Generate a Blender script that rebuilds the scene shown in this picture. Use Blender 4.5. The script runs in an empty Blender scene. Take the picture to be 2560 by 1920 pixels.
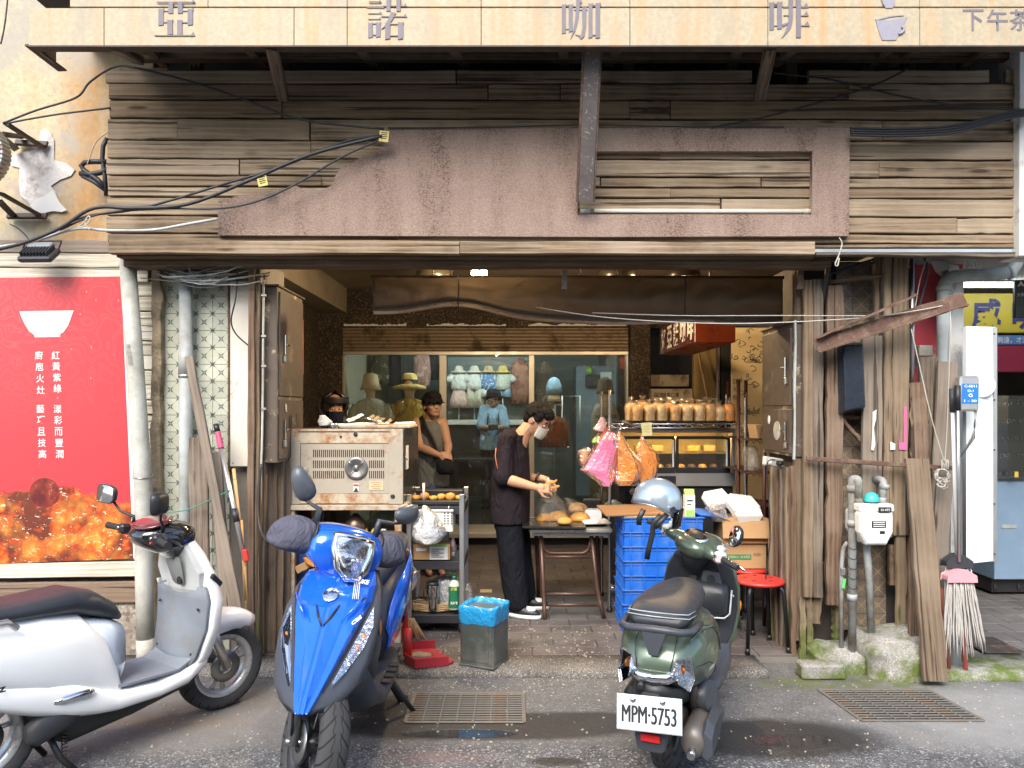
import bpy,math,random
from mathutils import Vector as V,Matrix,Euler,noise
SC=bpy.context.scene
COL=SC.collection
RD=math.radians
rnd=random.Random(11)

# ---------------------------------------------------------------- camera
F,HZ,CH=1934.0,1020.0,1.6  # focal length in photo pixels, horizon row, eye height
cam_d=bpy.data.cameras.new('camera');cam=bpy.data.objects.new('camera',cam_d);COL.objects.link(cam)
cam.location=(0,0,CH);cam.rotation_euler=(RD(90),0,0)
cam_d.sensor_width=36;cam_d.lens=36*F/2560;cam_d.shift_y=(HZ-960)/2560
cam_d.clip_start=0.05;cam_d.clip_end=500
SC.camera=cam
# ---------------------------------------------------------------- sky and sun (bright, softly overcast)
SUN_EL,SUN_AZ=44,196  # sun high behind the photographer
w=bpy.data.worlds.new('World');SC.world=w;w.use_nodes=True
wn=w.node_tree;bg=wn.nodes['Background']
sky=wn.nodes.new('ShaderNodeTexSky');sky.sky_type='NISHITA';sky.sun_disc=False
sky.sun_elevation=RD(SUN_EL);sky.sun_rotation=RD(SUN_AZ)
sky.air_density=1.0;sky.dust_density=2.5;sky.ozone_density=1.0
wn.links.new(sky.outputs[0],bg.inputs[0]);bg.inputs[1].default_value=0.15
sd=bpy.data.lights.new('sun','SUN');sd.energy=1.5;sd.angle=RD(40);sd.color=(1.0,.975,.94)
sun=bpy.data.objects.new('sun',sd);COL.objects.link(sun)
_a,_e=RD(SUN_AZ),RD(SUN_EL)
_dir=V((math.sin(_a)*math.cos(_e),math.cos(_a)*math.cos(_e),math.sin(_e)))
sun.rotation_euler=(-_dir).to_track_quat('-Z','Y').to_euler()
vs=SC.view_settings;SC.display_settings.display_device='sRGB'
vs.view_transform='Standard';vs.look='None';vs.gamma=1;vs.use_curve_mapping=False
vs.exposure=1.5
SC.render.engine='CYCLES'
SC.cycles.use_denoising=True
SC.cycles.max_bounces=8;SC.cycles.transparent_max_bounces=16
SC.cycles.caustics_reflective=False;SC.cycles.caustics_refractive=False
# ---------------------------------------------------------------- helpers: pixels of the photograph to metres
def X(px,D):return(px-1280)/F*D
def Z(py,D):return CH-(py-HZ)/F*D
def P(px,py,D):return V((X(px,D),D,Z(py,D)))

class G:  # collects geometry
 def __init__(s):s.v=[];s.f=[];s.s=[]
 def add(s,vs,fs,sm=False,M=None):
  o=len(s.v)
  s.v+=[tuple(M@V(p))for p in vs]if M else[tuple(p)for p in vs]
  s.f+=[tuple(i+o for i in f)for f in fs];s.s+=[sm]*len(fs)
  return s
 def box(s,c,d,rot=None,b=0.0):
  M=Matrix.Translation(V(c))
  if rot is not None:M=M@(rot if isinstance(rot,Matrix)else Euler(rot).to_matrix().to_4x4())
  x,y,z=d[0]/2,d[1]/2,d[2]/2
  if b<=0:
   vs=[(i,j,k)for i in(-x,x)for j in(-y,y)for k in(-z,z)]
   return s.add(vs,[(0,1,3,2),(4,6,7,5),(0,4,5,1),(2,3,7,6),(0,2,6,4),(1,5,7,3)],False,M)
  b=min(b,x*.49,y*.49,z*.49);vs=[];idx={}
  for i in(-1,1):
   for j in(-1,1):
    for k in(-1,1):
     idx[i,j,k]=len(vs)
     vs+=[(i*x,j*(y-b),k*(z-b)),(i*(x-b),j*y,k*(z-b)),(i*(x-b),j*(y-b),k*z)]
  fs=[]
  I=lambda i,j,k,a:idx[i,j,k]+a
  for i in(-1,1):
   fs+=[(I(i,-1,-1,0),I(i,1,-1,0),I(i,1,1,0),I(i,-1,1,0)),(I(-1,i,-1,1),I(1,i,-1,1),I(1,i,1,1),I(-1,i,1,1)),
   (I(-1,-1,i,2),I(1,-1,i,2),I(1,1,i,2),I(-1,1,i,2))]
   for j in(-1,1):
    fs+=[(I(i,j,-1,0),I(i,j,1,0),I(i,j,1,1),I(i,j,-1,1)),(I(i,-1,j,0),I(i,1,j,0),I(i,1,j,2),I(i,-1,j,2)),
    (I(-1,i,j,1),I(1,i,j,1),I(1,i,j,2),I(-1,i,j,2))]
    for k in(-1,1):fs.append((I(i,j,k,0),I(i,j,k,1),I(i,j,k,2)))
  return s.add(vs,fs,False,M)
 def cyl(s,p0,p1,r0,r1=None,n=16,caps=True):return s.tube([p0,p1],[r0,r0 if r1 is None else r1],n,caps)
 def tube(s,pts,r,n=8,caps=True,flat=1.0,closed=False,up=None):
  pts=[V(p)for p in pts];m=len(pts)
  rs=r if isinstance(r,(list,tuple))else[r]*m
  t0=(pts[1]-pts[0]).normalized()
  u=V(up)if up is not None else(V((0,0,1))if abs(t0.z)<.9 else V((1,0,0)))
  vs=[]
  for i,p in enumerate(pts):
   t=(pts[(i+1)%m]-pts[i-1])if closed else(pts[min(i+1,m-1)]-pts[max(i-1,0)])
   t=t.normalized()if t.length>1e-9 else t0
   u=(u-t*u.dot(t));u=u.normalized()if u.length>1e-6 else t.orthogonal().normalized()
   w_=t.cross(u)
   for k in range(n):
    a=2*math.pi*k/n
    vs.append(p+u*(math.cos(a)*rs[i])+w_*(math.sin(a)*rs[i]*flat))
  fs=[(i*n+k,i*n+(k+1)%n,((i+1)%m)*n+(k+1)%n,((i+1)%m)*n+k)for i in range(m if closed else m-1)for k in range(n)]
  s.add(vs,fs,True)
  if caps and not closed:
   o=len(s.v)-len(vs)
   s.f+=[tuple(o+k for k in range(n))[::-1],tuple(o+(m-1)*n+k for k in range(n))];s.s+=[False,False]
  return s
 def lathe(s,prof,c=(0,0,0),n=24,M=None,sm=True,sweep=None):
  T=Matrix.Translation(V(c))@(M if M else Matrix())
  vs=[];k_=n
  for r,z in prof:
   for k in range(n):
    a=2*math.pi*k/n;vs.append((r*math.cos(a),r*math.sin(a),z))
  fs=[(i*n+k,i*n+(k+1)%n,(i+1)*n+(k+1)%n,(i+1)*n+k)for i in range(len(prof)-1)for k in range(n)]
  return s.add(vs,fs,sm,T)
 def ell(s,c,r,rot=None,nu=16,nv=10):
  if not isinstance(r,(tuple,list)):r=(r,r,r)
  M=Matrix.Translation(V(c))
  if rot is not None:M=M@(rot if isinstance(rot,Matrix)else Euler(rot).to_matrix().to_4x4())
  vs=[(0,0,-r[2])]
  for j in range(1,nv):
   t=-math.pi/2+math.pi*j/nv
   for i in range(nu):
    a=2*math.pi*i/nu;vs.append((r[0]*math.cos(t)*math.cos(a),r[1]*math.cos(t)*math.sin(a),r[2]*math.sin(t)))
  vs.append((0,0,r[2]));L=len(vs)-1
  fs=[(0,1+(i+1)%nu,1+i)for i in range(nu)]
  for j in range(nv-2):
   fs+=[(1+j*nu+i,1+j*nu+(i+1)%nu,1+(j+1)*nu+(i+1)%nu,1+(j+1)*nu+i)for i in range(nu)]
  o=1+(nv-2)*nu
  fs+=[(o+i,o+(i+1)%nu,L)for i in range(nu)]
  return s.add(vs,fs,True,M)
 def prism(s,pts,a,b,axis='y',sm=False,M=None):  # outline in (x,z) when axis y; (y,z) for x; (x,y) for z
  mk_={'y':lambda p,t:(p[0],t,p[1]),'x':lambda p,t:(t,p[0],p[1]),'z':lambda p,t:(p[0],p[1],t)}[axis]
  n=len(pts)
  vs=[mk_(p,a)for p in pts]+[mk_(p,b)for p in pts]
  return s.add(vs,[tuple(range(n)),tuple(range(2*n-1,n-1,-1))]+[(i,(i+1)%n,n+(i+1)%n,n+i)for i in range(n)],sm,M)
 def loft(s,rings,caps=True,sm=True,closed=True,M=None):
  n=len(rings[0]);vs=[p for r in rings for p in r]
  fs=[(i*n+k,i*n+(k+1)%n,(i+1)*n+(k+1)%n,(i+1)*n+k)for i in range(len(rings)-1)for k in range(n if closed else n-1)]
  o=len(s.v);s.add(vs,fs,sm,M)
  if caps and closed:
   L=(len(rings)-1)*n
   s.f+=[tuple(o+k for k in range(n))[::-1],tuple(o+L+k for k in range(n))];s.s+=[sm,sm]
  return s
 def grid(s,fn,nu,nv,sm=True):
  vs=[fn(i/nu,j/nv)for j in range(nv+1)for i in range(nu+1)]
  return s.add(vs,[(j*(nu+1)+i,j*(nu+1)+i+1,(j+1)*(nu+1)+i+1,(j+1)*(nu+1)+i)for j in range(nv)for i in range(nu)],sm)
 def mesh(s,name):
  m=bpy.data.meshes.new(name);m.from_pydata(s.v,[],s.f)
  m.polygons.foreach_set('use_smooth',s.s);m.validate();m.update()
  return m

def mods(o,sub=0,bevel=0,solid=0,disp=None,remesh=0,smooth=0,autos=None):
 if solid:q=o.modifiers.new('solid','SOLIDIFY');q.thickness=solid;q.offset=0
 if remesh:q=o.modifiers.new('remesh','REMESH');q.mode='VOXEL';q.voxel_size=remesh;q.use_smooth_shade=True
 if smooth:q=o.modifiers.new('smooth','SMOOTH');q.iterations=smooth;q.factor=.5
 if bevel:q=o.modifiers.new('bevel','BEVEL');q.width=bevel;q.segments=2;q.limit_method='ANGLE';q.angle_limit=RD(40)
 if sub:q=o.modifiers.new('sub','SUBSURF');q.levels=sub;q.render_levels=sub
 return o

INV={}
def tag(o,label,cat,group=None,kind=None):
 if label:o['label']=label
 if cat:o['category']=cat
 if group:o['group']=group
 if kind:o['kind']=kind
 return o
def thing(name,label,cat,loc=(0,0,0),rot=(0,0,0),group=None,local=False):
 o=bpy.data.objects.new(name,None);COL.objects.link(o);o.empty_display_size=.1
 o.location=loc;o.rotation_euler=rot
 tag(o,label,cat,group)
 if not local:INV[o.name]=Matrix.LocRotScale(V(loc),Euler(rot),None).inverted()
 return o
def link(o,parent=None):
 COL.objects.link(o)
 if parent is not None:
  o.parent=parent
  if parent.name in INV:o.matrix_parent_inverse=INV[parent.name]
 return o
def ob(name,g,mat=None,parent=None,M=None,**k):
 me=g.mesh(name)if isinstance(g,G)else g
 o=bpy.data.objects.new(name,me)
 if mat is not None and len(me.materials)==0:me.materials.append(mat)
 if M is not None:o.matrix_basis=M
 link(o,parent)
 if k:mods(o,**k)
 return o
def struct(o):o['kind']='structure';return o
def copy_tree(o,parent=None):
 c=o.copy();COL.objects.link(c);c.parent=parent
 for ch in list(o.children):copy_tree(ch,c)
 return c

_bx={}
def bx(name,c,d,mat,parent=None,b=0.004,rot=None,**k):  # one box-shaped piece, its own object, origin at its centre
 key=(round(d[0],4),round(d[1],4),round(d[2],4),b,mat.name)
 if key not in _bx:
  me=G().box((0,0,0),d,None,b).mesh(name);me.materials.append(mat);_bx[key]=me
 M=Matrix.Translation(V(c))
 if rot is not None:M=M@(rot if isinstance(rot,Matrix)else Euler(rot).to_matrix().to_4x4())
 return ob(name,_bx[key],mat,parent,M,**k)
def bpx(name,x0,y0,x1,y1,D,dep,mat,parent=None,b=.004,**k):  # front face at depth D between photo pixels
 a,c=P(x0,y1,D),P(x1,y0,D)
 return bx(name,((a.x+c.x)/2,D+dep/2,(a.z+c.z)/2),(abs(c.x-a.x),dep,abs(c.z-a.z)),mat,parent,b,**k)
def plank(name,p0,p1,wid,th,mat,parent=None,nrm=(0,-1,0),rough=.003,seg=6,seed=None,warp=0.0):
# a board from p0 to p1 (long axis = local X), face normal nrm, uneven edges
 p0,p1=V(p0),V(p1);L=(p1-p0).length;x=(p1-p0).normalized()
 n_=V(nrm);n_=(n_-x*n_.dot(x)).normalized();y=n_.cross(x)
 r=random.Random(seed if seed is not None else rnd.random())
 rings=[];c=min(.004,th*.3)
 for i in range(seg+1):
  t=-L/2+L*i/seg
  j=lambda:r.uniform(-rough,rough)
  dy,dz=j(),j()+warp*math.sin(math.pi*i/seg)
  w0,w1,h=wid/2+j(),wid/2+j(),th/2
  tt=t+(j()*2 if i in(0,seg)else 0)
  rings.append([(tt,-w0+dy,-h),(tt,w1+dy,-h),(tt,w1+dy,h-c+dz),(tt,w1-c+dy,h+dz),(tt,-w0+c+dy,h+dz),(tt,-w0+dy,h-c+dz)])
 g=G().loft(rings,True,False)
 M=Matrix((x,y,n_)).transposed().to_4x4();M.translation=(p0+p1)/2
 return ob(name,g,mat,parent,M)

def text(name,body,mat,parent,c,wh,rot=(RD(90),0,0),ext=.0015,M=None,bold=0.0,name2=None):
# lettering centred on c, fitted into width wh[0] and height wh[1]
 cu=bpy.data.curves.new('t','FONT');cu.body=body;cu.offset=bold;cu.resolution_u=3
 t=bpy.data.objects.new('t',cu);COL.objects.link(t)
 dg=bpy.context.evaluated_depsgraph_get()
 me=bpy.data.meshes.new_from_object(t.evaluated_get(dg))
 bpy.data.objects.remove(t);bpy.data.curves.remove(cu)
 vs=[v.co for v in me.vertices]
 x0,x1=min(v.x for v in vs),max(v.x for v in vs);y0,y1=min(v.y for v in vs),max(v.y for v in vs)
 sx,sy=wh[0]/(x1-x0),(wh[1]/(y1-y0)if wh[1]else wh[0]/(x1-x0))
 for v in me.vertices:v.co=((v.co.x-(x0+x1)/2)*sx,(v.co.y-(y0+y1)/2)*sy,0)
 if M is None:M=Matrix.Translation(V(c))@Euler(rot).to_matrix().to_4x4()
 me.materials.clear();me.materials.append(mat);me.name=name
 return ob(name,me,mat,parent,M)
def shape(name,outlines,mat,parent=None,M=None,ext=.0,y=None):
# flat outlines (first = outer, rest holes or more pieces) in (x,z) at depth y, extruded ext towards the camera
 cu=bpy.data.curves.new('s','CURVE');cu.dimensions='2D';cu.fill_mode='BOTH';cu.extrude=ext/2
 for o_ in outlines:
  sp=cu.splines.new('POLY');sp.points.add(len(o_)-1);sp.use_cyclic_u=True
  for p_,q in zip(sp.points,o_):p_.co=(q[0],q[1],0,1)
 t=bpy.data.objects.new('s',cu);COL.objects.link(t)
 dg=bpy.context.evaluated_depsgraph_get()
 me=bpy.data.meshes.new_from_object(t.evaluated_get(dg));bpy.data.objects.remove(t);bpy.data.curves.remove(cu)
 me.materials.clear();me.materials.append(mat)
 if M is None:M=Matrix.Translation((0,y-ext/2,0))@Matrix.Rotation(RD(90),4,'X')
 return ob(name,me,mat,parent,M)

 # ---------------------------------------------------------------- materials
class NT:
 def __init__(s,name):
  s.m=bpy.data.materials.new(name);s.m.use_nodes=True;s.t=s.m.node_tree
  s.b=s.t.nodes['Principled BSDF'];s.out=s.t.nodes['Material Output']
  s.tc=None
 def n(s,typ,ins=None,**a):
  q=s.t.nodes.new('ShaderNode'+typ)
  for k,v in a.items():setattr(q,k,v)
  for k,v in(ins or{}).items():s.set(q.inputs[k],v)
  return q
 def set(s,sock,v):
  if hasattr(v,'outputs'):v=v.outputs[0]
  if isinstance(v,bpy.types.NodeSocket):s.t.links.new(v,sock)
  else:
   if sock.type=='RGBA' and isinstance(v,(int,float)):v=(v,v,v,1)
   if isinstance(v,(tuple,list))and len(v)==3 and sock.type=='RGBA':v=(*v,1)
   sock.default_value=v
 def co(s,kind='Object'):
  if kind=='pos':return s.n('NewGeometry').outputs['Position']
  if s.tc is None:s.tc=s.n('TexCoord')
  return s.tc.outputs[kind]
 def rand(s):return s.n('ObjectInfo').outputs['Random']
 def map(s,vec,scale=(1,1,1),loc=(0,0,0)):return s.n('Mapping',{'Vector':vec,'Scale':scale,'Location':loc}).outputs[0]
 def noise(s,vec,scale,detail=4,rough=.55,dist=0):return s.n('TexNoise',{'Vector':vec,'Scale':scale,'Detail':detail,'Roughness':rough,'Distortion':dist}).outputs[0]
 def vor(s,vec,scale,out='Distance',feature='F1',rnd_=1):return s.n('TexVoronoi',{'Vector':vec,'Scale':scale,'Randomness':rnd_},feature=feature).outputs[out]
 def ramp(s,fac,stops,mode='LINEAR'):
  q=s.n('ValToRGB',{'Fac':fac});cr=q.color_ramp;cr.interpolation=mode
  while len(cr.elements)<len(stops):cr.elements.new(.5)
  for e,(p,c)in zip(cr.elements,stops):
   e.position=p;e.color=(*c,1)if isinstance(c,(tuple,list))else(c,c,c,1)
  return q.outputs[0]
 def mix(s,f,a,b,blend='MIX'):
  q=s.n('Mix',data_type='RGBA',blend_type=blend)
  s.set(q.inputs[0],f);s.set(q.inputs[6],a);s.set(q.inputs[7],b);return q.outputs[2]
 def ma(s,op,a,b=None,c=None,clamp=False):
  q=s.n('Math',operation=op,use_clamp=clamp);s.set(q.inputs[0],a)
  if b is not None:s.set(q.inputs[1],b)
  if c is not None:s.set(q.inputs[2],c)
  return q.outputs[0]
 def sep(s,vec):return s.n('SeparateXYZ',{0:vec}).outputs
 def bump(s,h,st=.3,dist=.01,prev=None):
  q=s.n('Bump',{'Height':h,'Strength':st,'Distance':dist})
  if prev is not None:s.set(q.inputs['Normal'],prev)
  return q.outputs[0]
 def set_b(s,**k):
  nm=dict(col='Base Color',rough='Roughness',metal='Metallic',nor='Normal',alpha='Alpha',trans='Transmission Weight',ior='IOR',coat='Coat Weight',
  coatr='Coat Roughness',spec='Specular IOR Level',sss='Subsurface Weight',em='Emission Color',es='Emission Strength',sheen='Sheen Weight')
  for a,v in k.items():s.set(s.b.inputs[nm[a]],v)
  return s.m

def sc3(c,f):return tuple(min(1,max(0,x*f))for x in c)
def mk(name,col,rough=.5,metal=0,var=.15,vs=5,bump=0,bs=80,dirt=None,ds=4,da=.5,dw=.12,coat=0,spec=.5,orand=0,co='Object',rvar=.12,scratch=0):
 q=NT(name);c=q.co(co)
 f=q.noise(c,vs,5,.6)
 base=q.mix(f,sc3(col,1-var*1.4),sc3(col,1+var))
 if orand:base=q.mix(q.ma('MULTIPLY',q.rand(),orand),base,sc3(col,.45))
 r=q.ma('ADD',q.ma('MULTIPLY',q.noise(c,vs*3,3),rvar*2),rough-rvar)
 mt=metal
 if dirt:
  k=q.ramp(q.noise(c,ds,8,.68),[(.5+(.5-da)*.5-dw/2,0),(.5+(.5-da)*.5+dw/2,1)])
  base=q.mix(k,base,q.mix(q.noise(c,ds*7,4),sc3(dirt,.6),dirt));r=q.mix(k,r,.85)
  if metal:mt=q.mix(k,metal,0.0)
 q.set_b(col=base,rough=r,metal=mt,spec=spec,coat=coat)
 if bump:q.set_b(nor=q.bump(q.noise(c,bs,5,.6),bump,.01))
 return q.m
def wood(name,col,dark,light,axis='x',rough=.85,moss=None,grain=1.0,bump=.5):
 q=NT(name);o=q.co('Object');off=q.ma('MULTIPLY',q.rand(),57.0)
 v=q.n('VectorMath',{0:o,1:q.n('CombineXYZ',{0:off,1:off,2:off}).outputs[0]},operation='ADD').outputs[0]
 st={'x':(.7,9,9),'y':(9,.7,9),'z':(9,9,.7)}[axis];st2={'x':(2,90,90),'y':(90,2,90),'z':(90,90,2)}[axis]
 ring=q.n('TexWave',{'Vector':q.map(v,st),'Scale':1.1,'Distortion':5.0,'Detail':4.0,'Detail Scale':1.3,'Detail Roughness':.65},wave_type='BANDS',bands_direction={'x':'Y','y':'X','z':'X'}[axis]).outputs[0]
 fine=q.noise(q.map(v,st2),1.0,5,.7)
 big=q.noise(v,2.2,4,.6)
 c=q.mix(q.ramp(ring,[(.0,.35),(.75,1)]),dark,col)
 c=q.mix(q.ramp(fine,[(.40,0),(.56,1)]),q.mix(.7,c,dark),c)
 c=q.mix(q.ramp(big,[(.4,0),(.72,.75)]),c,light)
 rr=q.rand();c=q.mix(q.ramp(rr,[(.0,.6),(.35,0)]),c,q.mix(.55,dark,col));c=q.mix(q.ramp(rr,[(.6,0),(1.0,.6)]),c,light)
 kn=q.vor(q.map(v,{'x':(1.6,9,9),'y':(9,1.6,9),'z':(9,9,1.6)}[axis]),1.0);c=q.mix(q.ramp(kn,[(.06,.85),(.13,0)]),c,sc3(dark,.7))
 crack=q.ramp(q.noise(q.map(v,tuple(a*.35 for a in st2)),1.0,3,.5),[(.355,1),(.38,0)])
 c=q.mix(q.ma('MULTIPLY',crack,.75),c,sc3(dark,.35))
 if moss:
  z=q.sep(q.co('pos'))[2]
  mm=q.ma('MULTIPLY',q.ramp(q.ma('ADD',z,q.ma('MULTIPLY',q.noise(v,9,4),.5)),[(.38,1),(.62,0)]),.8)
  c=q.mix(mm,c,moss)
 h=q.ma('ADD',q.ma('MULTIPLY',ring,.25),q.ma('SUBTRACT',fine,crack))
 q.set_b(col=c,rough=rough,spec=.25,nor=q.bump(h,bump,.006))
 return q.m
def glassm(name,tint=(1,1,1),rough=.02,ior=1.45,dirt=0):
 q=NT(name);tr=q.n('BsdfTransparent',{0:tint});gl=q.n('BsdfGlossy',{0:(1,1,1),'Roughness':rough})
 fr=q.n('Fresnel',{'IOR':ior});f=fr.outputs[0]
 a=q.n('MixShader',{0:f,1:tr,2:gl})
 if dirt:
  df=q.n('BsdfDiffuse',{0:(.7,.7,.68)})
  a=q.n('MixShader',{0:q.ma('MULTIPLY',q.noise(q.co(),3,5),dirt),1:a,2:df})
 q.set(q.out.inputs[0],a);return q.m
def film(name,col,trans=.55,rough=.25,wr=30,clear=.0,gl=.9):  # thin plastic bag: translucent, creased, glossy
 q=NT(name);c=q.co()
 nz=q.bump(q.noise(c,wr,3,.55,.6),.8,.02)
 d=q.n('BsdfDiffuse',{0:col,'Normal':nz});t=q.n('BsdfTranslucent',{0:col,'Normal':nz});g=q.n('BsdfGlossy',{0:(1,1,1),'Roughness':rough,'Normal':nz})
 a=q.n('MixShader',{0:trans,1:d,2:t})
 if clear:
  tp=q.n('BsdfTransparent',{0:tuple(.5+.5*x for x in col)})
  a=q.n('MixShader',{0:q.ma('ADD',q.ma('MULTIPLY',q.noise(c,wr*.6,3),.5),clear-.25,None,True),1:a,2:tp})
 lw=q.n('Fresnel',{'IOR':1.5,'Normal':nz})
 a=q.n('MixShader',{0:q.ma('MULTIPLY',lw,gl),1:a,2:g})
 q.set(q.out.inputs[0],a);return q.m
def emis(name,col,st):
 q=NT(name);q.set_b(col=(.02,.02,.02),em=col,es=st);return q.m
def paint(name,col,rough=.18,metal=.0,coat=1.0,flake=0,dirt=.12):
 q=NT(name);c=q.co()
 b=q.mix(q.noise(c,4,3),sc3(col,.93),sc3(col,1.05))
 d=q.ramp(q.noise(c,9,8,.7),[(.48,0),(.75,dirt)])
 b=q.mix(d,b,(.30,.28,.25))
 q.set_b(col=b,rough=q.ma('ADD',q.ma('MULTIPLY',d,.6),rough),metal=metal,coat=coat,coatr=.04,nor=q.bump(q.noise(c,180,2),.015,.002));return q.m
 # ---- shared materials
W_BOARD=wood('weathered_board',(.315,.225,.14),(.066,.045,.028),(.43,.345,.24),'x')
W_DARK=wood('dark_board',(.17,.115,.07),(.06,.042,.03),(.25,.19,.13),'x')
W_POST=wood('timber_post',(.225,.158,.096),(.06,.041,.026),(.32,.245,.165),'x',moss=(.10,.13,.03))
W_GREY=wood('grey_board',(.19,.148,.108),(.06,.044,.032),(.28,.23,.18),'x')
W_WHITE=wood('flaking_white_board',(.66,.62,.50),(.36,.31,.22),(.76,.73,.63),'x',bump=.35)
W_RED=wood('reddish_board',(.19,.12,.075),(.06,.037,.025),(.28,.205,.145),'x')
M_BLACK=mk('black_plastic',(.018,.018,.02),.45,bump=.05,bs=300)
M_DARKP=mk('charcoal_plastic',(.035,.037,.042),.5,bump=.12,bs=400,var=.1)
M_RUB=mk('rubber',(.022,.022,.023),.8,bump=.2,bs=120)
M_CHROME=mk('chrome',(.75,.75,.76),.12,1,var=.04,rvar=.05)
M_STEEL=mk('brushed_steel',(.52,.52,.51),.32,1,var=.1)
M_GALV=mk('galvanised_steel',(.42,.43,.43),.42,.9,var=.2,dirt=(.30,.20,.13),ds=10,da=.25)
M_ALU=mk('aluminium',(.62,.62,.6),.35,.9,var=.1)
M_RUST=mk('rusty_iron',(.13,.072,.05),.85,.1,var=.4,vs=14,bump=.5,bs=90,dirt=(.22,.145,.10),ds=16,da=.4)
M_IRON=mk('dark_iron',(.07,.062,.055),.6,.5,var=.3,dirt=(.17,.09,.05),ds=12,da=.35)
M_WHITEP=mk('white_plastic',(.75,.75,.72),.4,var=.05)
M_DIRTW=mk('dirty_white_paint',(.70,.69,.64),.55,var=.1,dirt=(.42,.36,.27),ds=5,da=.3)
M_PVC=mk('grey_pvc_pipe',(.42,.46,.45),.42,var=.1,dirt=(.27,.25,.21),ds=3,da=.35,dw=.3)
M_PVCW=mk('pale_pvc_pipe',(.50,.50,.44),.5,var=.12,dirt=(.30,.27,.2),ds=4,da=.35,dw=.3)
M_BLUEC=mk('blue_crate_plastic',(.012,.13,.55),.45,var=.25,vs=8,dirt=(.12,.19,.32),ds=7,da=.3,dw=.2)
M_RED=mk('red_plastic',(.55,.035,.028),.38,var=.1,dirt=(.28,.12,.09),ds=7,da=.2)
M_CARD=mk('cardboard',(.42,.25,.11),.8,var=.12,bump=.1,bs=60)
M_PAPER=mk('paper',(.72,.70,.64),.8,var=.05)
M_INK=mk('black_ink',(.02,.02,.022),.7)
M_TXTW=mk('white_print',(.80,.78,.74),.6,var=.05)
M_WOODP=wood('pale_wood',(.55,.36,.18),(.38,.23,.10),(.62,.45,.26),'x',bump=.2)
M_CABLE=mk('black_cable',(.025,.026,.03),.5,var=.2)
M_ROPE=mk('cotton_rope',(.50,.47,.40),.9,bump=.6,bs=260)
M_CEIL=mk('beige_ceiling',(.36,.30,.21),.8,var=.15,vs=2,dirt=(.22,.17,.11),ds=2,da=.4,dw=.4)
M_CREAM=mk('cream_plaster',(.55,.45,.27),.85,var=.15,vs=2)
M_GLASS=glassm('window_glass',(.93,.97,.96),.01,1.5,.05)
M_LENS=glassm('clear_lens',(.97,.98,1),.03,1.5)
M_MIRROR=mk('mirror_glass',(.85,.87,.88),.02,1,var=0,rvar=0)

def _aggr(name,base,dark,light,sc=220,mossy=False):
 q=NT(name);p=q.co('pos');v1=q.vor(p,sc,'Color');b=q.sep(v1)[0]
 c=q.ramp(b,[(.0,dark),(.35,base),(.75,base),(.9,light)])
 c=q.mix(q.ramp(q.noise(p,3,6,.65),[(.45,0),(.7,.7)]),c,sc3(dark,.9))
 n2=q.ramp(q.noise(p,1.2,5),[(.5,0),(.75,.6)]);c=q.mix(n2,c,sc3(base,.55))
 if mossy:
  x,y,z=q.sep(p)
  g=q.ramp(q.ma('ADD',q.noise(p,6,6,.7),q.ma('MULTIPLY',z,-.5)),[(.4,0),(.56,.95)])
  c=q.mix(g,c,q.mix(q.noise(p,40,4),(.05,.085,.012),(.16,.20,.04)))
 q.set_b(col=c,rough=.85,spec=.3,nor=q.bump(q.vor(p,sc,'Distance'),.6,.004));return q.m
M_AGGR=_aggr('exposed_aggregate',(.17,.155,.135),(.07,.06,.05),(.42,.40,.36))
M_KERB=_aggr('kerb_concrete',(.33,.32,.29),(.2,.19,.16),(.45,.44,.4),160,True)
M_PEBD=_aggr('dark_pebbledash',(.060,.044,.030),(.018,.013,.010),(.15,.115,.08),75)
M_RUBBLE=_aggr('rubble_wall',(.36,.31,.25),(.14,.11,.085),(.5,.45,.38),45)
M_CONC=mk('rough_concrete',(.30,.235,.145),.9,var=.3,vs=9,bump=.9,bs=60,dirt=(.16,.12,.07),ds=5,da=.4)

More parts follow.
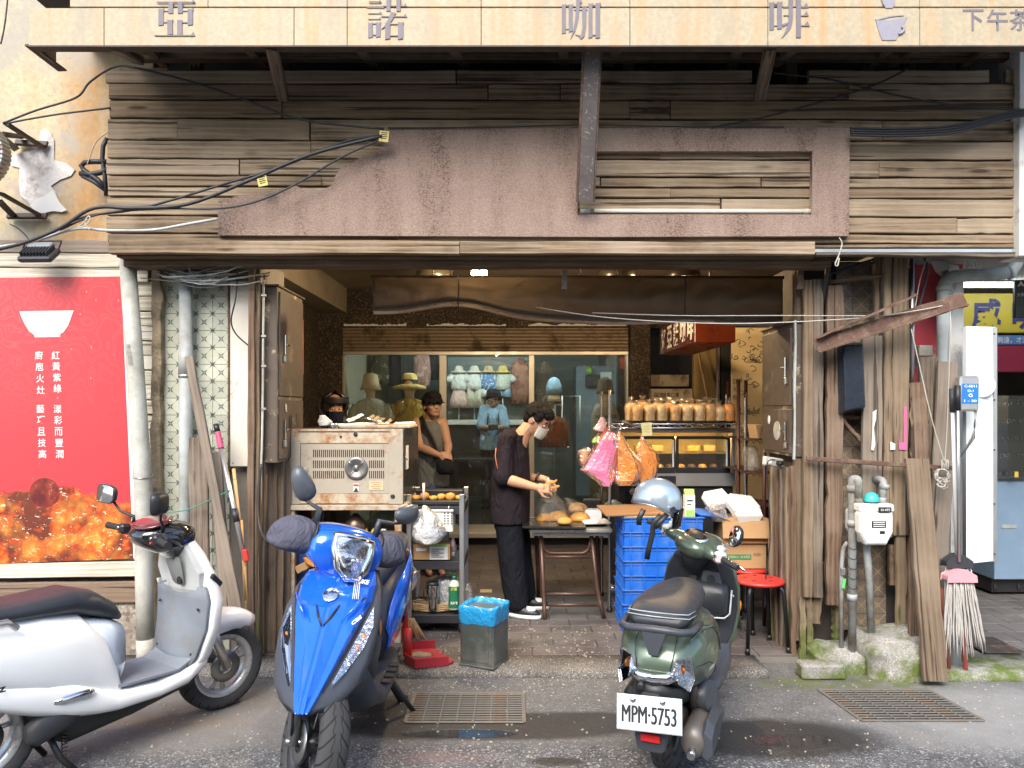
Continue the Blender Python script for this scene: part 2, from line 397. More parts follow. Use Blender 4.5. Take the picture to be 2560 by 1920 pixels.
def _road():
 q=NT('asphalt');p=q.co('pos');x,y,z=q.sep(p)
 big=q.noise(p,1.1,6,.6);mid=q.noise(p,7,6,.7)
 c=q.mix(q.ramp(big,[(.35,0),(.65,1)]),(.060,.063,.068),(.108,.11,.113))
 c=q.mix(q.ramp(mid,[(.42,0),(.6,.55)]),c,(.165,.16,.155))
 sp=q.vor(p,130,'Color');s0=q.sep(sp)[0]
 c=q.mix(q.ramp(s0,[(.80,0),(.95,.8)]),c,(.36,.35,.33));c=q.mix(q.ramp(s0,[(.08,.8),(.2,0)]),c,(.03,.03,.032))
 def ell(cx,cy,rx,ry,e0=.75,e1=1.0,wob=.45):
  d=q.ma('SQRT',q.ma('ADD',q.ma('POWER',q.ma('DIVIDE',q.ma('SUBTRACT',x,cx),rx),2),q.ma('POWER',q.ma('DIVIDE',q.ma('SUBTRACT',y,cy),ry),2)))
  d=q.ma('ADD',d,q.ma('MULTIPLY',q.ma('SUBTRACT',q.noise(p,5,5,.6),.5),wob))
  return q.ramp(d,[(e0,1),(e1,0)])
 old=q.ramp(q.ma('ADD',y,q.ma('MULTIPLY',q.ma('SUBTRACT',q.noise(p,4,5,.6),.5),.16)),[(.0,0),(.012,1)])if False else q.ramp(q.ma('SUBTRACT',q.ma('ADD',y,q.ma('MULTIPLY',q.ma('SUBTRACT',q.noise(p,4,5,.6),.5),.14)),3.62),[(.0,0),(.05,1)])
 c=q.mix(q.ma('MULTIPLY',old,.55),c,q.mix(mid,(.10,.096,.09),(.175,.167,.158)))
 pale=ell(2.6,4.0,1.0,.62,.5,1.1);c=q.mix(q.ma('MULTIPLY',pale,.7),c,q.mix(mid,(.22,.22,.21),(.33,.33,.32)))
 conc=ell(-2.0,4.0,1.4,.55,.55,1.1);c=q.mix(q.ma('MULTIPLY',conc,.6),c,q.mix(mid,(.17,.16,.15),(.26,.245,.23)))
 brown=ell(-1.75,3.95,.45,.13,.2,1.1);c=q.mix(q.ma('MULTIPLY',brown,.5),c,(.24,.17,.10))
 moss=ell(1.95,4.5,.75,.19,.4,1.15,1.0);c=q.mix(q.ma('MULTIPLY',moss,q.ramp(q.noise(p,14,5),[(.4,.1),(.6,.9)])),c,q.mix(mid,(.05,.07,.015),(.13,.15,.04)))
 pink=ell(-.35,3.55,.3,.1,.2,1.0,.8);c=q.mix(q.ma('MULTIPLY',pink,.35),c,(.22,.12,.12))
 wet=q.ma('MAXIMUM',q.ma('MAXIMUM',ell(-.15,3.9,.95,.2,.8,.98,.3),ell(1.25,3.75,.62,.26,.7,1.0,.4)),q.ma('MAXIMUM',ell(.2,3.5,.16,.05,.6,1.0,.8),ell(-.62,4.12,.3,.2,.6,1.0)))
 wet=q.ma('MAXIMUM',wet,ell(.35,3.95,.7,.14,.7,1.0,.5))
 c=q.mix(q.ma('MULTIPLY',wet,.82),c,(.018,.018,.019))
 pud=q.ma('MAXIMUM',ell(-.26,3.80,.33,.06,.75,.95,.3),ell(1.35,3.72,.28,.10,.6,.95,.6))
 r=q.mix(wet,.88,.42);r=q.mix(pud,r,.03)
 h=q.ma('ADD',q.ma('MULTIPLY',q.vor(p,130),.6),q.ma('MULTIPLY',q.noise(p,60,4),.6))
 h=q.ma('MULTIPLY',h,q.ma('SUBTRACT',1.0,q.ma('MULTIPLY',pud,.97)))
 q.set_b(col=c,rough=r,spec=.4,nor=q.bump(h,.55,.006));return q.m
M_ROAD=_road()

def _plaster(name,base,rustx,rustw):
 q=NT(name);p=q.co('pos');x,y,z=q.sep(p)
 st=q.noise(q.map(p,(9,9,.9)),1.0,6,.65);g=q.noise(p,26,6,.7)
 c=q.mix(q.ramp(g,[(.35,0),(.65,1)]),sc3(base,.8),sc3(base,1.12))
 c=q.mix(q.ramp(st,[(.5,0),(.72,.5)]),c,(.50,.33,.14))
 d=q.ma('ABSOLUTE',q.ma('DIVIDE',q.ma('SUBTRACT',x,rustx),rustw))
 rk=q.ma('MULTIPLY',q.ramp(q.ma('ADD',d,q.ma('MULTIPLY',q.ma('SUBTRACT',st,.5),1.6)),[(.25,1),(1.1,0)]),.8)
 c=q.mix(rk,c,q.mix(g,(.30,.13,.04),(.52,.32,.13)))
 c=q.mix(q.ramp(q.noise(p,2.4,7,.7),[(.47,0),(.6,.75)]),c,(.34,.32,.275))
 c=q.mix(q.ramp(q.noise(p,60,3),[(.62,0),(.72,.5)]),c,(.3,.22,.13))
 q.set_b(col=c,rough=.9,spec=.2,nor=q.bump(g,.4,.006));return q.m
M_PLAST=_plaster('stained_plaster',(.50,.425,.285),-2.72,.22)
M_PATCH=mk('bare_patch_plaster',(.58,.57,.55),.9,var=.2,vs=7,bump=.6,bs=40,dirt=(.4,.37,.32),ds=6,da=.35)

def _fascia():
 q=NT('fascia_sheet');p=q.co('pos');x,y,z=q.sep(p)
 st=q.noise(q.map(p,(11,11,.8)),1.0,6,.65);g=q.noise(p,40,6,.7);big=q.noise(p,1.3,4)
 c=q.mix(q.ramp(g,[(.3,0),(.7,1)]),(.33,.27,.17),(.44,.38,.26))
 c=q.mix(q.ma('MULTIPLY',q.ramp(st,[(.48,0),(.66,.9)]),q.ramp(big,[(.3,.3),(.7,1)])),c,(.50,.25,.085))
 c=q.mix(q.ramp(q.noise(q.map(p,(3,3,1)),2.0,6,.7),[(.5,0),(.66,.65)]),c,(.30,.265,.19))
 edge=q.ma('MULTIPLY',q.ramp(q.ma('ADD',z,q.ma('MULTIPLY',g,.03)),[(.0,1),(.02,0)]),0.0)
 spots=q.ramp(q.noise(p,18,2),[(.66,0),(.7,.45)]);c=q.mix(spots,c,(.40,.24,.13))
 q.set_b(col=c,rough=.55,spec=.4,nor=q.bump(q.noise(p,14,3),.15,.01));return q.m
M_FASC=_fascia()
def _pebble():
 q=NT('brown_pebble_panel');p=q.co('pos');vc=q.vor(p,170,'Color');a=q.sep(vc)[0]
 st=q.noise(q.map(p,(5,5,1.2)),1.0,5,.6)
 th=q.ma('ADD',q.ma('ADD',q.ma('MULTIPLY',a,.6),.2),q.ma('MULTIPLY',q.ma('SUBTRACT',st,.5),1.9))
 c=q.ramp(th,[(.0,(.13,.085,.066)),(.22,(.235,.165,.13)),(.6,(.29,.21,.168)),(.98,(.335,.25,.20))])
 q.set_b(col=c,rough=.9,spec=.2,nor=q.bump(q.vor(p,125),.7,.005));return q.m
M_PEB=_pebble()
def _tile(name,base,line,star,dim=.1075,soil=(.30,.26,.18),sa=.35,gridlines=True):
 q=NT(name);o=q.co();x,y,z=q.sep(o)
 u=q.ma('ABSOLUTE',q.ma('DIVIDE',x,dim));v=q.ma('ABSOLUTE',q.ma('DIVIDE',z,dim))
 dif=q.ma('ABSOLUTE',q.ma('SUBTRACT',u,v));mx=q.ma('MAXIMUM',u,v);mn=q.ma('MINIMUM',u,v)
 u2=q.ma('SUBTRACT',.5,u);v2=q.ma('SUBTRACT',.5,v);mx2=q.ma('MAXIMUM',u2,v2);mn2=q.ma('MINIMUM',u2,v2)
 diag=q.ma('MULTIPLY',q.ma('LESS_THAN',dif,.02),.38)
 # arcs bulging beside the diagonals
 arc=q.ma('MULTIPLY',q.ma('LESS_THAN',q.ma('ABSOLUTE',q.ma('SUBTRACT',dif,q.ma('MULTIPLY',q.ma('MULTIPLY',mx,mx2),.55))),.012),.4)
 pet=lambda a,b:q.ma('MULTIPLY',q.ma('LESS_THAN',a,.17),q.ma('LESS_THAN',dif,q.ma('MULTIPLY',q.ma('SUBTRACT',.19,a),.8)))
 st=q.ma('MAXIMUM',q.ma('MULTIPLY',pet(mx,mn),q.ma('GREATER_THAN',mn,.012)),q.ma('MULTIPLY',pet(mx2,mn2),q.ma('GREATER_THAN',mn2,.012)))
 ln=q.ma('MAXIMUM',diag,arc)
 if gridlines:ln=q.ma('MAXIMUM',ln,q.ma('MULTIPLY',q.ma('LESS_THAN',mn,.014),.35))
 g=q.noise(q.co('pos'),9,6,.65)
 c=q.mix(q.rand(),sc3(base,.86),sc3(base,1.08));c=q.mix(ln,c,line);c=q.mix(st,c,star)
 c=q.mix(q.ramp(g,[(.5,0),(.78,sa)]),c,soil)
 q.set_b(col=c,rough=.32,spec=.5,nor=q.bump(ln,-.3,.003));return q.m
M_TILE=_tile('patterned_tile',(.52,.53,.42),(.30,.33,.26),(.10,.13,.11))
M_TILEB=_tile('brown_patterned_tile',(.19,.15,.11),(.40,.36,.28),(.34,.26,.15),soil=(.10,.08,.055),sa=.6)
M_GROUT=mk('grout',(.20,.18,.15),.9,bump=.3)
M_PAVER=mk('brown_paver',(.105,.085,.078),.55,var=.2,vs=4,bump=.15,bs=120,dirt=(.20,.175,.155),ds=3,da=.36,dw=.3,orand=.5,co='pos')
M_PAVER2=mk('grey_paver',(.125,.118,.115),.6,var=.2,vs=4,dirt=(.22,.2,.185),ds=3,da=.3,dw=.3,orand=.4,co='pos')
def _poster():
 q=NT('printed_poster');o=q.co('pos');x,y,z=q.sep(o)
 sw=q.n('TexWave',{'Vector':o,'Scale':5.0,'Distortion':26.0,'Detail':1.0,'Detail Scale':1.2},wave_type='RINGS').outputs[0]
 swirl=q.ma('MULTIPLY',q.ramp(sw,[(.70,0),(.78,1),(.9,1),(.98,0)]),q.ramp(z,[(0,0),(1,1)]))
 zt=q.ramp(q.ma('SUBTRACT',z,1.35),[(.0,0),(.9,.35)])
 c=q.mix(q.ma('MULTIPLY',swirl,zt),(.56,.045,.055),(.64,.16,.14))
 n1=q.noise(o,4.5,3,.5);n2=q.noise(o,14,5,.65);n3=q.vor(q.n('VectorMath',{0:o,1:q.n('TexNoise',{'Vector':o,'Scale':7.0,'Detail':3.0}).outputs[1]},operation='ADD').outputs[0],3.2,'Distance')
 food=q.ramp(q.ma('ADD',q.ma('MULTIPLY',n3,.9),q.ma('MULTIPLY',n2,.55)),[(.3,(.82,.36,.05)),(.5,(.66,.16,.02)),(.68,(.42,.055,.012)),(.85,(.14,.03,.015))])
 food=q.mix(q.ramp(n1,[(.45,0),(.62,.8)]),food,q.ramp(n2,[(.35,(.40,.05,.02)),(.6,(.80,.30,.04)),(.75,(.9,.6,.2))]))
 food=q.mix(q.ramp(q.noise(q.map(o,(1,1,2.2)),24,4,.6,1.5),[(.63,0),(.66,.95)]),food,(.95,.82,.62))
 dx=q.ma('DIVIDE',q.ma('SUBTRACT',x,X(112,4.88)),.10);dz=q.ma('DIVIDE',q.ma('SUBTRACT',z,Z(1232,4.88)),.10)
 dd=q.ma('SQRT',q.ma('ADD',q.ma('POWER',dx,2),q.ma('POWER',dz,2)))
 ball=q.ramp(dd,[(.92,1),(1.0,0)])
 food=q.mix(ball,food,q.ramp(n2,[(.4,(.10,.012,.012)),(.6,(.24,.035,.02)),(.70,(.85,.6,.5))]))
 lim=q.ma('ADD',q.ma('SUBTRACT',z,Z(1222,4.88)),q.ma('ADD',q.ma('MULTIPLY',q.ma('SUBTRACT',n1,.5),.35),q.ma('MULTIPLY',q.ma('ABSOLUTE',q.ma('SUBTRACT',x,X(120,4.88))),.14)))
 k=q.ma('MAXIMUM',q.ramp(q.ma('ADD',lim,.5),[(.485,1),(.515,0)]),ball)
 c=q.mix(k,c,food)
 spots=q.ramp(q.noise(q.map(o,(1,1,.6)),34,2),[(.735,0),(.75,.7)]);c=q.mix(spots,c,(.75,.4,.38))
 q.set_b(col=c,rough=.35,spec=.5);return q.m
M_POSTER=_poster()
# ================================================================= the setting
FZ=.05  # arcade floor height
g=G().box((0,20,-.05),(160,160,.1));struct(ob('road',g,M_ROAD))
# aggregate apron with a worn, rounded edge
def apron(name,x0,x1,yf,yb,zt,mat):
 n=int((x1-x0)/.12);rings=[]
 for i in range(n+1):
  x=x0+(x1-x0)*i/n;j=noise.noise(V((x*3,1,0)))*.025
  rings.append([(x,yb,-.02),(x,yf+j,-.02),(x,yf+j,zt*.45),(x,yf+.02+j,zt*.85),(x,yf+.06+j,zt),(x,yb,zt)])
 return struct(ob(name,G().loft(rings,True,True),mat))
apron('apron',-4.2,1.52,4.58,4.87,.046,M_AGGR)
# arcade floor: pavers one by one
fl=struct(ob('arcade_floor',G().box((.25,6.86,-.01),(4.9,4.0,.09)),M_GROUT))
TW,TD=.285,.163
ys=4.862;r=0
while ys<8.75:
 x=-2.15+(TW/2 if r%2 else 0)
 while x<2.5:
  D_=ys+TD/2;px=1280+F*x/D_
  if 640<px<1990:
   dark=(px>1500 and ys<6.4 and px<1980)
   if not(ys>6.2 and(px<960 or px>1560)):
    bx('paver',(x+TW/2,D_,FZ-.012+rnd.uniform(-.001,.001)),(TW-.005,TD-.005,.024),M_PAVER,fl,.002)
  x+=TW
 ys+=TD;r+=1
for c in[(1215,6.55,.10),(1450,6.45,.12),(1000+212,6.3,.05)]:
 bx('paver',(X(c[0],c[1]),c[1],FZ+.001),(c[2],.1,.004),M_CREAM,fl,.001).name='pale_paver'
 # neighbouring pavement on the far side of the timber pillar
pv=struct(ob('pavement',G().box((4.3,7.4,-.02),(4.0,5.6,.10)),M_GROUT))
for i in range(12):
 for j in range(14):
  xx,yy=2.52+i*.2+(.1 if j%2 else 0),4.85+j*.22
  if xx<X(2600,yy)and xx>X(2370,yy):bx('paver',(xx,yy,.022),(.194,.214,.03),M_PAVER2,pv,.003)
apron('kerb',2.52,4.4,4.52,4.86,.052,M_KERB)
# mossy lumps of concrete at the foot of the timber pillar
def lump(name,x0,x1,D0,D1,h,seed,mat=M_KERB):
 g=G();c=V(((x0+x1)/2,(D0+D1)/2,0));s=V(((x1-x0)/2,(D1-D0)/2,h))
 g.ell((0,0,0),(1,1,1),None,28,18)
 g.v=[tuple(V((math.copysign(abs(p[0])**.6,p[0])*s.x,math.copysign(abs(p[1])**.6,p[1])*s.y,math.copysign(abs(p[2])**.55,p[2])*s.z))*(1+.22*noise.noise(V(p)*2.3+V((seed,0,0))))+c)for p in g.v]
 return ob(name,g,mat)
tag(lump('mossy_concrete',1.83,2.18,4.62,5.0,.13,3),'low mossy concrete lump under the gas pipe, beside the slab edge','concrete')
tag(lump('mossy_concrete',2.10,2.60,4.50,5.0,.235,8),'taller mossy concrete lump at the foot of the gas meter','concrete')
tag(bx('kerb_stone',(X(2060,4.55),4.6,.045),(.26,.12,.09),M_KERB,None,.012),'short loose kerb stone lying before the mossy lump','stone')

# ---- drain grates
def grate(x0,x1,D0,D1,skew,label):
 t=thing('drain_grate',label,'grate',((x0+x1)/2+skew/2,(D0+D1)/2,.002),group='drain grates')
 sx=lambda D:skew*(D1-D)/(D1-D0)
 pit_shade=G().prism([(x0+sx(D0),D0),(x1+sx(D0),D0),(x1,D1),(x0,D1)],.0015,.003,'z');ob('pit_shade',pit_shade,mk('pit_dark',(.012,.011,.01),.9),t)  # near-black sheet put in for the shade of the open pit
 for(a,b)in[((x0,D1),(x1,D1)),((x0+skew,D0),(x1+skew,D0)),((x0,D1),(x0+skew,D0)),((x1,D1),(x1+skew,D0))]:
  plank('frame_bar',(a[0],a[1],.006),(b[0],b[1],.006),.020,.005,M_GRATE,t,(0,0,1),.0008,2)
 for i in range(1,13):
  D=D0+(D1-D0)*i/13;plank('bar',(x0+sx(D)+.01,D,.007),(x1+sx(D)-.01,D,.007),.012,.004,M_GRATE,t,(0,0,1),.0008,2)
 for i in range(1,7):
  x=x0+(x1-x0)*i/7;plank('cross_bar',(x,D1,.0095),(x+skew,D0,.0095),.007,.002,M_GRATE,t,(0,0,1),.0006,2)
 return t
M_GRATE=mk('worn_grate_iron',(.19,.18,.16),.6,.35,var=.3,vs=12,dirt=(.24,.16,.10),ds=9,da=.35)
grate(X(1035,4.28),X(1308,4.28),3.93,4.33,-.0,'rectangular steel drain grate in the wet road in front of the tin bin')
grate(X(2052,4.35),X(2328,4.35),3.95,4.38,.05,'skewed steel drain grate in the road below the gas meter')
# crumbs and grit scattered on apron and floor
g=G()
for i in range(420):
 px=rnd.uniform(1010,1560);D=rnd.choice([rnd.uniform(4.3,5.0),rnd.uniform(4.86,5.6)])
 z=FZ if D>4.87 else(.046 if D>4.66 else.002)
 s=rnd.uniform(.002,.0055);g.box((X(px,D),D,z+s*.4),(s*2,s*1.6,s),(0,0,rnd.uniform(0,3)))
for i in range(500):
 D=rnd.uniform(3.4,4.55);px=rnd.uniform(0,2560);s=rnd.uniform(.002,.006);g.box((X(px,D),D,s*.3),(s*2.2,s*1.4,s),(0,0,rnd.uniform(0,3)))
tag(ob('crumbs',g,mk('crumb',(.42,.38,.3),.9,var=.4,vs=30)),'pale crumbs and grit scattered over road and floor','crumbs',kind='stuff')

# ================================================================= building shell
def wallbox(name,c,d,mat,label,cat='wall'):return tag(ob(name,G().box(c,d),mat),label,cat)
wallbox('plaster_wall',(-4.0,5.06,4.0),(3.4,.2,2.66),M_PLAST,'cream plaster wall with orange rust streaks and flaking paint, above the poster')
wallbox('backing_wall',(-4.2,5.10,1.35),(4.2,.16,2.64),mk('dark_backing',(.09,.07,.055),.9),'dark wall in the gaps behind the white slats')
g=G().box((-3.7,5.0,.24),(3.2,.26,.5));wallr=ob('rubble_footing',g,M_RUBBLE);tag(wallr,'pale rubble footing below the wooden rails, behind the white scooter','wall')
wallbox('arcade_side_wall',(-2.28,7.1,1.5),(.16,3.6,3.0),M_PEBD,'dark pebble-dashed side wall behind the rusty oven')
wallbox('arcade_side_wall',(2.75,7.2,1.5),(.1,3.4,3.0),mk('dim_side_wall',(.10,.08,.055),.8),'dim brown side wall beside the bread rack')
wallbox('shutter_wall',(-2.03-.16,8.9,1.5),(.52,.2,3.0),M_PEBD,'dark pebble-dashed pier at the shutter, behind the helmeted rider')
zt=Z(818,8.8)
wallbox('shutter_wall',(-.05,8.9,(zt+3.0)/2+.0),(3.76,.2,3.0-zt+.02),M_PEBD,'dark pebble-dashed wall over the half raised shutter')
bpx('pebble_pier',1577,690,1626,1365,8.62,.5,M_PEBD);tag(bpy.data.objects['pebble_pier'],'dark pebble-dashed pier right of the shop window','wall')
tag(ob('arcade_ceiling',G().box((.2,7.0,3.02),(5.2,3.8,.12)),M_CEIL),'beige ceiling of the arcade above the lamp','ceiling')
tag(ob('ceiling_beam',G().box((-2.05,7.0,2.82),(.34,3.6,.28)),M_CEIL),'beige beam under the arcade ceiling above the grey cabinet','beam')
struct(ob('upper_shell',G().box((.55,5.2,3.5),(6.2,.36,1.76)).box((.2,6.6,4.1),(5.2,4.6,.2)),mk('shell_dark',(.03,.032,.036),.9)))
# ragged white plaster along the top of the shutter
g=G()
for i in range(150):
 px=862+(1568-862)*i/150
 h=max(.006,.026*(.5+noise.noise(V((px*.03,2,0))))+rnd.uniform(0,.012));a=X(px,8.78)
 if noise.noise(V((px*.012,7,0)))>-.28:g.box((a,8.785,zt+h/2+.012),(.022,.03,h),(0,rnd.uniform(-.3,.3),0))
tag(ob('torn_plaster',g,M_PAPER),'ragged white plaster edge along the top of the shutter','plaster',kind='stuff')

# ---- left side: white slats, poster, footing rails
t=thing('slat_wall','flaking white horizontal slats of the wall behind the red poster','wall',(X(150,4.96),4.96,0))
for y0,y1,m in[(600,632,W_GREY),(633,668,W_WHITE),(669,704,W_WHITE)]:
 plank('slat',P(-120,(y0+y1)/2,4.92),P(300 if y0<640 else 372,(y0+y1)/2+2,4.92),(y1-y0)/F*4.92-.003,.03,m,t,rough=.002)
y=705
while y<1400:
 plank('slat',P(-120,y+17.5,4.945),P(384+rnd.uniform(-3,2),y+17.5,4.945),34.5/F*4.945,.025,W_WHITE,t,rough=.002);y+=37
for y0,y1,D,m in[(1405,1442,4.9,W_WHITE),(1456,1508,4.86,W_RED)]:
 plank('rail',P(-120,(y0+y1)/2+4,D),P(347,(y0+y1)/2-3,D),(y1-y0)/F*D,.035,m,t,rough=.002)
 # poster: thin rigid sheet with white edge strip
t=thing('poster','large red restaurant poster with a white bowl and glazed meat','poster',(X(150,4.88),4.88,Z(1400,4.88)))
q=[P(-130,696,4.88),P(302,691,4.88),P(334,1396,4.88),P(-130,1414,4.88)]
shape('sheet',[[(p.x,p.z)for p in q]],M_POSTER,t,ext=.012,y=4.89)
e=[P(302,690,4.87),P(309,690,4.87),P(342,1396,4.87),P(333.5,1397,4.87)]
shape('edge_strip',[[(p.x,p.z)for p in e]],M_WHITEP,t,ext=.02,y=4.892)
bowl=[(48,778),(183,776),(181,782),(170,812),(158,830),(150,834),(149,842),(86,843),(84,836),(72,828),(60,808),(50,786)]
M_BOWL=mk('printed_white',(.72,.75,.72),.4,var=.06,vs=3)
shape('printed_bowl',[[(X(a,4.872),Z(b,4.872))for a,b in bowl]],M_BOWL,t,ext=.001,y=4.8765)
cols=[('紅黃紫綠',139,888,971,1.8),('漾彩而豐潤',144,1022,1135,1.5),('廚庖火灶',97,888,975,1.8),('藝巧且技高',101,1022,1135,1.5)]
for s_,px,y0,y1,lean in cols:
 for i,ch in enumerate(s_):
  f=i/(len(s_)-1)
  text('printed_character',ch,M_TXTW,t,P(px+f*5,y0+(y1-y0)*f,4.874),(.050,.052),bold=.004)
  # ================================================================= canopy, timber signboard, cables
DF=4.0
t=thing('canopy_fascia','rust-streaked cream sheet-metal sign band along the canopy edge','sign',(.3,DF,Z(113,DF)))
xs=[71,260,735,868,1203,1575,1920,2300,2760]
for a,b in zip(xs,xs[1:]):bpx('sheet_panel',a+.6,20,b-.6,114,DF,.02,M_FASC,t,.002)
xs=[174,520,868,1203,1575,1920,2300,2760]
for a,b in zip(xs,xs[1:]):bpx('sheet_panel',a+.5,-260,b-.5,17,DF+.006,.02,M_FASC,t,.002)
bpx('bottom_flange',71,114.2,2760,117,DF-.002,.06,M_IRON,t,.001)
bx('end_return',(X(72,DF)+.004,DF+.12,(Z(113,DF)+Z(18,DF))/2),(.006,.22,.196),M_FASC,t,.001)
plank('end_angle',P(73,112,DF+.03),V((X(73,DF)+.0,DF+.3,Z(113,DF))),.05,.01,M_IRON,t,(0,0,1),.001,2)
M_SIGN=mk('faded_blue_lettering',(.15,.135,.155),.6,var=.2,vs=9)
K=680/2212
def Rr(x0,y0,x1,y1):return[(x0,y0),(x1,y0),(x1,y1),(x0,y1)]
def Hb(x0,x1,y,th=7,s=26):return[[(x0,y-th/2),(x1-s,y-th/2),(x1-s*.42,y-s*.85),(x1,y+th/2),(x0,y+th/2)]]
def Vb(x0,x1,y0,y1):return[[(x0,y0-4),(x0+(x1-x0)*.6,y0+2),(x1+3,y0-8),(x1+6,y0+6),(x1,y0+16),(x1,y1-6),(x0,y1)]]
CH_={
'亞':(360,Hb(105,415,18)+[Rr(200,20,238,110),Rr(276,20,315,110),Rr(158,88,202,95),Rr(313,88,360,95)]+Vb(120,160,76,210)+Vb(357,398,76,208)
+[Rr(158,180,196,187),Rr(310,182,358,189)]+Vb(192,234,166,286)+[Rr(272,166,312,286)]+Hb(88,418,291,8,34)),
'諾':(360,Hb(1828,1930,15,7,22)+Hb(1815,1955,66,7,24)+Hb(1825,1935,112,7,22)+Hb(1825,1930,158,7,22)+Vb(1824,1860,190,310)+Vb(1887,1924,186,305)
+[Rr(1858,192,1890,198),Rr(1858,284,1890,290),Rr(1972,-22,2004,92),Rr(2054,-22,2086,95)]+Hb(1945,2140,52,7,26)+Hb(1930,2140,137,7,30)
+[[(2010,100),(2050,108),(2020,165),(1985,210),(1930,240),(1962,205),(1990,150)]]+Vb(1962,2002,192,322)+Vb(2066,2108,186,322)+[Rr(2000,196,2068,202),Rr(2000,290,2068,297)]),
'咖':(1380,Vb(80,112,40,276)+Vb(136,168,40,262)+[Rr(110,44,138,50),Rr(110,236,138,242)]+Hb(178,290,82,6,10)
+[[(198,-4),(244,6),(228,30),(214,150),(190,250),(148,322),(172,250),(188,150),(198,30)],[(244,64),(280,60),(276,220),(262,300),(232,322),(220,300),(188,284),(236,288),(248,220)]]
+Vb(297,328,32,312)+Vb(354,390,28,314)+[Rr(326,42,356,48),Rr(326,284,356,291)]),
'啡':(1380,Vb(1768,1803,22,248)+Vb(1830,1868,18,240)+[Rr(1801,30,1832,36),Rr(1801,208,1832,215),[(1926,-24),(1958,-24),(1956,160),(1940,230),(1910,270),(1866,312),(1900,250),(1922,180)],
Rr(1878,58,1928,65),Rr(1882,124,1928,131),[(1866,202),(1926,180),(1926,194),(1876,220)],Rr(1984,-24,2022,308)]
+Hb(2020,2086,62,7,44)+Hb(2020,2086,130,7,44)+Hb(2020,2094,212,7,46))}
for ch,(ox,polys)in CH_.items():
 for p_ in polys:pass
 g=G()
 for k_,p_ in enumerate(polys):g.prism([(X(ox+a*K,DF),Z(b*K,DF))for a,b in p_],DF-.0035-k_*.00012,DF+.001,'y')
 ob('painted_character',g,M_SIGN,t)
for ch,px,w_ in[('下',2433,52),('午',2494,52),('茶',2552,56)]:
 text('painted_character',ch,M_SIGN,t,P(px,50,DF-.002),(w_/F*DF,54/F*DF),bold=.012)
k2=460/2212;C3=lambda L:[(X(2100+a*k2,DF),Z(b*k2,DF))for a,b in L]
M_CUP=mk('faded_cup_print',(.26,.25,.29),.6,var=.25,vs=7)
g=G().prism(C3([(428,250),(560,248),(690,232),(805,208),(740,330),(672,486),(505,486),(470,400)]),DF-.004,DF+.001)
g.prism(C3([(420,238),(600,190),(765,178),(760,192),(600,208),(440,250)]),DF-.0042,DF+.001)
g.tube([P(2100+a*k2,b*k2,DF-.003)for a,b in[(735,320),(765,335),(768,372),(735,402),(700,410)]],.0075,6)
g.prism(C3([(485,-60),(660,-60),(650,40),(632,100),(545,100),(512,40)]),DF-.0042,DF+.001)
ob('painted_cup',g,M_CUP,t)
# canopy underside: rafters, purlins, roof sheet
t=thing('canopy','dark timber rafters and purlins under the canopy','canopy',(.2,4.3,3.6))
M_SLATE=mk('dark_soffit',(.035,.042,.048),.8,var=.3,vs=3)
bx('roof_sheet',(.6,4.6,3.93),(6.6,1.2,.03),M_SLATE,t,.002)
plank('purlin',(-2.25,4.62,3.70),(3.6,4.62,3.70),.06,.06,W_DARK,t);plank('purlin',(-2.3,4.1,3.60),(3.6,4.1,3.60),.05,.05,W_DARK,t)
for x in[-2.05,-1.5,-.9,-.4,.25,.62,1.25,1.62,2.1,2.35,2.7]:
 plank('rafter',(x,4.06,3.62),(x+rnd.uniform(-.12,.12),4.75,3.72),.06,.05,W_DARK,t,(0,0,-1))
 plank('stud',(x+.1,4.79,3.45),(x+.1,4.79,3.9),.07,.05,W_DARK,t)
def brace(x,x2,yb):
 plank('brace',(x,4.03,Z(118,4.03)),(x2,4.50,Z(yb,4.5)),.062,.045,W_GREY,t,(0,-.3,-1),.002,3)
brace(X(680,4.03),X(708,4.5),245);brace(X(1925,4.03),X(1900,4.5),245);brace(X(290,4.03),X(345,4.5),150)
# rusty steel strut hanging before the panel
t=thing('steel_strut','rust-edged steel channel strut hanging before the brown panel','strut',P(1468,500,4.42))
a,b=P(1481,120,4.1),P(1464,502,4.42)
M_STRUT=mk('lichened_steel',(.15,.13,.12),.75,.3,var=.3,vs=9,dirt=(.42,.38,.34),ds=55,da=.28,dw=.05)
plank('web',a,b,.088,.012,M_STRUT,t,(0,-1,.3),.001,3)
for s_ in(-1,1):plank('flange',a+V((s_*.048,.02,0)),b+V((s_*.048,.02,0)),.05,.008,M_RUST,t,(s_,0,0),.001,3)
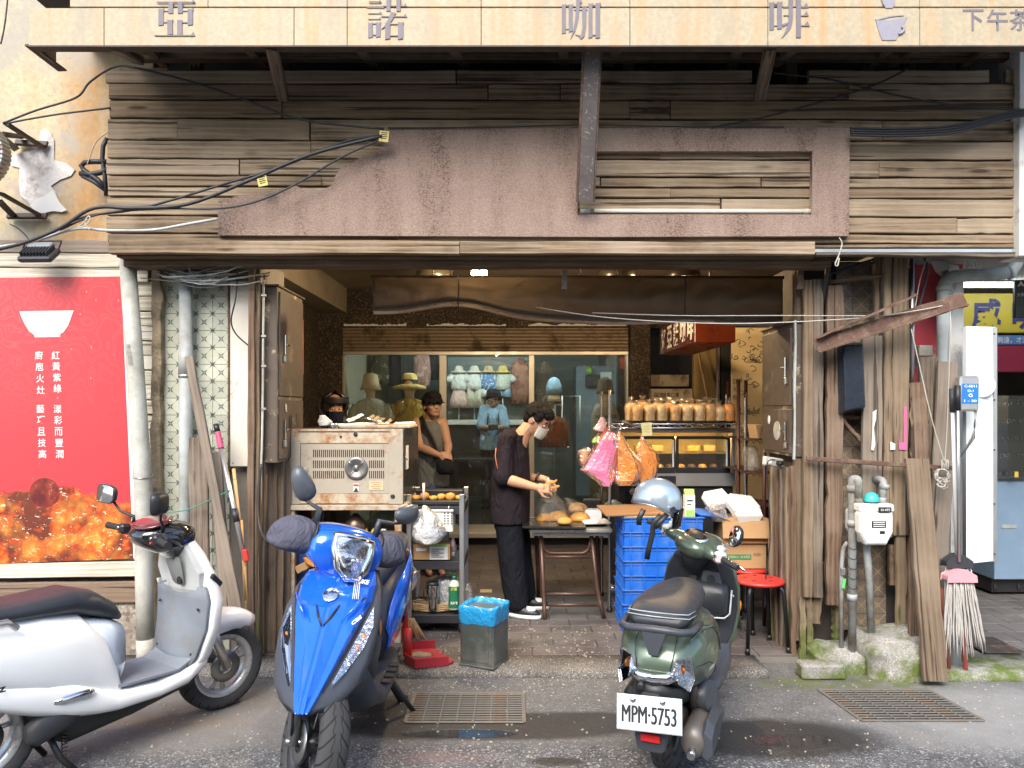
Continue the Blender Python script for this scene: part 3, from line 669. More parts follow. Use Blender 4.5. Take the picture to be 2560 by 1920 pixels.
# timber signboard
DB=4.55
t=thing('timber_signboard','tall weathered timber plank cladding above the shop opening','cladding',(.1,DB,Z(634,DB)))
bpx('backing_board',275,215,2548,628,DB+.045,.05,W_DARK,t)
Lr=[177,211,252,297,352,398,440,468,493,540,584,607,634];Rr_=[175,211,253,303,355,403,447,472,499,546,587,612,621]
SP={0:[1140,1880,2020,2470],1:[1220,1400,1905,2120],2:[706,1575,1674],3:[446,777,2204],4:[777,1330,1650],5:[600,1323,2196],6:[803,1500,1900],7:[1676,900],8:[1100,1800],9:[640,1508,2391],10:[1000,1900],11:[760,1700],12:[]}
seed=5
for i in range(12):
 cuts=[271+rnd.uniform(-3,4)]+sorted(SP.get(i,[]))+[2549+rnd.uniform(-7,2)]
 for a,b in zip(cuts,cuts[1:]):
  if i==0 and a in(1880,):continue
  if i<2 and a==2470:a+=40
  fa,fb=(a-271)/2279,(b-271)/2279
  tb=lambda L,f:L[i]+(Rr_[i]-L[i])*f
  y0a,y1a=Lr[i]+(Rr_[i]-Lr[i])*fa,Lr[i+1]+(Rr_[i+1]-Lr[i+1])*fa
  y0b,y1b=Lr[i]+(Rr_[i]-Lr[i])*fb,Lr[i+1]+(Rr_[i+1]-Lr[i+1])*fb
  h=((y1a-y0a)+(y1b-y0b))/2/F*DB-.0095
  d_=DB+rnd.uniform(.010,.026)
  plank('plank',P(a+.8,(y0a+y1a)/2,d_),P(b-.8,(y0b+y1b)/2,d_),h,.03,W_BOARD,t,rough=.0022,seg=8)
plank('plank',P(300,176,DB+.03),P(420,178,DB+.03),.03,.03,W_BOARD,t)
# flashing under the right end
tag(bpx('metal_flashing',2034,622,2556,631,DB-.015,.07,M_ALU,None,.001),'thin bright metal flashing strip under the right end of the timber cladding','flashing')
tag(plank('trim_board',P(2034,634.5,DB+.02),P(2552,640,DB+.02),.022,.06,W_GREY,None),'narrow grey board below the metal flashing','board')
# lintel
t=thing('timber_lintel','dark weathered lintel timbers over the shop opening','lintel',(-.1,4.62,Z(672,4.7)))
plank('lintel_plank',P(275,618,DB-.012),P(1150,621,DB-.012),.075,.05,W_BOARD,t);plank('lintel_plank',P(1152,621,DB-.012),P(2032,623,DB-.012),.072,.05,W_BOARD,t)
plank('soffit_plank',P(300,640,4.62),P(2032,642,4.62),.03,.10,W_DARK,t,(0,-1,0))
plank('lower_beam',P(325,657,4.72),P(2068,659,4.72),.058,.14,W_DARK,t,rough=.004,seg=10)
plank('rear_beam',(X(330,4.9),4.92,2.565),(X(2060,4.9),4.92,2.565),.13,.16,W_DARK,t,rough=.003)
# brown pebble-dash panel: torn silhouette with a rectangular opening
DP=4.51
out=[(545,588),(545,503),(575,497),(600,488),(640,484),(682,479),(712,470),(743,465),(770,472),(800,477),(820,468),(833,461),(838,440),(850,424),(860,414),(874,410),(886,404),(900,394),(925,389),(940,384),(949,374),(957,357),(962,338),(967,322),(1400,321),(2125,319),(2122,590),(1500,592)]
def jag(L):
 r_=[]
 for(a,b),(c,d)in zip(L,L[1:]+L[:1]):
  n_=max(1,int(math.hypot(c-a,d-b)/9))if 545<=a<966 and b<505 else 1
  for i in range(n_):r_.append((a+(c-a)*i/n_+(rnd.uniform(-2,2)if i else 0),b+(d-b)*i/n_+(rnd.uniform(-3,3)if i else 0)))
 return r_
hole=[(1444,378),(1444,536),(2031,536),(2031,378)]
o=shape('pebble_dash_board',[[(X(a,DP),Z(b,DP))for a,b in jag(out)],[(X(a,DP),Z(b,DP))for a,b in hole]],M_PEB,None,ext=.05,y=DP+.05)
tag(o,'brown pebble-dashed panel with a torn stepped edge and rectangular opening','panel')
t=thing('tube_light','unlit white fluorescent tube lying along the panel opening','light',P(1750,534,DP+.02))
g=G();g.cyl(P(1486,527,DP+.03),P(2027,529,DP+.03),.0125,None,12);ob('tube',g,mk('milky_tube',(.72,.70,.62),.3,var=.06),t)
for px in(1463,2020):g=G();g.cyl(P(px-12,529,DP+.03),P(px+12,529,DP+.03),.016,None,12);ob('holder',g,M_PVCW,t)
# ---- cables
def cable(label,pts,r,mat=M_CABLE,name='cable',n=6,sub=6,cat='cable'):
 P_=[V(p)for p in pts];res=[]
 for i in range(len(P_)-1):
  a,b,c,d=P_[max(i-1,0)],P_[i],P_[i+1],P_[min(i+2,len(P_)-1)]
  for k in range(sub):
   u=k/sub;res.append(.5*((2*b)+(c-a)*u+(2*a-5*b+4*c-d)*u*u+(3*b-a-3*c+d)*u**3))
 res.append(P_[-1])
 o=ob(name,G().tube(res,r,n),mat)
 return tag(o,label,cat)if label else o
DC=4.44
px3=lambda L,D:[P(a,b,D)for a,b in L]
cable('thin black cable arching over the plaster wall to the timber cladding',px3([(8,308),(90,276),(190,244),(225,205),(285,168),(340,170),(480,205),(600,245),(760,300),(960,322)],DC),.0065)
cable('thin straight black cable reaching the cladding edge from the round sign',px3([(10,310),(60,300),(150,285),(275,270)],DC+.1),.006)
cable('thick black cable bundle sagging along the wall above the floodlight',px3([(-20,626),(60,607),(150,570),(215,528),(262,517),(330,520),(470,510),(630,448),(780,385),(955,340)],DC-.03),.011)
cable('black cable running up to the upper yellow tag',px3([(100,600),(200,545),(330,525),(430,500),(560,460),(700,418),(860,355),(960,338)],DC+.01),.0075)
cable('thin black cable drooping below the others onto the brown panel',px3([(150,575),(250,535),(400,522),(545,521),(640,504),(740,460),(850,395),(960,345)],DC-.02),.006)
cable('grey cable curving along the lowest planks into the panel',px3([(-20,620),(80,604),(190,572),(270,576),(380,575),(470,560),(545,547)],DC),.0085,M_PVC)
for k,(dy,lab)in enumerate([(0,'topmost'),(6,'second'),(12,'third'),(18,'lowest')]):
 cable('%s of the four black cables sweeping right from the panel corner'%lab,px3([(2126,320+dy),(2250,322+dy),(2380,315+dy),(2470,295+dy*.9),(2540,278+dy*.8),(2620,268+dy*.7)],DC-k*.006),.0075,M_CABLE)
cable('faint cable crossing the shaded planks from the right brace',px3([(1935,182),(2080,200),(2250,240),(2400,265),(2570,275)],DC+.06),.006,M_CABLE)
cable('faint cable rising across the shaded planks to the canopy',px3([(1780,318),(1900,295),(2050,255),(2180,215),(2270,172)],DC+.06),.0055,M_CABLE)
cable('dark wire lying along the top edge of the brown panel',px3([(970,320),(1250,318),(1450,312),(1700,316),(1960,317)],DC+.06),.004,M_CABLE)
def ctag(c,rz,label):
 t=thing('cable_tag',label,'tag',c);M_=Matrix.Translation(c)@Euler((0,rz,0)).to_matrix().to_4x4()
 ob('plate',G().box((0,0,0),(.055,.004,.062),None,.001),mk('yellow_tag',(.62,.50,.12),.5,dirt=(.45,.40,.22),ds=30,da=.3),t,M_)
 for i in range(4):ob('print_line',G().box((0,-.003,.02-i*.011),(.04-.008*(i%2),.001,.0045)),M_INK,t,M_)
ctag(P(656,452,DC-.03),-.2,'yellow printed tag tied to the cables over the planks')
ctag(P(960,341,DC-.03),.1,'yellow printed tag at the corner of the brown panel')
cable('pale cord loop hanging under the right end of the brown panel',px3([(2098,594),(2105,610),(2096,640),(2088,660),(2094,664),(2098,645)],4.5),.004,M_ROPE,'cord',cat='cord')
# ---- odds and ends on the plaster wall
patch=[(102,328),(112,322),(128,335),(136,350),(135,400),(140,402),(165,408),(188,425),(178,440),(150,450),(128,465),(140,480),(145,505),(165,525),(150,530),(128,530),(112,528),(100,538),(85,520),(70,505),(52,490),(48,460),(50,420),(30,415),(20,400),(40,385),(75,378),(95,370),(100,345)]
o=shape('bare_plaster_patch',[[(X(a,4.955),Z(b,4.955))for a,b in patch]],M_PATCH,None,ext=.008,y=4.9585);tag(o,'white patch of bared plaster on the rust-streaked wall','plaster')
flap=[(72,512),(85,498),(105,490),(128,475),(138,490),(146,505),(165,524),(150,529),(130,526),(112,530),(100,540),(85,528)]
o=shape('plaster_flake',[[(X(a,4.93),Z(b,4.93))for a,b in flap]],mk('pale_flake',(.66,.66,.64),.8,var=.08),None,ext=.006,y=4.948);tag(o,'curling white plaster flake at the foot of the bare patch','plaster')
t=thing('round_sign','round red sign with a corrugated grey rim at the picture edge','sign',P(-62,385,4.5))
g=G();Mx=Matrix.Translation(P(-62,385,4.5))@Matrix.Rotation(RD(90),4,'X')
ob('face',G().lathe([(0,.03),(.165,.03),(.165,-.03),(0,-.03)],n=40),M_RED,t,Mx)
g=G()
for i in range(44):
 a=2*math.pi*i/44;g.box((math.cos(a)*.178,math.sin(a)*.178,0),(.022,.024,.085),(0,0,a),.005)
ob('rim',g,M_GALV,t,Mx)
t=thing('sign_bracket','rusty iron wall bracket behind the round sign','bracket',P(60,400,4.9))
for a,b in[((15,308,4.6),(108,368,4.93)),((5,335,4.6),(60,342,4.93)),((12,350,4.6),(40,372,4.93)),((40,356,4.92),(118,360,4.92)),((5,485,4.6),(100,538,4.93)),((0,505,4.6),(35,540,4.93)),((20,540,4.92),(116,540,4.92))]:
 plank('bar',P(*a),P(*b),.038,.02,M_IRON,t,(0,-1,.4),.001,2)
t=thing('floodlight','black finned floodlight tilted down over the red poster','lamp',P(98,630,4.75))
Mf=Matrix.Translation(P(98,638,4.72))@Euler((RD(38),0,RD(-3))).to_matrix().to_4x4()
ob('housing',G().box((0,0,0),(.21,.13,.035),None,.012),M_DARKP,t,Mf)
for i in range(9):ob('fin',G().box((-.08+i*.02,.0,.03),(.007,.10,.03),None,.001),M_DARKP,t,Mf)
ob('driver_box',G().box((0,.05,.035),(.15,.05,.035),None,.006),mk('grey_box',(.22,.24,.26),.45),t,Mf)
ob('lens',G().box((0,0,-.0195),(.19,.11,.003)),M_LENS,t,Mf)
ob('yoke',G().tube([(-.112,-.01,0),(-.114,.09,.05),(.114,.09,.05),(.112,-.01,0)],.008,6,flat=.5),M_IRON,t,Mf)
cable('thin wire dropping from the wall to the floodlight',px3([(25,560),(50,575),(72,598),(80,612)],4.8),.0035)
t=thing('cable_conduits','tangle of taped black conduits bent out of the wall beside the cladding','conduit',P(245,430,4.8))
for L,r_ in[([(272,405),(235,404),(212,406),(203,415),(210,426),(245,450),(262,468)],.016),([(272,422),(250,432),(225,436),(200,434)],.017),([(268,345),(258,365),(256,395),(262,440),(266,490)],.014),([(205,440),(235,455),(262,475)],.012)]:
 ob('conduit',G().tube(px3(L,4.8),r_,8),M_CABLE,t)
cable('pale thin wire dangling from the conduits',px3([(270,330),(240,355),(222,400),(218,410)],4.78),.004,M_ROPE)
cable('loop of white cord tied round the sagging cables',px3([(218,548),(205,560),(196,566),(210,566),(225,552),(222,540),(212,556),(224,575)],4.4),.004,M_ROPE)
cable('old dark wire hanging straight at the far upper picture edge',px3([(21,-20),(12,60),(2,110)],4.6),.005,M_IRON)
# ================================================================= shop window at the back of the arcade
DS=8.8
M_SHUT=mk('brown_shutter',(.25,.185,.12),.5,.3,var=.15,dirt=(.09,.06,.035),ds=4,da=.35)
M_FRAME=mk('window_frame_alu',(.55,.52,.45),.4,.6,var=.08)
t=thing('roller_shutter','half raised brown roller shutter above the clothes shop window','shutter',P(1215,880,DS))
for i in range(7):
 y0=816+i*8.8;g=G();a,b=P(857,y0,DS),P(1572,y0+9.4,DS);h=a.z-b.z
 g.prism([(DS+.03,b.z),(DS+.012,b.z),(DS,b.z+h*.35),(DS+.002,b.z+h*.7),(DS+.018,a.z-.002),(DS+.03,a.z-.002)],a.x,b.x,'x');ob('slat',g,M_SHUT,t)
bpx('bottom_rail',857,878.5,1572,887,DS-.01,.04,M_FRAME,t,.003)
t=thing('shop_window','aluminium framed glass front of the clothes shop','window',P(1215,1335,DS))
for px0,px1,y0,y1 in[(855,862,888,1315),(1098,1116,888,1315),(1322,1336,888,1315),(1566,1574,888,1315),(855,1574,1313,1334)]:
 bpx('frame',px0,y0,px1,y1,DS+.01,.06,M_FRAME,t,.004)
for a,b in[(862,1098),(1116,1322),(1336,1566)]:bpx('pane',a,888.5,b,1312.5,DS+.035,.006,M_GLASS,t,0)
bpx('threshold',855,1335,1574,1345,DS-.12,.2,M_FRAME,t,.004);bpx('base',855,1346,1574,1366,DS+.02,.1,M_BLACK,t,.002)
# the lit room behind the glass
M_SHOPW=mk('shop_wall_paint',(.20,.27,.27),.7,var=.1,vs=2);M_SHOPF=mk('shop_floor_tile',(.10,.10,.095),.35)
wallbox('shop_room_wall',(-.3,12.6,1.4),(3.7,.1,2.8),M_SHOPW,'grey-green back wall of the lit clothes shop')
wallbox('shop_room_wall',(-2.05,10.8,1.4),(.1,3.6,2.8),mk('shop_side_paint',(.55,.50,.36),.7),'pale side wall inside the shop, beside the hatted mannequins')
wallbox('shop_room_wall',(1.45,10.8,1.4),(.1,3.6,2.8),M_SHOPW,'grey-green side wall inside the shop, beside the tank top')
struct(ob('shop_floor',G().box((-.3,10.8,0),(3.7,3.7,.1)),M_SHOPF));struct(ob('shop_ceiling',G().box((-.3,10.8,2.62),(3.7,3.7,.1)),M_SHOPW))
t=thing('shop_tube_light','glowing white ceiling tube inside the clothes shop','light',(-.3,9.6,2.52))
ob('tube',G().cyl((-1.2,9.45,2.50),(1.2,9.45,2.50),.022,None,10),emis('cool_tube',(.86,1,.97),22),t);ob('batten',G().box((-.0,9.45,2.54),(2.5,.08,.04)),M_WHITEP,t)
t=thing('display_wall','grey display panel behind the row of child outfits','panel',(X(1220,10.5),10.5,.1))
bpx('board',1119,892,1330,1130,10.5,.05,mk('display_grey',(.11,.14,.14),.6),t)
bpx('counter',1119,1050,1325,1062,10.2,.4,M_WHITEP,t);bpx('counter_front',1119,1062,1325,1240,10.25,.3,M_BLACK,t)
def cloth(name,col,var=.2,vs=30,spots=None,ss=60):
 q=NT(name);c=q.co();b=q.mix(q.noise(c,9,4),sc3(col,.78),sc3(col,1.1))
 if spots:b=q.mix(q.ramp(q.noise(c,ss,2),[(.58,0),(.63,1)]),b,spots)
 q.set_b(col=b,rough=.9,spec=.15,nor=q.bump(q.noise(q.map(c,(1,1,.45)),15,4,.5,1.2),.8,.035));return q.m
def blob(rings,n=20,wob=.0,sd=0,caps=True):  # stacked ellipses (cx, cy, z, rx, ry)
 R_=[]
 for k,(cx,cy,z,rx,ry)in enumerate(rings):
  R_.append([(cx+math.cos(2*math.pi*i/n)*rx*(1+wob*noise.noise(V((math.cos(2*math.pi*i/n)*2+sd,math.sin(2*math.pi*i/n)*2,k*.45)))),
  cy+math.sin(2*math.pi*i/n)*ry*(1+wob*noise.noise(V((math.cos(2*math.pi*i/n)*2+sd+9,math.sin(2*math.pi*i/n)*2,k*.45)))),z)for i in range(n)])
 return G().loft(R_,caps,True)
M_SKINF=mk('mannequin_skin',(.62,.45,.30),.45,var=.05)
def kid(px,topm,botm,hatm,kind,label):
 D=10.3;s=D/F;x=X(px,D);z0=Z(915,D);t=thing('child_outfit',label,'mannequin',(x,D,Z(1022,D)),group='child outfits in the shop window')
 zz=lambda y:Z(y,D)
 ob('hat',blob([(x,D,zz(932),.105,.1),(x,D,zz(929),.11,.1),(x,D,zz(926),.062,.06),(x,D,zz(918),.058,.056),(x,D,zz(914.5),.035,.035)],20,.05,px),hatm,t)
 g=blob([(x,D,zz(975),.10,.07),(x,D,zz(962),.105,.07),(x,D,zz(945),.095,.065),(x,D,zz(937),.085,.055),(x,D,zz(932),.04,.04)],20,.1,px)
 for s_ in(-1,1):g.tube([(x+s_*.075,D,zz(938)),(x+s_*.12,D-.01,zz(946)),(x+s_*.15,D-.015,zz(955))],[.04,.045,.05],8,flat=.7)
 ob('top',g,topm,t)
 if kind=='skirt':ob('skirt',blob([(x,D,zz(1020),.14,.08),(x,D,zz(1000),.12,.075),(x,D,zz(974),.075,.06)],24,.12,px+3),botm,t)
 else:
  L=1020 if kind=='trousers' else 993
  g=G()
  for s_ in(-1,1):g.loft([[(x+s_*.05+math.cos(a)*r_,D+math.sin(a)*.06,zz(y))for a in[k*math.pi/6 for k in range(12)]]for y,r_ in[(972,.05),((972+L)/2,.06),(L,.068)]])
  ob(kind,g,botm,t)
 ob('stand',G().cyl((x,D,zz(1060)),(x,D,zz(975)),.01,None,8),M_STEEL,t)
M_CW=cloth('white_cotton',(.72,.72,.68));M_CPK=cloth('pink_print',(.66,.46,.40),spots=(.75,.65,.58));M_CCR=cloth('cream_print',(.62,.58,.46),spots=(.35,.34,.3))
M_CBL=cloth('blue_dotted',(.13,.26,.50),spots=(.7,.72,.74),ss=45);M_CFL=cloth('floral_white',(.62,.64,.56),spots=(.22,.32,.34));M_CSH=cloth('light_denim',(.28,.42,.55))
M_STRAW=mk('straw',(.62,.46,.26),.85,bump=.5,bs=150);M_HATW=cloth('white_hat',(.7,.64,.54));M_HATY=cloth('yellow_hat',(.72,.52,.18))
kid(1147,M_CW,M_CPK,M_HATW,'skirt','child outfit with white top and pink long skirt in the window')
kid(1186,M_CW,M_CCR,M_HATW,'trousers','child outfit with white blouse and cream trousers in the window')
kid(1221,M_CBL,M_CW,M_STRAW,'shorts','child outfit with blue dotted top and straw hat in the window')
kid(1257,M_CFL,M_CSH,M_HATY,'shorts','child outfit with floral top, blue shorts and yellow hat in the window')
def adult(px,D,col,hat,hatkind,label,ys=990):
 x=X(px,D);zz=lambda y:Z(y,D);t=thing('mannequin',label,'mannequin',(x,D,.1))
 g=blob([(x,D,zz(ys+12),.058,.055),(x,D,zz(ys-4),.055,.055),(x,D-.01,zz(ys-14),.07,.085),(x,D-.01,zz(ys-32),.085,.10),(x,D,zz(ys-52),.06,.08)],18);ob('head',g,M_SKINF,t)
 g=blob([(x,D,zz(ys+180),.20,.13),(x,D,zz(ys+110),.17,.12),(x,D,zz(ys+60),.19,.12),(x,D,zz(ys+25),.205,.11),(x,D,zz(ys+12),.15,.09),(x,D,zz(ys+6),.07,.07)],26,.06,px)
 for s_ in(-1,1):g.tube([(x+s_*.17,D,zz(ys+22)),(x+s_*.225,D,zz(ys+60)),(x+s_*.25,D-.03,zz(ys+100))],[.055,.07,.075],10)
 ob('top',g,col,t)
 if hatkind=='bucket':ob('hat',blob([(x,D,zz(ys-15),.135,.13),(x,D,zz(ys-30),.105,.10),(x,D,zz(ys-52),.085,.085),(x,D,zz(ys-57),.04,.04)],22,.05,2),hat,t)
 else:
  ob('hat',blob([(x,D,zz(ys-17),.20,.18),(x,D,zz(ys-24),.205,.18),(x,D,zz(ys-30),.10,.10),(x,D,zz(ys-50),.09,.09),(x,D,zz(ys-57),.055,.055)],26,.05,5),hat,t)
  ob('hat_band',blob([(x,D,zz(ys-30),.105,.105),(x,D,zz(ys-41),.098,.098)],26,0,0,False),M_INK,t)
 ob('stand',G().cyl((x,D,.1),(x,D,zz(ys+180)),.02,None,8),M_STEEL,t)
adult(927,9.35,cloth('cream_print_top',(.56,.52,.42),spots=(.28,.27,.22),ss=14),M_STRAW,'bucket','mannequin in a cream printed top and straw bucket hat behind the glass')
adult(1024,9.45,cloth('mustard_top',(.56,.36,.06),spots=(.25,.16,.05),ss=12),M_HATY,'brim','mannequin in a mustard top and wide yellow hat behind the glass')
def garment(px,y0,y1,w,D,m,label,sd=0):
 x=X(px,D);z0,z1=Z(y0,D),Z(y1,D);h=z0-z1
 g=blob([(x,D,z1,w,.06),(x,D,z1+h*.4,w*1.05,.08),(x,D,z1+h*.75,w*.95,.07),(x,D,z1+h*.93,w*.6,.05),(x,D,z0,w*.12,.02)],18,.35,sd)
 tag(ob('hanging_garment',g,m),label,'garment','garments hanging in the shop')
M_OL=cloth('olive_cloth',(.12,.11,.07),spots=(.3,.27,.2),ss=16);M_DK=cloth('dark_cloth',(.035,.04,.05));M_BR=cloth('reflected_brown',(.20,.07,.03))
garment(952,868,960,.11,10.6,M_OL,'olive camouflage jacket hanging behind the straw hat',1);garment(985,868,965,.10,10.7,M_DK,'dark jacket hanging between the two hats',2)
garment(1053,870,965,.12,10.5,cloth('pink_leaf',(.55,.30,.26),spots=(.7,.5,.42),ss=12),'pink leaf-print blouse hanging at the window frame',3)
garment(1080,868,950,.08,10.8,M_DK,'slim dark garment hanging beside the pink blouse',4);garment(1300,895,1010,.13,10.35,cloth('rosy_cloth',(.34,.17,.12),spots=(.2,.08,.07),ss=8),'dusky rose garment hanging beside the floral outfit',5)
garment(1385,1040,1118,.19,9.3,M_BR,'brown leather apron hanging behind the baker',6);garment(1362,900,1030,.14,11.5,cloth('dull_print',(.28,.22,.17),spots=(.5,.42,.3),ss=10),'dull patterned shirt far inside the shop',7)  # the brown shape is put in for a scooter's reflection in the glass
# tank top mannequin with cap
D=9.25;x=X(1513,D);zz=lambda y:Z(y,D)
t=thing('mannequin','mannequin in a grey printed tank top and dark cap','mannequin',(x,D,.1))
ob('head',blob([(x,D,zz(1010),.06,.06),(x,D,zz(995),.08,.08),(x,D,zz(975),.09,.10),(x,D,zz(955),.06,.07)],16),M_SKINF,t)
ob('cap',blob([(x,D-.02,zz(985),.11,.13),(x,D,zz(975),.10,.11),(x,D,zz(950),.08,.09),(x,D,zz(943),.03,.03)],18),cloth('cap_brown',(.10,.075,.05)),t)
ob('tank_top',blob([(x,D,zz(1160),.2,.12),(x,D,zz(1080),.17,.12),(x,D,zz(1040),.17,.12),(x,D,zz(1020),.13,.09),(x,D,zz(1008),.11,.07)],24),cloth('grey_tank',(.30,.27,.22)),t)
ob('trousers',blob([(x,D,zz(1330),.17,.1),(x,D,zz(1240),.18,.11),(x,D,zz(1160),.19,.12)],20,.06,4),cloth('camouflage',(.14,.13,.09),spots=(.32,.30,.24),ss=10),t)
for s_,y,w_,h_ in[('NAMEER',1042,.26,.045),('2025 Y',1068,.2,.04),('KOOL',1095,.22,.055),('THING',1112,.22,.05)]:
 text('print',s_,M_INK,t,(x,D-.128,zz(y)),(w_,h_),bold=.02)
t=thing('cap_stand','blue cap on a straw head form near the window frame','hat stand',(X(1385,9.6),9.6,.1));x=X(1385,9.6);zz=lambda y:Z(y,9.6)
ob('cap',blob([(x,9.58,zz(985),.10,.12),(x,9.6,zz(965),.095,.10),(x,9.6,zz(948),.06,.07),(x,9.6,zz(943),.02,.02)],18),M_CSH,t)
ob('visor',blob([(x,9.55,zz(1003),.09,.12),(x,9.57,zz(988),.07,.09)],18),M_STRAW,t);ob('pole',G().cyl((x,9.6,.1),(x,9.6,zz(988)),.015,None,8),M_STEEL,t)
t=thing('shop_cabinet','blue-grey cabinet with boxes inside the shop','cabinet',(X(1500,11),11,.1))
bpx('carcass',1440,915,1545,1240,11,.5,mk('bluegrey_cab',(.16,.22,.27),.5),t);bpx('box',1465,938,1500,966,10.9,.08,M_BLACK,t);bpx('box',1502,930,1530,955,10.9,.08,M_WHITEP,t)
g=G();g.lathe([(0,0),(.045,0),(.05,.06),(.03,.11),(0,.12)],P(1473,936,10.9));ob('green_cup',g,mk('lime',(.25,.5,.08),.4),t)
t=thing('wire_display','white bent-tube display frame inside the right pane','display frame',(X(1430,9.5),9.5,.1))
for L in[[(1405,1100),(1405,990),(1450,990),(1450,1080)],[(1388,1100),(1388,1012),(1404,1012)]]:ob('tube',G().tube([P(a,b,9.5)for a,b in L],.011,6),M_WHITEP,t)
t=thing('shop_table','dark wooden table standing inside behind the middle pane','table',(X(1210,9.7),9.7,.1))
bpx('top',1130,1146,1300,1153,9.6,.6,M_BLACK,t)
for px in(1140,1292):bpx('leg',px-5,1153,px+5,1305,9.65,.05,M_BLACK,t)
# lettering on the middle pane
text('window_lettering','ARNO',mk('frosted',(.42,.42,.40),.6),bpy.data.objects['shop_window'],P(1193,1006,DS+.03),(.40,.075),bold=-.01)
# ---- stair recess and back right corner
M_STEP=mk('step_riser',(.34,.28,.20),.7,var=.2,vs=4,dirt=(.15,.11,.07),ds=8,da=.35)
t=thing('staircase','dim staircase with a lettered riser behind the bread rack','stairs',(X(1690,8.7),8.7,.05))
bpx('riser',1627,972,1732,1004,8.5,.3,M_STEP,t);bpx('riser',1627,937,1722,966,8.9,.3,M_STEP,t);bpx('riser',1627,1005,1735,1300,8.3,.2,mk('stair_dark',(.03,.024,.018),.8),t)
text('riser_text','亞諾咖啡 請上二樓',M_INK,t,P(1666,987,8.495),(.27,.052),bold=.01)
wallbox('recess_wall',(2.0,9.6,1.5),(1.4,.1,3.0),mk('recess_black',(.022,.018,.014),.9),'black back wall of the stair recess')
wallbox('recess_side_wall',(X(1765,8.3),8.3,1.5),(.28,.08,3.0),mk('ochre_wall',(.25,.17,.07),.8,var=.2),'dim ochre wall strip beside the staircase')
tag(ob('leaning_pole',G().cyl(P(1735,830,8.1),P(1772,1010,8.0),.014,None,8),M_WOODP),'thin wooden pole leaning in the stair recess','pole')
t=thing('doorway','black door frame post beside the doodled board','door frame',(X(1810,7.6),7.6,.05))
bpx('post',1794,700,1800,1250,7.6,.06,M_STEEL,t);bpx('post',1801,700,1829,1250,7.62,.06,M_BLACK,t);bpx('header',1801,800,1925,818,7.61,.06,M_BLACK,t)
M_DOOD=mk('doodle_paper',(.72,.58,.34),.75,var=.08,vs=2)
t=thing('doodle_board','pale yellow wall board covered with small food doodles','board',(X(1872,7.5),7.5,.6))
bpx('panel',1829,819,1925,1250,7.5,.03,M_DOOD,t)
g=G()
for i in range(46):
 c=P(rnd.uniform(1835,1915),rnd.uniform(826,1100),7.495);r_=rnd.uniform(.012,.032);a0=rnd.uniform(0,6);k=rnd.choice([3,5,7]);a1=rnd.uniform(2.5,6)
 g.tube([c+V((math.cos(a0+a1*j/8)*r_*(1+.4*math.sin(k*j)),0,math.sin(a0+a1*j/8)*r_))for j in range(9)],.0028,4)
ob('doodles',g,mk('doodle_ink',(.10,.11,.12),.8),t)['kind']='stuff'
text('caption','ARNOLD',M_INK,t,P(1880,1030,7.495),(.14,.035));text('caption','Coffee',M_INK,t,P(1880,900,7.495),(.15,.05))
# ---- hanging box sign
M_OR=mk('orange_sign_end',(.42,.07,.015),.35,var=.25,vs=6,dirt=(.35,.04,.02),ds=8,da=.3)
t=thing('hanging_sign','hanging box sign with white characters and orange-red end','sign',(X(1740,6.4),6.4,Z(860,6.0)))
xa,xb=X(1737,6.0),X(1838,6.0);z1,z0=Z(775,6.0),Z(856,6.0)
ob('end_face',G().box(((xa+xb)/2,6.0,(z0+z1)/2),(xb-xa,.02,z1-z0),None,.004),M_OR,t)
ob('side_face',G().box((xa+.004,6.71,(z0+z1)/2),(.012,1.40,z1-z0),None,.003),mk('maroon_sign',(.07,.012,.012),.35),t);ob('side_face',G().box((xb-.004,6.71,(z0+z1)/2),(.012,1.40,z1-z0),None,.003),M_RED,t)
ob('bottom_face',G().box(((xa+xb)/2,6.71,z0+.006),(xb-xa,1.40,.012),None,.003),M_OR,t)
for i,ch in enumerate('好亞諾咖啡'):text('sign_character',ch,M_TXTW,t,(xa-.004,7.22-i*.27,(z0+z1)/2+.005),(.20,.20),(RD(90),0,RD(-90)),bold=.02)
g=G();
for yy in(6.15,7.2):g.cyl(((xa+xb)/2,yy,z1),((xa+xb)/2,yy,2.96),.008,None,6)
ob('hanger',g,M_IRON,t)
# ---- tarpaulin rolled under the lintel
DT=5.15
M_TARP=film('dark_tarpaulin',(.19,.16,.125),.6,.5,7,0,.3)
t=thing('tarpaulin','dark translucent tarpaulin gathered up on a rod under the lintel','tarpaulin',P(1440,800,DT))
def tarp(u,v):
 px=932+(1957-932)*u
 tie=[1145,1712];dmin=min(abs(px-q_)for q_ in tie);ga=math.exp(-(dmin/120)**2)
 yb=775+30*min(1,max(0,(px-935)/700))-30*ga*(1 if abs(px-1145)<300 else.35)
 if px>1500:yb=min(yb,807)
 y=694+(yb-694)*v
 bul=math.sin(math.pi*min(1,v*1.05))**1.2*(.16-.07*ga)*(.4+.6*v)
 fold=.02*noise.noise(V((px*.02,v*4,0)))+.014*math.sin(px*.09+3*v)*ga*v+.03*noise.noise(V((px*.006,v*2.2,4)))
 return P(px,y,DT-bul+fold)
ob('sheet',G().grid(tarp,150,26),M_TARP,t,solid=.004)
def troll(u,v):
 p=tarp(u,1.0);a=v*2*math.pi;return p+V((0,.05+.05*math.cos(a),.012+.04*math.sin(a)))
ob('rolled_edge',G().grid(troll,120,12),M_TARP,t)
ob('rod',G().cyl(P(928,692,DT+.02),P(1960,694,DT+.02),.011,None,8),M_IRON,t)
for px in(1145,1712):ob('tie',G().tube([P(px,690,DT-.02),P(px+2,720,DT-.12),P(px,757,DT-.13),P(px+1,790,DT-.03)],.004,5),M_CABLE,t)
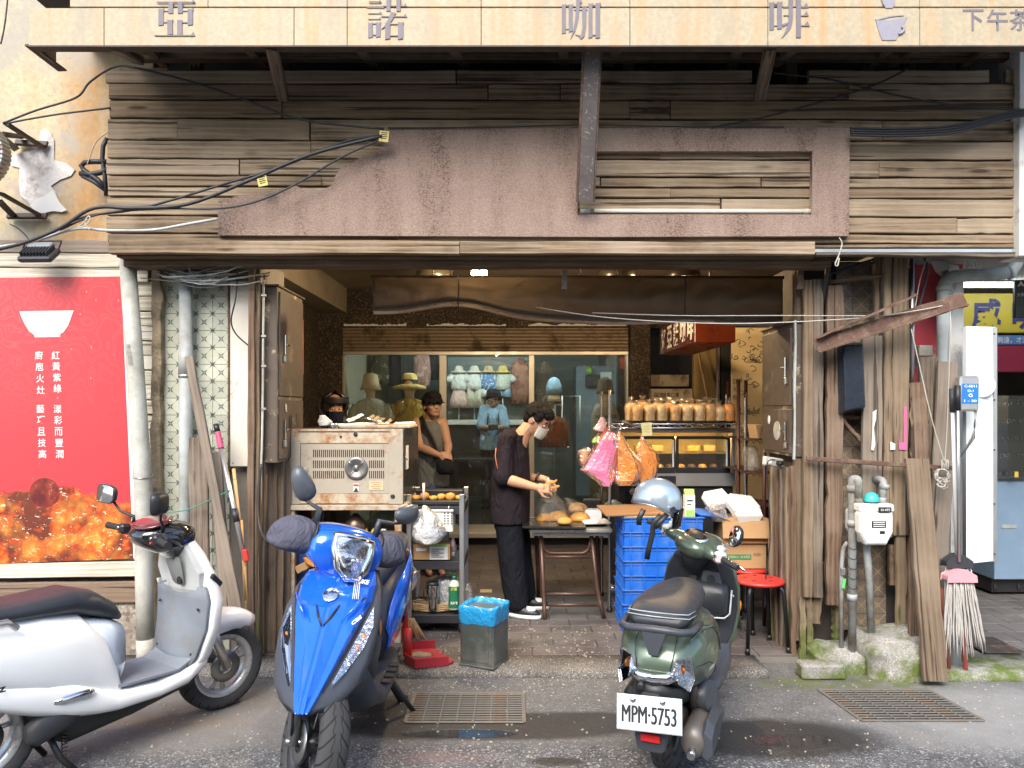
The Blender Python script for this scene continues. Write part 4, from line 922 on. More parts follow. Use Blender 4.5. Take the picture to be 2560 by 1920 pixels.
bpx('hook_plate',1404,674,1418,722,DT-.2,.01,M_GALV,t,.002)
for px in(1080,1126,1450,1540,1600):ob('hook',G().tube([P(px,668,DT),P(px+3,676,DT),P(px+2,684,DT-.01),P(px-2,690,DT)],.004,5),M_IRON,t)
# ---- bulb and pendant lamps
t=thing('light_bulb','glowing warm bulb hanging behind the lintel','lamp',P(1198,662,5.55))
M_BULB=emis('warm_bulb',(1.0,.66,.30),60)
ob('globe',blob([(X(1198,5.55),5.55,Z(696,5.55),.02,.02),(X(1198,5.55),5.55,Z(692,5.55),.05,.05),(X(1198,5.55),5.55,Z(682,5.55),.058,.058),(X(1198,5.55),5.55,Z(672,5.55),.05,.05),(X(1198,5.55),5.55,Z(668,5.55),.02,.02)],18),M_BULB,t)
ob('socket',G().cyl(P(1198,667,5.55),P(1198,640,5.55),.022,None,10),M_WHITEP,t);ob('cord',G().cyl(P(1198,640,5.55),(X(1198,5.55),5.55,2.96),.004,None,6),M_CABLE,t)
pl=bpy.data.lights.new('bulb_light','POINT');pl.energy=42;pl.color=(1,.76,.48);pl.shadow_soft_size=.06
po=bpy.data.objects.new('bulb_light',pl);COL.objects.link(po);po.location=P(1198,682,5.55)+V((0,0,-.09));
for px,D,lab in[(1085,6.2,'unlit dark pendant lamp shade beside the glowing bulb'),(1543,6.3,'unlit dark pendant lamp shade near the middle hooks'),(1705,6.3,'lit pendant lamp shade nearest the hanging sign')]:
 t=thing('pendant_lamp',lab,'lamp',P(px,700,D),group='pendant lamps');x=X(px,D);z=Z(697,D)
 ob('lamp_shade',G().lathe([(.15,0),(.155,.004),(.14,.06),(.10,.10),(.045,.125),(.03,.15),(0,.155)],(x,D,z),28),mk('pendant_black',(.06,.05,.03),.3,.4),t,solid=.003)
 ob('cord',G().cyl((x,D,z+.15),(x,D,2.96),.005,None,6),M_CABLE,t)
 if px==1705:
  ob('bulb',G().ell((x,D,z+.05),.035),M_BULB,t);l2=bpy.data.lights.new('pendant_light','POINT');l2.energy=26;l2.color=(1,.70,.38);l2.shadow_soft_size=.05;o2=bpy.data.objects.new('pendant_light',l2);COL.objects.link(o2);o2.location=(x,D,z-.02)
  # strings slung across the opening
cable('white string slung low across the opening under the tarpaulin',[P(1340,768,5.0),P(1500,792,4.9),P(1700,806,4.8),P(1900,808,4.72),P(2150,795,4.66),P(2300,775,4.6),P(2390,757,4.6)],.0035,M_ROPE,'string',cat='string')
cable('second white string crossing the tarpaulin hem',[P(1480,782,4.95),P(1700,789,4.8),P(1950,789,4.7),P(2200,790,4.64)],.0028,M_ROPE,'string',cat='string')
# ================================================================= left pillar
def tiles(parent,x0,x1,z0,z1,D,mat,dim=.1075,name='tile'):
 nx,nz=max(1,round((x1-x0)/dim)),max(1,round((z1-z0)/dim))
 for i in range(nx):
  for j in range(nz):bx(name,(x0+(i+.5)*dim,D+.004,z0+(j+.5)*dim),(dim-.0022,.01,dim-.0022),mat,parent,.0012)
DL=4.92
t=thing('tiled_pillar','pillar faced with pale green star-patterned tiles','pillar',(X(490,DL),DL,0))
ob('core',G().box((-1.945,5.18,1.27),(.69,.5,2.55)),M_GROUT,t)
tiles(t,X(405,DL),X(573,DL),.05,Z(655,DL),DL,M_TILE)
plank('concrete_edge',P(394,660,4.88),P(394,1660,4.88),.062,.05,M_CONC,t,rough=.006,seg=24)
tag(bpx('dark_trim',569,665,575,1180,4.895,.02,M_RUST,None,.002),'narrow rusty trim at the edge of the green tiles','trim')
M_TIN=mk('stained_white_panel',(.62,.58,.49),.5,var=.08,dirt=(.33,.20,.10),ds=7,da=.22,dw=.1)
t=thing('metal_sheet','tall cream metal panel with rusty corner between tiles and timber post','panel',P(600,1166,4.86))
bpx('sheet',575.5,705,628,1166,4.86,.012,M_TIN,t,.002);bpx('seam',575.5,703,628,708,4.852,.012,M_ALU,t,.001)
for a,b in[(582,1158),(621,1158),(582,716),(621,716)]:ob('screw',G().ell(P(a,b,4.858),.004,None,8,6),M_RUST,t)
t=thing('timber_post','reddish split timber post beside the cream metal panel','post',P(637,1620,4.8))
plank('post_half',P(633,650,4.80),P(630,1625,4.80),.042,.07,W_RED,t,rough=.004,seg=12);plank('post_half',P(648,650,4.815),P(646,1625,4.815),.03,.06,W_POST,t,rough=.004,seg=12)
tag(plank('dark_post',P(660,690,4.87),P(657,1630,4.87),.034,.05,W_DARK,None),'slim dark post standing behind the conduit','post')
cable('thin grey conduit clipped beside the timber post',[P(659,700,4.8),P(657,950,4.8),P(655,1100,4.8),P(653,1160,4.8),P(650,1300,4.82),P(645,1340,4.8)],.0075,M_PVCW,'conduit',cat='conduit')
for yy in(738,840,915,1022):tag(bpx('conduit_clip',652,yy-3,665,yy+3,4.785,.012,M_GALV,None,.002),'small metal clip on the grey conduit, %s of four'%{738:'topmost',840:'second',915:'third',1022:'lowest'}[yy],'clip','conduit clips')
cable('black hose looping below the conduit beside the dark boards',[P(652,1160,4.78),P(645,1260,4.75),P(650,1320,4.7),P(668,1352,4.6),P(700,1360,4.5)],.008,M_CABLE,'hose',cat='hose')
# cabinet
M_CAB=mk('worn_brown_cabinet',(.085,.065,.05),.5,.2,var=.2,vs=5,dirt=(.16,.12,.08),ds=7,da=.28)
M_CABW=mk('peeling_brown_edge',(.10,.075,.055),.6,.1,var=.2,dirt=(.46,.38,.26),ds=6,da=.3,dw=.05)
def cabinet(xf,s,D0,D1,z0,z1,wd,label,cat='cabinet'):
 t=thing('electrical_cabinet',label,cat,(xf-s*wd/2,(D0+D1)/2,z0))
 ob('carcass',G().box((xf-s*wd/2,(D0+D1)/2,(z0+z1)/2),(wd,D1-D0,z1-z0),None,.004),M_CABW,t)
 H=z1-z0;zs=z0+H*.37
 for a,b,nm in[(zs+.012,z1-.03,'upper_door'),(z0+.02,zs-.012,'lower_door')]:
  d=ob(nm,G().box((xf+s*.006,(D0+D1)/2,(a+b)/2),(.014,D1-D0-.05,b-a),None,.003),M_CAB,t)
  y=D0+.10;zc=(a+b)/2
  ob('handle',G().box((xf+s*.02,y,zc),(.012,.018,.13),None,.003).box((xf+s*.03,y+.03,zc),(.008,.06,.012),None,.002),M_CHROME,d)
  ob('padlock',G().box((xf+s*.022,y-.012,zc-.09),(.02,.035,.045),None,.006),M_STEEL,d)
 ob('cap',G().box((xf-s*wd/2,(D0+D1)/2,z1+.006),(wd+.03,D1-D0+.03,.012),None,.002),M_CAB,t)
 return t
tl=cabinet(X(693,4.84),1,4.84,5.42,Z(1158,4.84),Z(716,4.84),.105,'tall worn brown electrical cabinet hung beside the rusty oven')
xw=X(693,4.84)+.0135
ob('meter_window',G().box((xw,5.08,1.50),(.004,.07,.10)),M_BLACK,tl);ob('meter_window',G().box((xw,5.26,1.52),(.004,.075,.09)),M_CAB,tl)
ob('tag',G().ell((xw+.004,4.97,1.60),(.004,.018,.028)),M_PVC,tl)
tag(ob('red_sign',G().box((-1.62,5.9,Z(855,5.5)),(.02,.16,.42),None,.003),M_RED),'narrow red sign edge behind the tall cabinet','sign')
# dark boards under the cabinet lining the arcade side
t=thing('timber_lining','dark upright boards lining the arcade below the left cabinet','boards',(X(690,5),5.1,.05))
for i,(px,D,w_)in enumerate([(660,4.95,.05),(680,4.96,.06),(700,5.0,.055),(716,5.08,.06),(732,5.2,.07)]):
 plank('board',P(px,1150,D),V((X(px-3,D),D,.05)),w_,.03,W_DARK,t,(.3,-1,0),seg=8)
for i in range(6):plank('board',(-1.55,5.35+i*.16,.05),(-1.55,5.35+i*.16,1.3),.15,.025,W_DARK,t,(1,0,0),seg=4)
# pipes
def elb(pts,r,n=14,k=6,rad=.06):  # pipe through points with rounded bends
 pts=[V(p)for p in pts];res=[pts[0]]
 for a,b,c in zip(pts,pts[1:],pts[2:]):
  u,v_=(a-b).normalized(),(c-b).normalized();d=min(rad,(a-b).length*.45,(c-b).length*.45)
  for i in range(k+1):
   s_=i/k;res.append((b+u*d)*(1-s_)**2+b*2*s_*(1-s_)+(b+v_*d)*s_**2)
 res.append(pts[-1]);return G().tube(res,r,n)
t=thing('downpipe','fat pale downpipe leaning at the edge of the red poster','pipe',P(365,1640,4.74))
ob('pipe',G().tube([P(318,640,4.74),P(337,900,4.74),P(357,1200,4.74),P(361,1480,4.74),P(364,1600,4.74)],[.048,.05,.052,.052,.052],18),M_PVCW,t)
ob('pipe_foot',G().tube([P(364,1596,4.74),P(366,1660,4.74)],.056,18),M_PVCW,t)
ob('wire_band',G().tube([P(358,1190,4.74)+V((math.cos(a)*.056,math.sin(a)*.056,.01*math.sin(a)))for a in[k*math.pi/8 for k in range(17)]],.003,5),M_STEEL,t)
text('printed_mark','南亞塑膠',mk('pipe_ink',(.2,.2,.18),.7),t,P(334,888,4.74)+V((0,-.052,0)),(.13,.028),(RD(90),RD(82),0))
t=thing('drain_pipe','grey-green vertical pipe running up the tiled pillar','pipe',P(464,1500,4.84))
ob('pipe',G().cyl(P(464,655,4.84),P(464,1640,4.84),.040,None,18),M_PVC,t);ob('socket',G().cyl(P(464,862,4.84),P(464,940,4.84),.0425,None,18),M_PVC,t)
ob('clamp',G().cyl(P(464,936,4.84),P(464,944,4.84),.044,None,18),M_ALU,t)
# leaning planks and poles
tag(plank('leaning_plank',P(472,893,4.72),P(600,1560,4.55),.055,.022,W_GREY,None,(0,-1,.2),.003,10),'long narrow grey plank leaning across the grey-green pipe','plank')
tag(plank('leaning_plank',P(495,1092,4.78),P(503,1600,4.66),.115,.022,W_GREY,None,(0,-1,.2),.004,8),'broad short plank with a broken top leaning on the tiles','plank')
tag(plank('leaning_plank',P(535,1130,4.76),P(575,1600,4.62),.075,.025,W_GREY,None,(0,-1,.2),.003,8),'middle-width dark-grained plank leaning behind the aluminium pole','plank')
t=thing('broom_pole','aluminium pole with a pink grip leaning beside the metal panel','pole',P(612,1400,4.56))
a,b=P(542,1070,4.72),P(612,1400,4.56);d=b-a
ob('tip',G().cyl(a-d*.03,a+d*.03,.017,None,12),M_BLACK,t);ob('grip',G().tube([a+d*(.03+.13*i/14)for i in range(15)],[.0185 if i%2 else.016 for i in range(15)],12),mk('pink_grip',(.62,.08,.16),.5),t)
ob('tube',G().cyl(a+d*.16,b,.0135,None,12),M_ALU,t);ob('joint',G().cyl(a+d*.62,a+d*.72,.019,None,12),M_BLACK,t);ob('clip',G().box(b+V((.008,-.01,.03)),(.03,.03,.07),(0,-.2,0),.006),M_RED,t)
tag(ob('bamboo_stick',G().tube([P(584,1172,4.7),P(598,1300,4.64),P(612,1420,4.6),P(618,1560,4.58)],.011,8),M_WOODP),'thin bamboo stick leaning behind the aluminium pole','stick')
tag(ob('bamboo_stick',G().tube([P(604,1300,4.62),P(613,1500,4.58)],.008,8),mk('orange_bamboo',(.5,.25,.08),.6)),'short orange-brown stick standing below the pink-gripped pole','stick')
cable('thin green wire strung from the pipe to the aluminium pole',[P(385,1280,4.68),P(450,1278,4.68),P(500,1262,4.66),P(545,1240,4.64),P(575,1225,4.62)],.0035,mk('green_wire',(.05,.25,.16),.5),'wire',cat='wire')
t=thing('wire_bundle','untidy nest of grey and black wires looped under the lintel','wires',P(500,690,4.72))
for i in range(22):
 a,b=rnd.uniform(350,480),rnd.uniform(520,690);s_=rnd.uniform(.2,.9);y0,y1=rnd.uniform(655,700),rnd.uniform(655,705);D=rnd.uniform(4.64,4.84)
 ob('wire',G().tube([P(a+(b-a)*k/10,y0+(y1-y0)*k/10+math.sin(math.pi*k/10)*28*s_+4*noise.noise(V((k*.6,i,0))),D)for k in range(11)],rnd.choice([.003,.004,.0055]),5),rnd.choice([M_CABLE,M_PVC,M_PVC,M_PVCW]),t)
cable('black wire curling down over the cream metal panel',[P(594,660,4.74),P(590,740,4.74),P(578,800,4.75),P(590,835,4.78),P(624,866,4.8)],.005,M_CABLE,'wire',cat='wire')

# ================================================================= right pillar of patched timber
DR=4.98
t=thing('tiled_pillar','brown tiled pillar hidden behind patched timber boards','pillar',(X(2150,DR),DR,0))
ob('core',G().box((2.20,5.3,1.27),(.66,.6,2.55)),mk('dark_core',(.05,.04,.032),.9),t)
tiles(t,X(2090,DR),X(2212,DR),.17,Z(645,DR),DR,M_TILEB)
t=thing('timber_cladding','patched upright timber boards covering the pillar around the gas meter','boards',(X(2130,4.85),4.85,.05))
def vb(x0,x1,y0,y1,D,mat=W_POST,dx=0,th=.03,rough=.004,seg=10,name='board',Db=None):
 return plank(name,P((x0+x1)/2,y0,D),P((x0+x1)/2+dx,y1,Db or D),(x1-x0)/F*D,th,mat,t,rough=rough,seg=seg)
vb(2007,2031,700,1494,4.82);vb(2031,2057,700,1494,4.83,W_GREY,-1);vb(1985,2007,640,1600,4.9,W_DARK,0,.05)
vb(1998,2014,1494,1650,4.86);vb(2015,2030,1494,1650,4.86);vb(2034,2056,1400,1560,4.88,W_DARK,-8)
vb(2066,2106,715,1515,4.84,W_RED,-2,.035,.0055,26,'bark_board');vb(2080,2095,1515,1610,4.9)
vb(2155,2204,842,1330,4.82,W_GREY);vb(2208,2229,640,1340,4.82);vb(2229,2270,640,1334,4.81)
vb(2240,2264,1337,1648,4.82);vb(2222,2240,1360,1460,4.86,W_DARK);vb(2265,2280,1300,1460,4.85,W_DARK)
vb(2184,2200,640,845,4.86,W_DARK);vb(2062,2075,640,720,4.9,W_DARK)
for x0,y0,x1,y1,D,w_ in[(2055,707,2210,690,4.85,.026),(2060,1042,2156,1042,4.9,.03),(2106,1050,2150,1100,4.86,.025)]:
 plank('batten',P(x0,y0,D),P(x1,y1,D),w_,.03,W_RED,t)
for i,x in enumerate([1932,1945,1957,1970,1982]):vb(x-6.5,x+6,1165,1640-i*3+10,5.2-i*.08,[W_POST,W_RED,W_GREY][i%3],-2+i)
vb(1992,2006,640,720,4.8,W_DARK)
# torn posters on the boards
for L,m,lab in[([(2184,1030),(2193,1024),(2192,1048),(2186,1070),(2190,1110),(2186,1126),(2180,1125),(2183,1080)],M_PAPER,'torn white paper strip on the broad grey board'),
([(2228,1104),(2240,1110),(2240,1124),(2228,1125)],M_PAPER,'torn scrap of white paper low on the pale board'),
([(2249,1092),(2252,1108),(2262,1106),(2262,1018),(2269,1016),(2268,1125),(2250,1124)],mk('pink_paper',(.62,.12,.28),.8),'torn pink and white poster scrap at the board edge')]:
 tag(shape('paper_scrap',[[(X(a,4.78),Z(b,4.78))for a,b in L]],m,None,ext=.0015,y=4.791),lab,'paper')
 # leaning boards on the right
def lean(lab,p,q_,w_,m,th=.022):return tag(plank('leaning_plank',p,q_,w_,th,m,None,(0,-1,.15),.004,10),lab,'plank')
lean('reddish board leaning below the red wall',P(2292,958,4.82),P(2300,1155,4.8),.11,W_RED)
lean('grey board with squared top leaning under the white switch box',P(2324,892,4.86),P(2318,1300,4.84),.135,W_GREY)
lean('tall slanting grey board leaning against the fat elbow pipe',P(2372,908,4.8),P(2330,1640,4.74),.125,W_GREY)
lean('broad brown plank leaning in front, its split foot on the road',P(2292,1150,4.72),P(2338,1704,4.44),.142,W_DARK,.03)
lean('half hidden brown board between the broad plank and the pillar',P(2290,1330,4.80),P(2290,1690,4.62),.09,W_RED)
lean('narrow grey board wedged behind the broad plank',P(2270,1450,4.84),P(2268,1655,4.8),.05,W_GREY)
tag(ob('foot_fragment',blob([(X(2285,4.55),4.55,.0,.05,.04),(X(2285,4.55),4.55,.05,.04,.03),(X(2290,4.55),4.55,.10,.02,.02)],9,.5,3),W_RED),'splintered wood scrap at the foot of the broad plank','scrap')
# rusty channel, bar
t=thing('rusty_channel','rusted iron channel slanting upward across the timber boards','iron channel',P(2220,840,4.68))
a,b=P(2040,862,4.72),P(2412,748,4.58)
plank('web',a,b,.085,.01,M_RUST,t,(0,-1,.2),.004,14);plank('lower_flange',a+V((0,-.025,-.045)),b+V((0,-.025,-.03)),.05,.008,M_RUST,t,(0,-.2,1),.002,10);plank('upper_lip',a+V((0,-.02,.045)),b+V((-.3,-.02,.02)),.04,.006,M_RUST,t,(0,-.3,1),.006,14)
tag(plank('rusty_bar',P(2015,1146,4.76),P(2388,1171,4.7),.028,.02,M_RUST,None,rough=.002),'flat rusty iron bar nailed across the boards above the meter','bar')
# black plastic sheet box
t=thing('plastic_tray','black plastic tray stored upright between the boards','tray',P(2125,1032,4.80))
Mt=Matrix.Translation(P(2124,946,4.8))@Euler((0,RD(-4),0)).to_matrix().to_4x4()
M_TRAY=mk('dark_blue_black_plastic',(.02,.026,.036),.28)
ob('shell',G().loft([[(x*k,y,z*k2_)for x,z in[(-.07,-.21),(.07,-.19),(.082,.21),(-.05,.215)]]for k,k2_,y in[(1.1,1.04,.03),(1.1,1.04,.0),(.9,.95,-.05),(.86,.93,-.055)]],True,False),M_TRAY,t,Mt,bevel=.006)
# gas pipes and meter
M_GPIPE=mk('grey_gas_pipe',(.36,.37,.36),.6,.2,var=.15,vs=9,dirt=(.22,.19,.14),ds=6,da=.4,dw=.2,bump=.2,bs=60)
t=thing('gas_meter','white domestic gas meter with a teal cap on the timber boards','gas meter',P(2190,1366,4.62))
cx,cz=X(2190,4.60),Z(1310,4.60)
M_MET=mk('meter_white',(.78,.77,.70),.4,var=.06,dirt=(.5,.44,.33),ds=8,da=.2)
ob('body',G().loft([[(cx+x*s_,y,cz+(z-.0)*s_)for x,z in[(-.10,.055),(-.095,.07),(.095,.07),(.10,.055),(.10,-.05),(.06,-.125),(-.06,-.125),(-.10,-.05)]]for s_,y in[(.97,4.80),(1.0,4.78),(1.0,4.70),(.93,4.69),(.93,4.66),(1.0,4.65),(1.0,4.60),(.9,4.585)]],True,False),M_MET,t,bevel=.004)
ob('top_box',G().box((cx+.005,4.665,cz+.093),(.205,.15,.05),None,.01),M_MET,t)
ob('counter',G().box((cx+.045,4.583,cz+.087),(.075,.012,.03),None,.002),M_BLACK,t);text('digits','01495',M_TXTW,t,(cx+.045,4.5755,cz+.087),(.055,.014))
ob('label_plate',G().box((cx+.01,4.5845,cz-.0),(.085,.004,.04)),M_BLACK,t)
for k in range(3):ob('label_line',G().box((cx+.01,4.582,cz+.013-k*.012),(.07,.002,.004)),M_TXTW,t)
ob('label_plate',G().box((cx+.03,4.5845,cz-.048),(.03,.004,.018)),M_BLACK,t)
ob('cap',G().lathe([(.045,0),(.046,.008),(.044,.02),(.036,.04),(.02,.052),(0,.056)],(cx-.0,4.66,cz+.128),20),mk('teal_cap',(.05,.42,.38),.45),t);ob('collar',G().cyl((cx,4.66,cz+.115),(cx,4.66,cz+.13),.042,None,16),M_DARKP,t)
for s_ in(-1,1):ob('union',G().lathe([(.018,0),(.024,.004),(.024,.03),(.019,.034)],(cx+s_*.07,4.67,cz+.118),10),M_GPIPE,t)
t=thing('gas_pipe','thick grey gas pipe rising beside the meter and hooking over','pipe',P(2134,1620,4.7))
xp=X(2134,4.68);ob('pipe',elb([(xp,4.70,.12),(xp,4.70,cz+.26),(cx-.07,4.68,cz+.26),(cx-.07,4.67,cz+.14)],.024,rad=.05),M_GPIPE,t)
for z_ in(cz+.20,.45,.9):ob('coupling',G().cyl((xp,4.7,z_-.02),(xp,4.7,z_+.02),.030,None,14),M_GPIPE,t)
for k in range(5):ob('wire_wrap',G().tube([(xp+math.cos(a)*.027,4.7+math.sin(a)*.027,.52+k*.06+.015*math.sin(a))for a in[j*math.pi/6 for j in range(13)]],.0025,4),M_CABLE,t)
t=thing('gas_pipe','short elbow gas pipe joining the meter to the boards','pipe',P(2225,1240,4.7))
ob('pipe',elb([(cx+.07,4.67,cz+.14),(cx+.09,4.68,cz+.25),(cx+.09,4.82,cz+.25)],.022,rad=.05),M_GPIPE,t);ob('coupling',G().cyl((cx+.085,4.675,cz+.20),(cx+.088,4.675,cz+.23),.029,None,14),M_GPIPE,t)
tag(ob('gas_pipe',G().tube([(cx-.005,4.72,cz-.11),(cx+.02,4.74,.6),(cx+.055,4.78,.2)],.022,12),M_GPIPE),'bare grey pipe slanting down from under the meter','pipe')
t=thing('gas_pipe','thin branch pipe with a green valve tag beside the thick pipe','pipe',P(2108,1590,4.72))
xq=X(2107,4.72);ob('pipe',elb([(xq,4.74,.12),(xq,4.74,.62),(xq+.01,4.74,.74),(xp-.02,4.72,.78)],.013,rad=.04),M_GPIPE,t);ob('valve',G().box((xq+.004,4.73,.60),(.03,.03,.05),None,.006),M_GALV,t);ob('valve_tag',G().box((xq+.005,4.715,.53),(.018,.004,.06),(0,.15,0),.001),mk('green_tag',(.12,.55,.15),.5),t)
tag(ob('drain_pipe',G().cyl(P(2280,640,4.86),P(2280,1000,4.86),.0145,None,12),M_ALU),'bright steel pipe running down beside the red wall','pipe')
tag(ob('drain_pipe',G().cyl(P(2272,1340,4.9),P(2270,1660,4.84),.022,None,12),M_PVC),'dim grey pipe between the brown boards near the ground','pipe')
cable('black cable drooping from the lintel over the red wall',[P(2310,642,4.8),P(2318,680,4.8),P(2300,760,4.82),P(2272,850,4.84),P(2276,930,4.84)],.008,M_CABLE)
cable('thin pale wire hanging down past the red wall',[P(2316,650,4.78),P(2300,700,4.78),P(2288,770,4.78)],.003,M_ROPE,'wire',cat='wire')
cable('black wire slanting across the brown tiles under the lintel',[P(2060,690,4.85),P(2120,670,4.86),P(2180,650,4.86),P(2230,640,4.84)],.008,M_CABLE)
cable('black cable loop in the gap beside the lintel end',[P(2080,640,4.76),P(2068,680,4.78),P(2055,760,4.85)],.014,M_CABLE)
# socket strip on the post, plug and cord
t=thing('wall_socket','cream double wall socket below the right cabinet','socket',P(1930,1162,4.95))
Ms=Matrix.Translation(P(1932,1155,5.0))@Euler((0,RD(8),RD(30))).to_matrix().to_4x4()
ob('plate',G().box((0,0,0),(.17,.03,.058),None,.006),M_PVCW,t,Ms);ob('outlet',G().box((-.045,-.017,0),(.03,.004,.03),None,.003),M_WHITEP,t,Ms);ob('plug',G().box((.03,-.03,0),(.035,.04,.028),None,.006),M_BLACK,t,Ms)
cable('black power cord dropping from the socket behind the cartons',[P(1938,1150,4.92),P(1918,1160,4.9),P(1922,1250,4.95),P(1925,1350,4.98),P(1915,1440,5.0),P(1912,1520,5.0)],.0045,M_CABLE)
tr=cabinet(X(1985,4.86),-1,4.86,5.46,Z(1143,4.86),Z(806,4.86),.06,'dark brown electrical cabinet with a round window on the right post')
xw=X(1985,4.86)-.0135;ob('round_window',G().cyl((xw-.004,5.13,1.45),(xw+.006,5.13,1.45),.062,None,24),M_PVCW,tr);ob('tag',G().ell((xw-.004,5.28,1.52),(.004,.025,.03)),M_WHITEP,tr)
plank('edge_strip',P(1988,800,4.84),P(1986,1150,4.84),.012,.02,M_PVC,tr)
# ---- neighbour: red wall, big elbow pipe, white sign, optician
M_REDW=mk('faded_red_paint',(.55,.055,.07),.6,var=.15,vs=4,dirt=(.60,.45,.44),ds=3,da=.2,dw=.1)
wallbox('red_wall',((X(2286,5.1)+X(2409,5.1))/2,5.2,1.6),(X(2409,5.1)-X(2286,5.1),.18,1.9),M_REDW,'red painted wall strip behind the fat elbow pipe')
torn=[(2328,655),(2345,645),(2362,645),(2375,660),(2388,662),(2398,664),(2400,680),(2392,690),(2352,690),(2340,680)]
tag(shape('torn_paper',[[(X(a,5.1),Z(b,5.1))for a,b in torn]],M_PAPER,None,ext=.003,y=5.107),'torn whitish patch at the top of the red wall','paper')
tag(bpx('switch_box',2298,863,2333,890,4.98,.05,M_PVCW,None,.004),'square cream switch box on the red wall','box')
wallbox('white_column',((X(2376,5.0)+X(2414,5.0))/2,5.1,1.25),(X(2414,5.0)-X(2376,5.0),.16,2.5),M_DIRTW,'whitewashed column edge beside the white sign panel')
t=thing('elbow_pipe','fat grey drain pipe elbowing round the white column','pipe',P(2358,920,4.84))
ob('pipe',elb([P(2359,1500,4.86),P(2359,693,4.86),P(2534,682,4.86),P(2556,600,4.86)],.040,20,8,.085),M_PVC,t)
for p_,q_ in[((2359,715),(2359,728)),((2530,678),(2518,683))]:ob('socket',G().cyl(P(*p_,4.86),P(*q_,4.86),.045,None,18),M_PVC,t)
for i in range(4):ob('wire',G().tube([P(2410+i*10,640,4.9),P(2420+i*11,665,4.88),P(2398+i*6,700,4.9),P(2378+i,760,4.84),P(2372,900,4.8)],.0028,5),M_WHITEP,t)
t=thing('white_signboard','tall white sign panel hung edge-on beside the meter box','sign',P(2452,1410,4.8))
M_SGN=mk('white_acrylic',(.72,.75,.74),.35,var=.04,vs=2)
o_=[P(2411,816,4.84),P(2484,818,4.84),P(2486,1400,4.84),P(2411,1408,4.84)]
shape('panel',[[(p.x,p.z)for p in o_]],M_SGN,t,ext=.04,y=4.86);bpx('edge_trim',2484.5,818,2494,1406,4.81,.06,M_ALU,t,.003)
for yy in(835,1000,1125,1260,1385):ob('screw',G().cyl(P(2486,yy,4.805),P(2486,yy,4.81),.006,None,8),M_DARKP,t)
ob('disc',G().cyl(P(2454,963,4.808),P(2454,963,4.83),.075,None,28),M_SGN,t)
t=thing('meter_box','small grey meter box with a blue printed label','meter box',P(2424,1030,4.7))
Mb=Matrix.Translation(P(2424,984,4.68))@Euler((0,RD(1),0)).to_matrix().to_4x4()
ob('case',G().box((0,.03,0),(.118,.07,.215),None,.012),M_ALU,t,Mb);ob('label_plate',G().box((0,-.007,.0),(.10,.004,.12),None,.001),mk('blue_label',(.02,.17,.58),.4),t,Mb)
for s_,x,z_,w_,h_ in[('C-5011',0,.045,.075,.016),('D-1',0,.017,.034,.014),('1 - 30',0,-.043,.075,.014)]:text('label_text',s_,M_TXTW,t,None,(w_,h_),M=Mb@Matrix.Translation((x,-.0098,z_))@Matrix.Rotation(RD(90),4,'X'),bold=.02)
ob('keyhole',G().lathe([(.012,0),(.012,.004),(.006,.004),(.006,.0)],(0,0,0),16),M_WHITEP,t,Mb@Matrix.Translation((0,-.009,-.012))@Matrix.Rotation(RD(90),4,'X'))
for i in range(5):ob('lead',G().tube([P(2436+i*1.5,1028,4.7),P(2440-i,1060,4.68),P(2428+i*2,1095,4.7),P(2402,1142,4.76)],.0045,6),[M_PVC,M_CABLE,M_PVCW][i%3],t)
# mops
def mop(px0,y0,px1,y1,D,head,lab,pole,gripm,y_head,w_,cnt):
 t=thing('mop',lab,'mop',P(px1,1580,D),group='mops');a,b=P(px0,y0,D),P(px1,y1,D);d=b-a
 ob('pole',G().cyl(a,b,.0105,None,10),pole,t);ob('grip',G().cyl(a-d*.01,a+d*.13,.017,.016,10),gripm,t)
 c=P(px1,y_head,D-.01);ob('head',G().prism([(c.x-w_*.5,c.z-.03),(c.x+w_*.5,c.z-.03),(c.x+w_*.48,c.z),(c.x+.02,c.z+.035),(c.x-.02,c.z+.035),(c.x-w_*.48,c.z)],D-.045,D+.03),head,t,bevel=.006)
 ms=mk('mop_yarn',(.42,.40,.36),.95,var=.25,vs=20)
 for i in range(cnt):
  x=c.x-w_*.47+w_*.94*(i+.5)/cnt;L=rnd.uniform(.36,.46)
  ob('strand',G().tube([(x+(x-c.x)*.12*k+.006*noise.noise(V((i,k*.8,D*9))),D-.02+rnd.uniform(-.006,.006)+.03*noise.noise(V((i*2.1,3,0)))-.008*k,c.z-.028-L*k/6)for k in range(7)],[.0048]*5+[.004,.003],5),ms,t)
mop(2380,975,2392,1400,4.60,M_DARKP,'older mop with a black head hanging upside down behind',M_WHITEP,M_DARKP,1402,.15,18)
mop(2394,968,2398,1405,4.55,mk('pink_mop_head',(.68,.33,.36),.5),'mop with a pink plastic head and grey yarn',M_ALU,M_BLACK,1438,.165,24)
for px,D,m,lab in[(2365,4.62,mk('dull_red_stick',(.35,.10,.08),.6),'dull red stick foot below the mop yarn'),(2407,4.60,mk('coral_stick',(.62,.12,.09),.5),'coral red stick foot below the pink mop')]:
 tag(ob('stick',G().cyl(P(px-9,1470,D),V((X(px+2,D),D-.02,.05)),.013,None,10),m),lab,'stick')
tag(ob('stand_pipe',G().cyl((X(2385,4.68),4.68,.05),P(2380,1440,4.68),.038,None,14),mk('pale_blue_pipe',(.5,.55,.58),.5)),'pale bluish pipe stub behind the mop yarn','pipe')
t=thing('rope_coil','hank of grey rope tied to the rusty bar','rope',P(2350,1230,4.66))
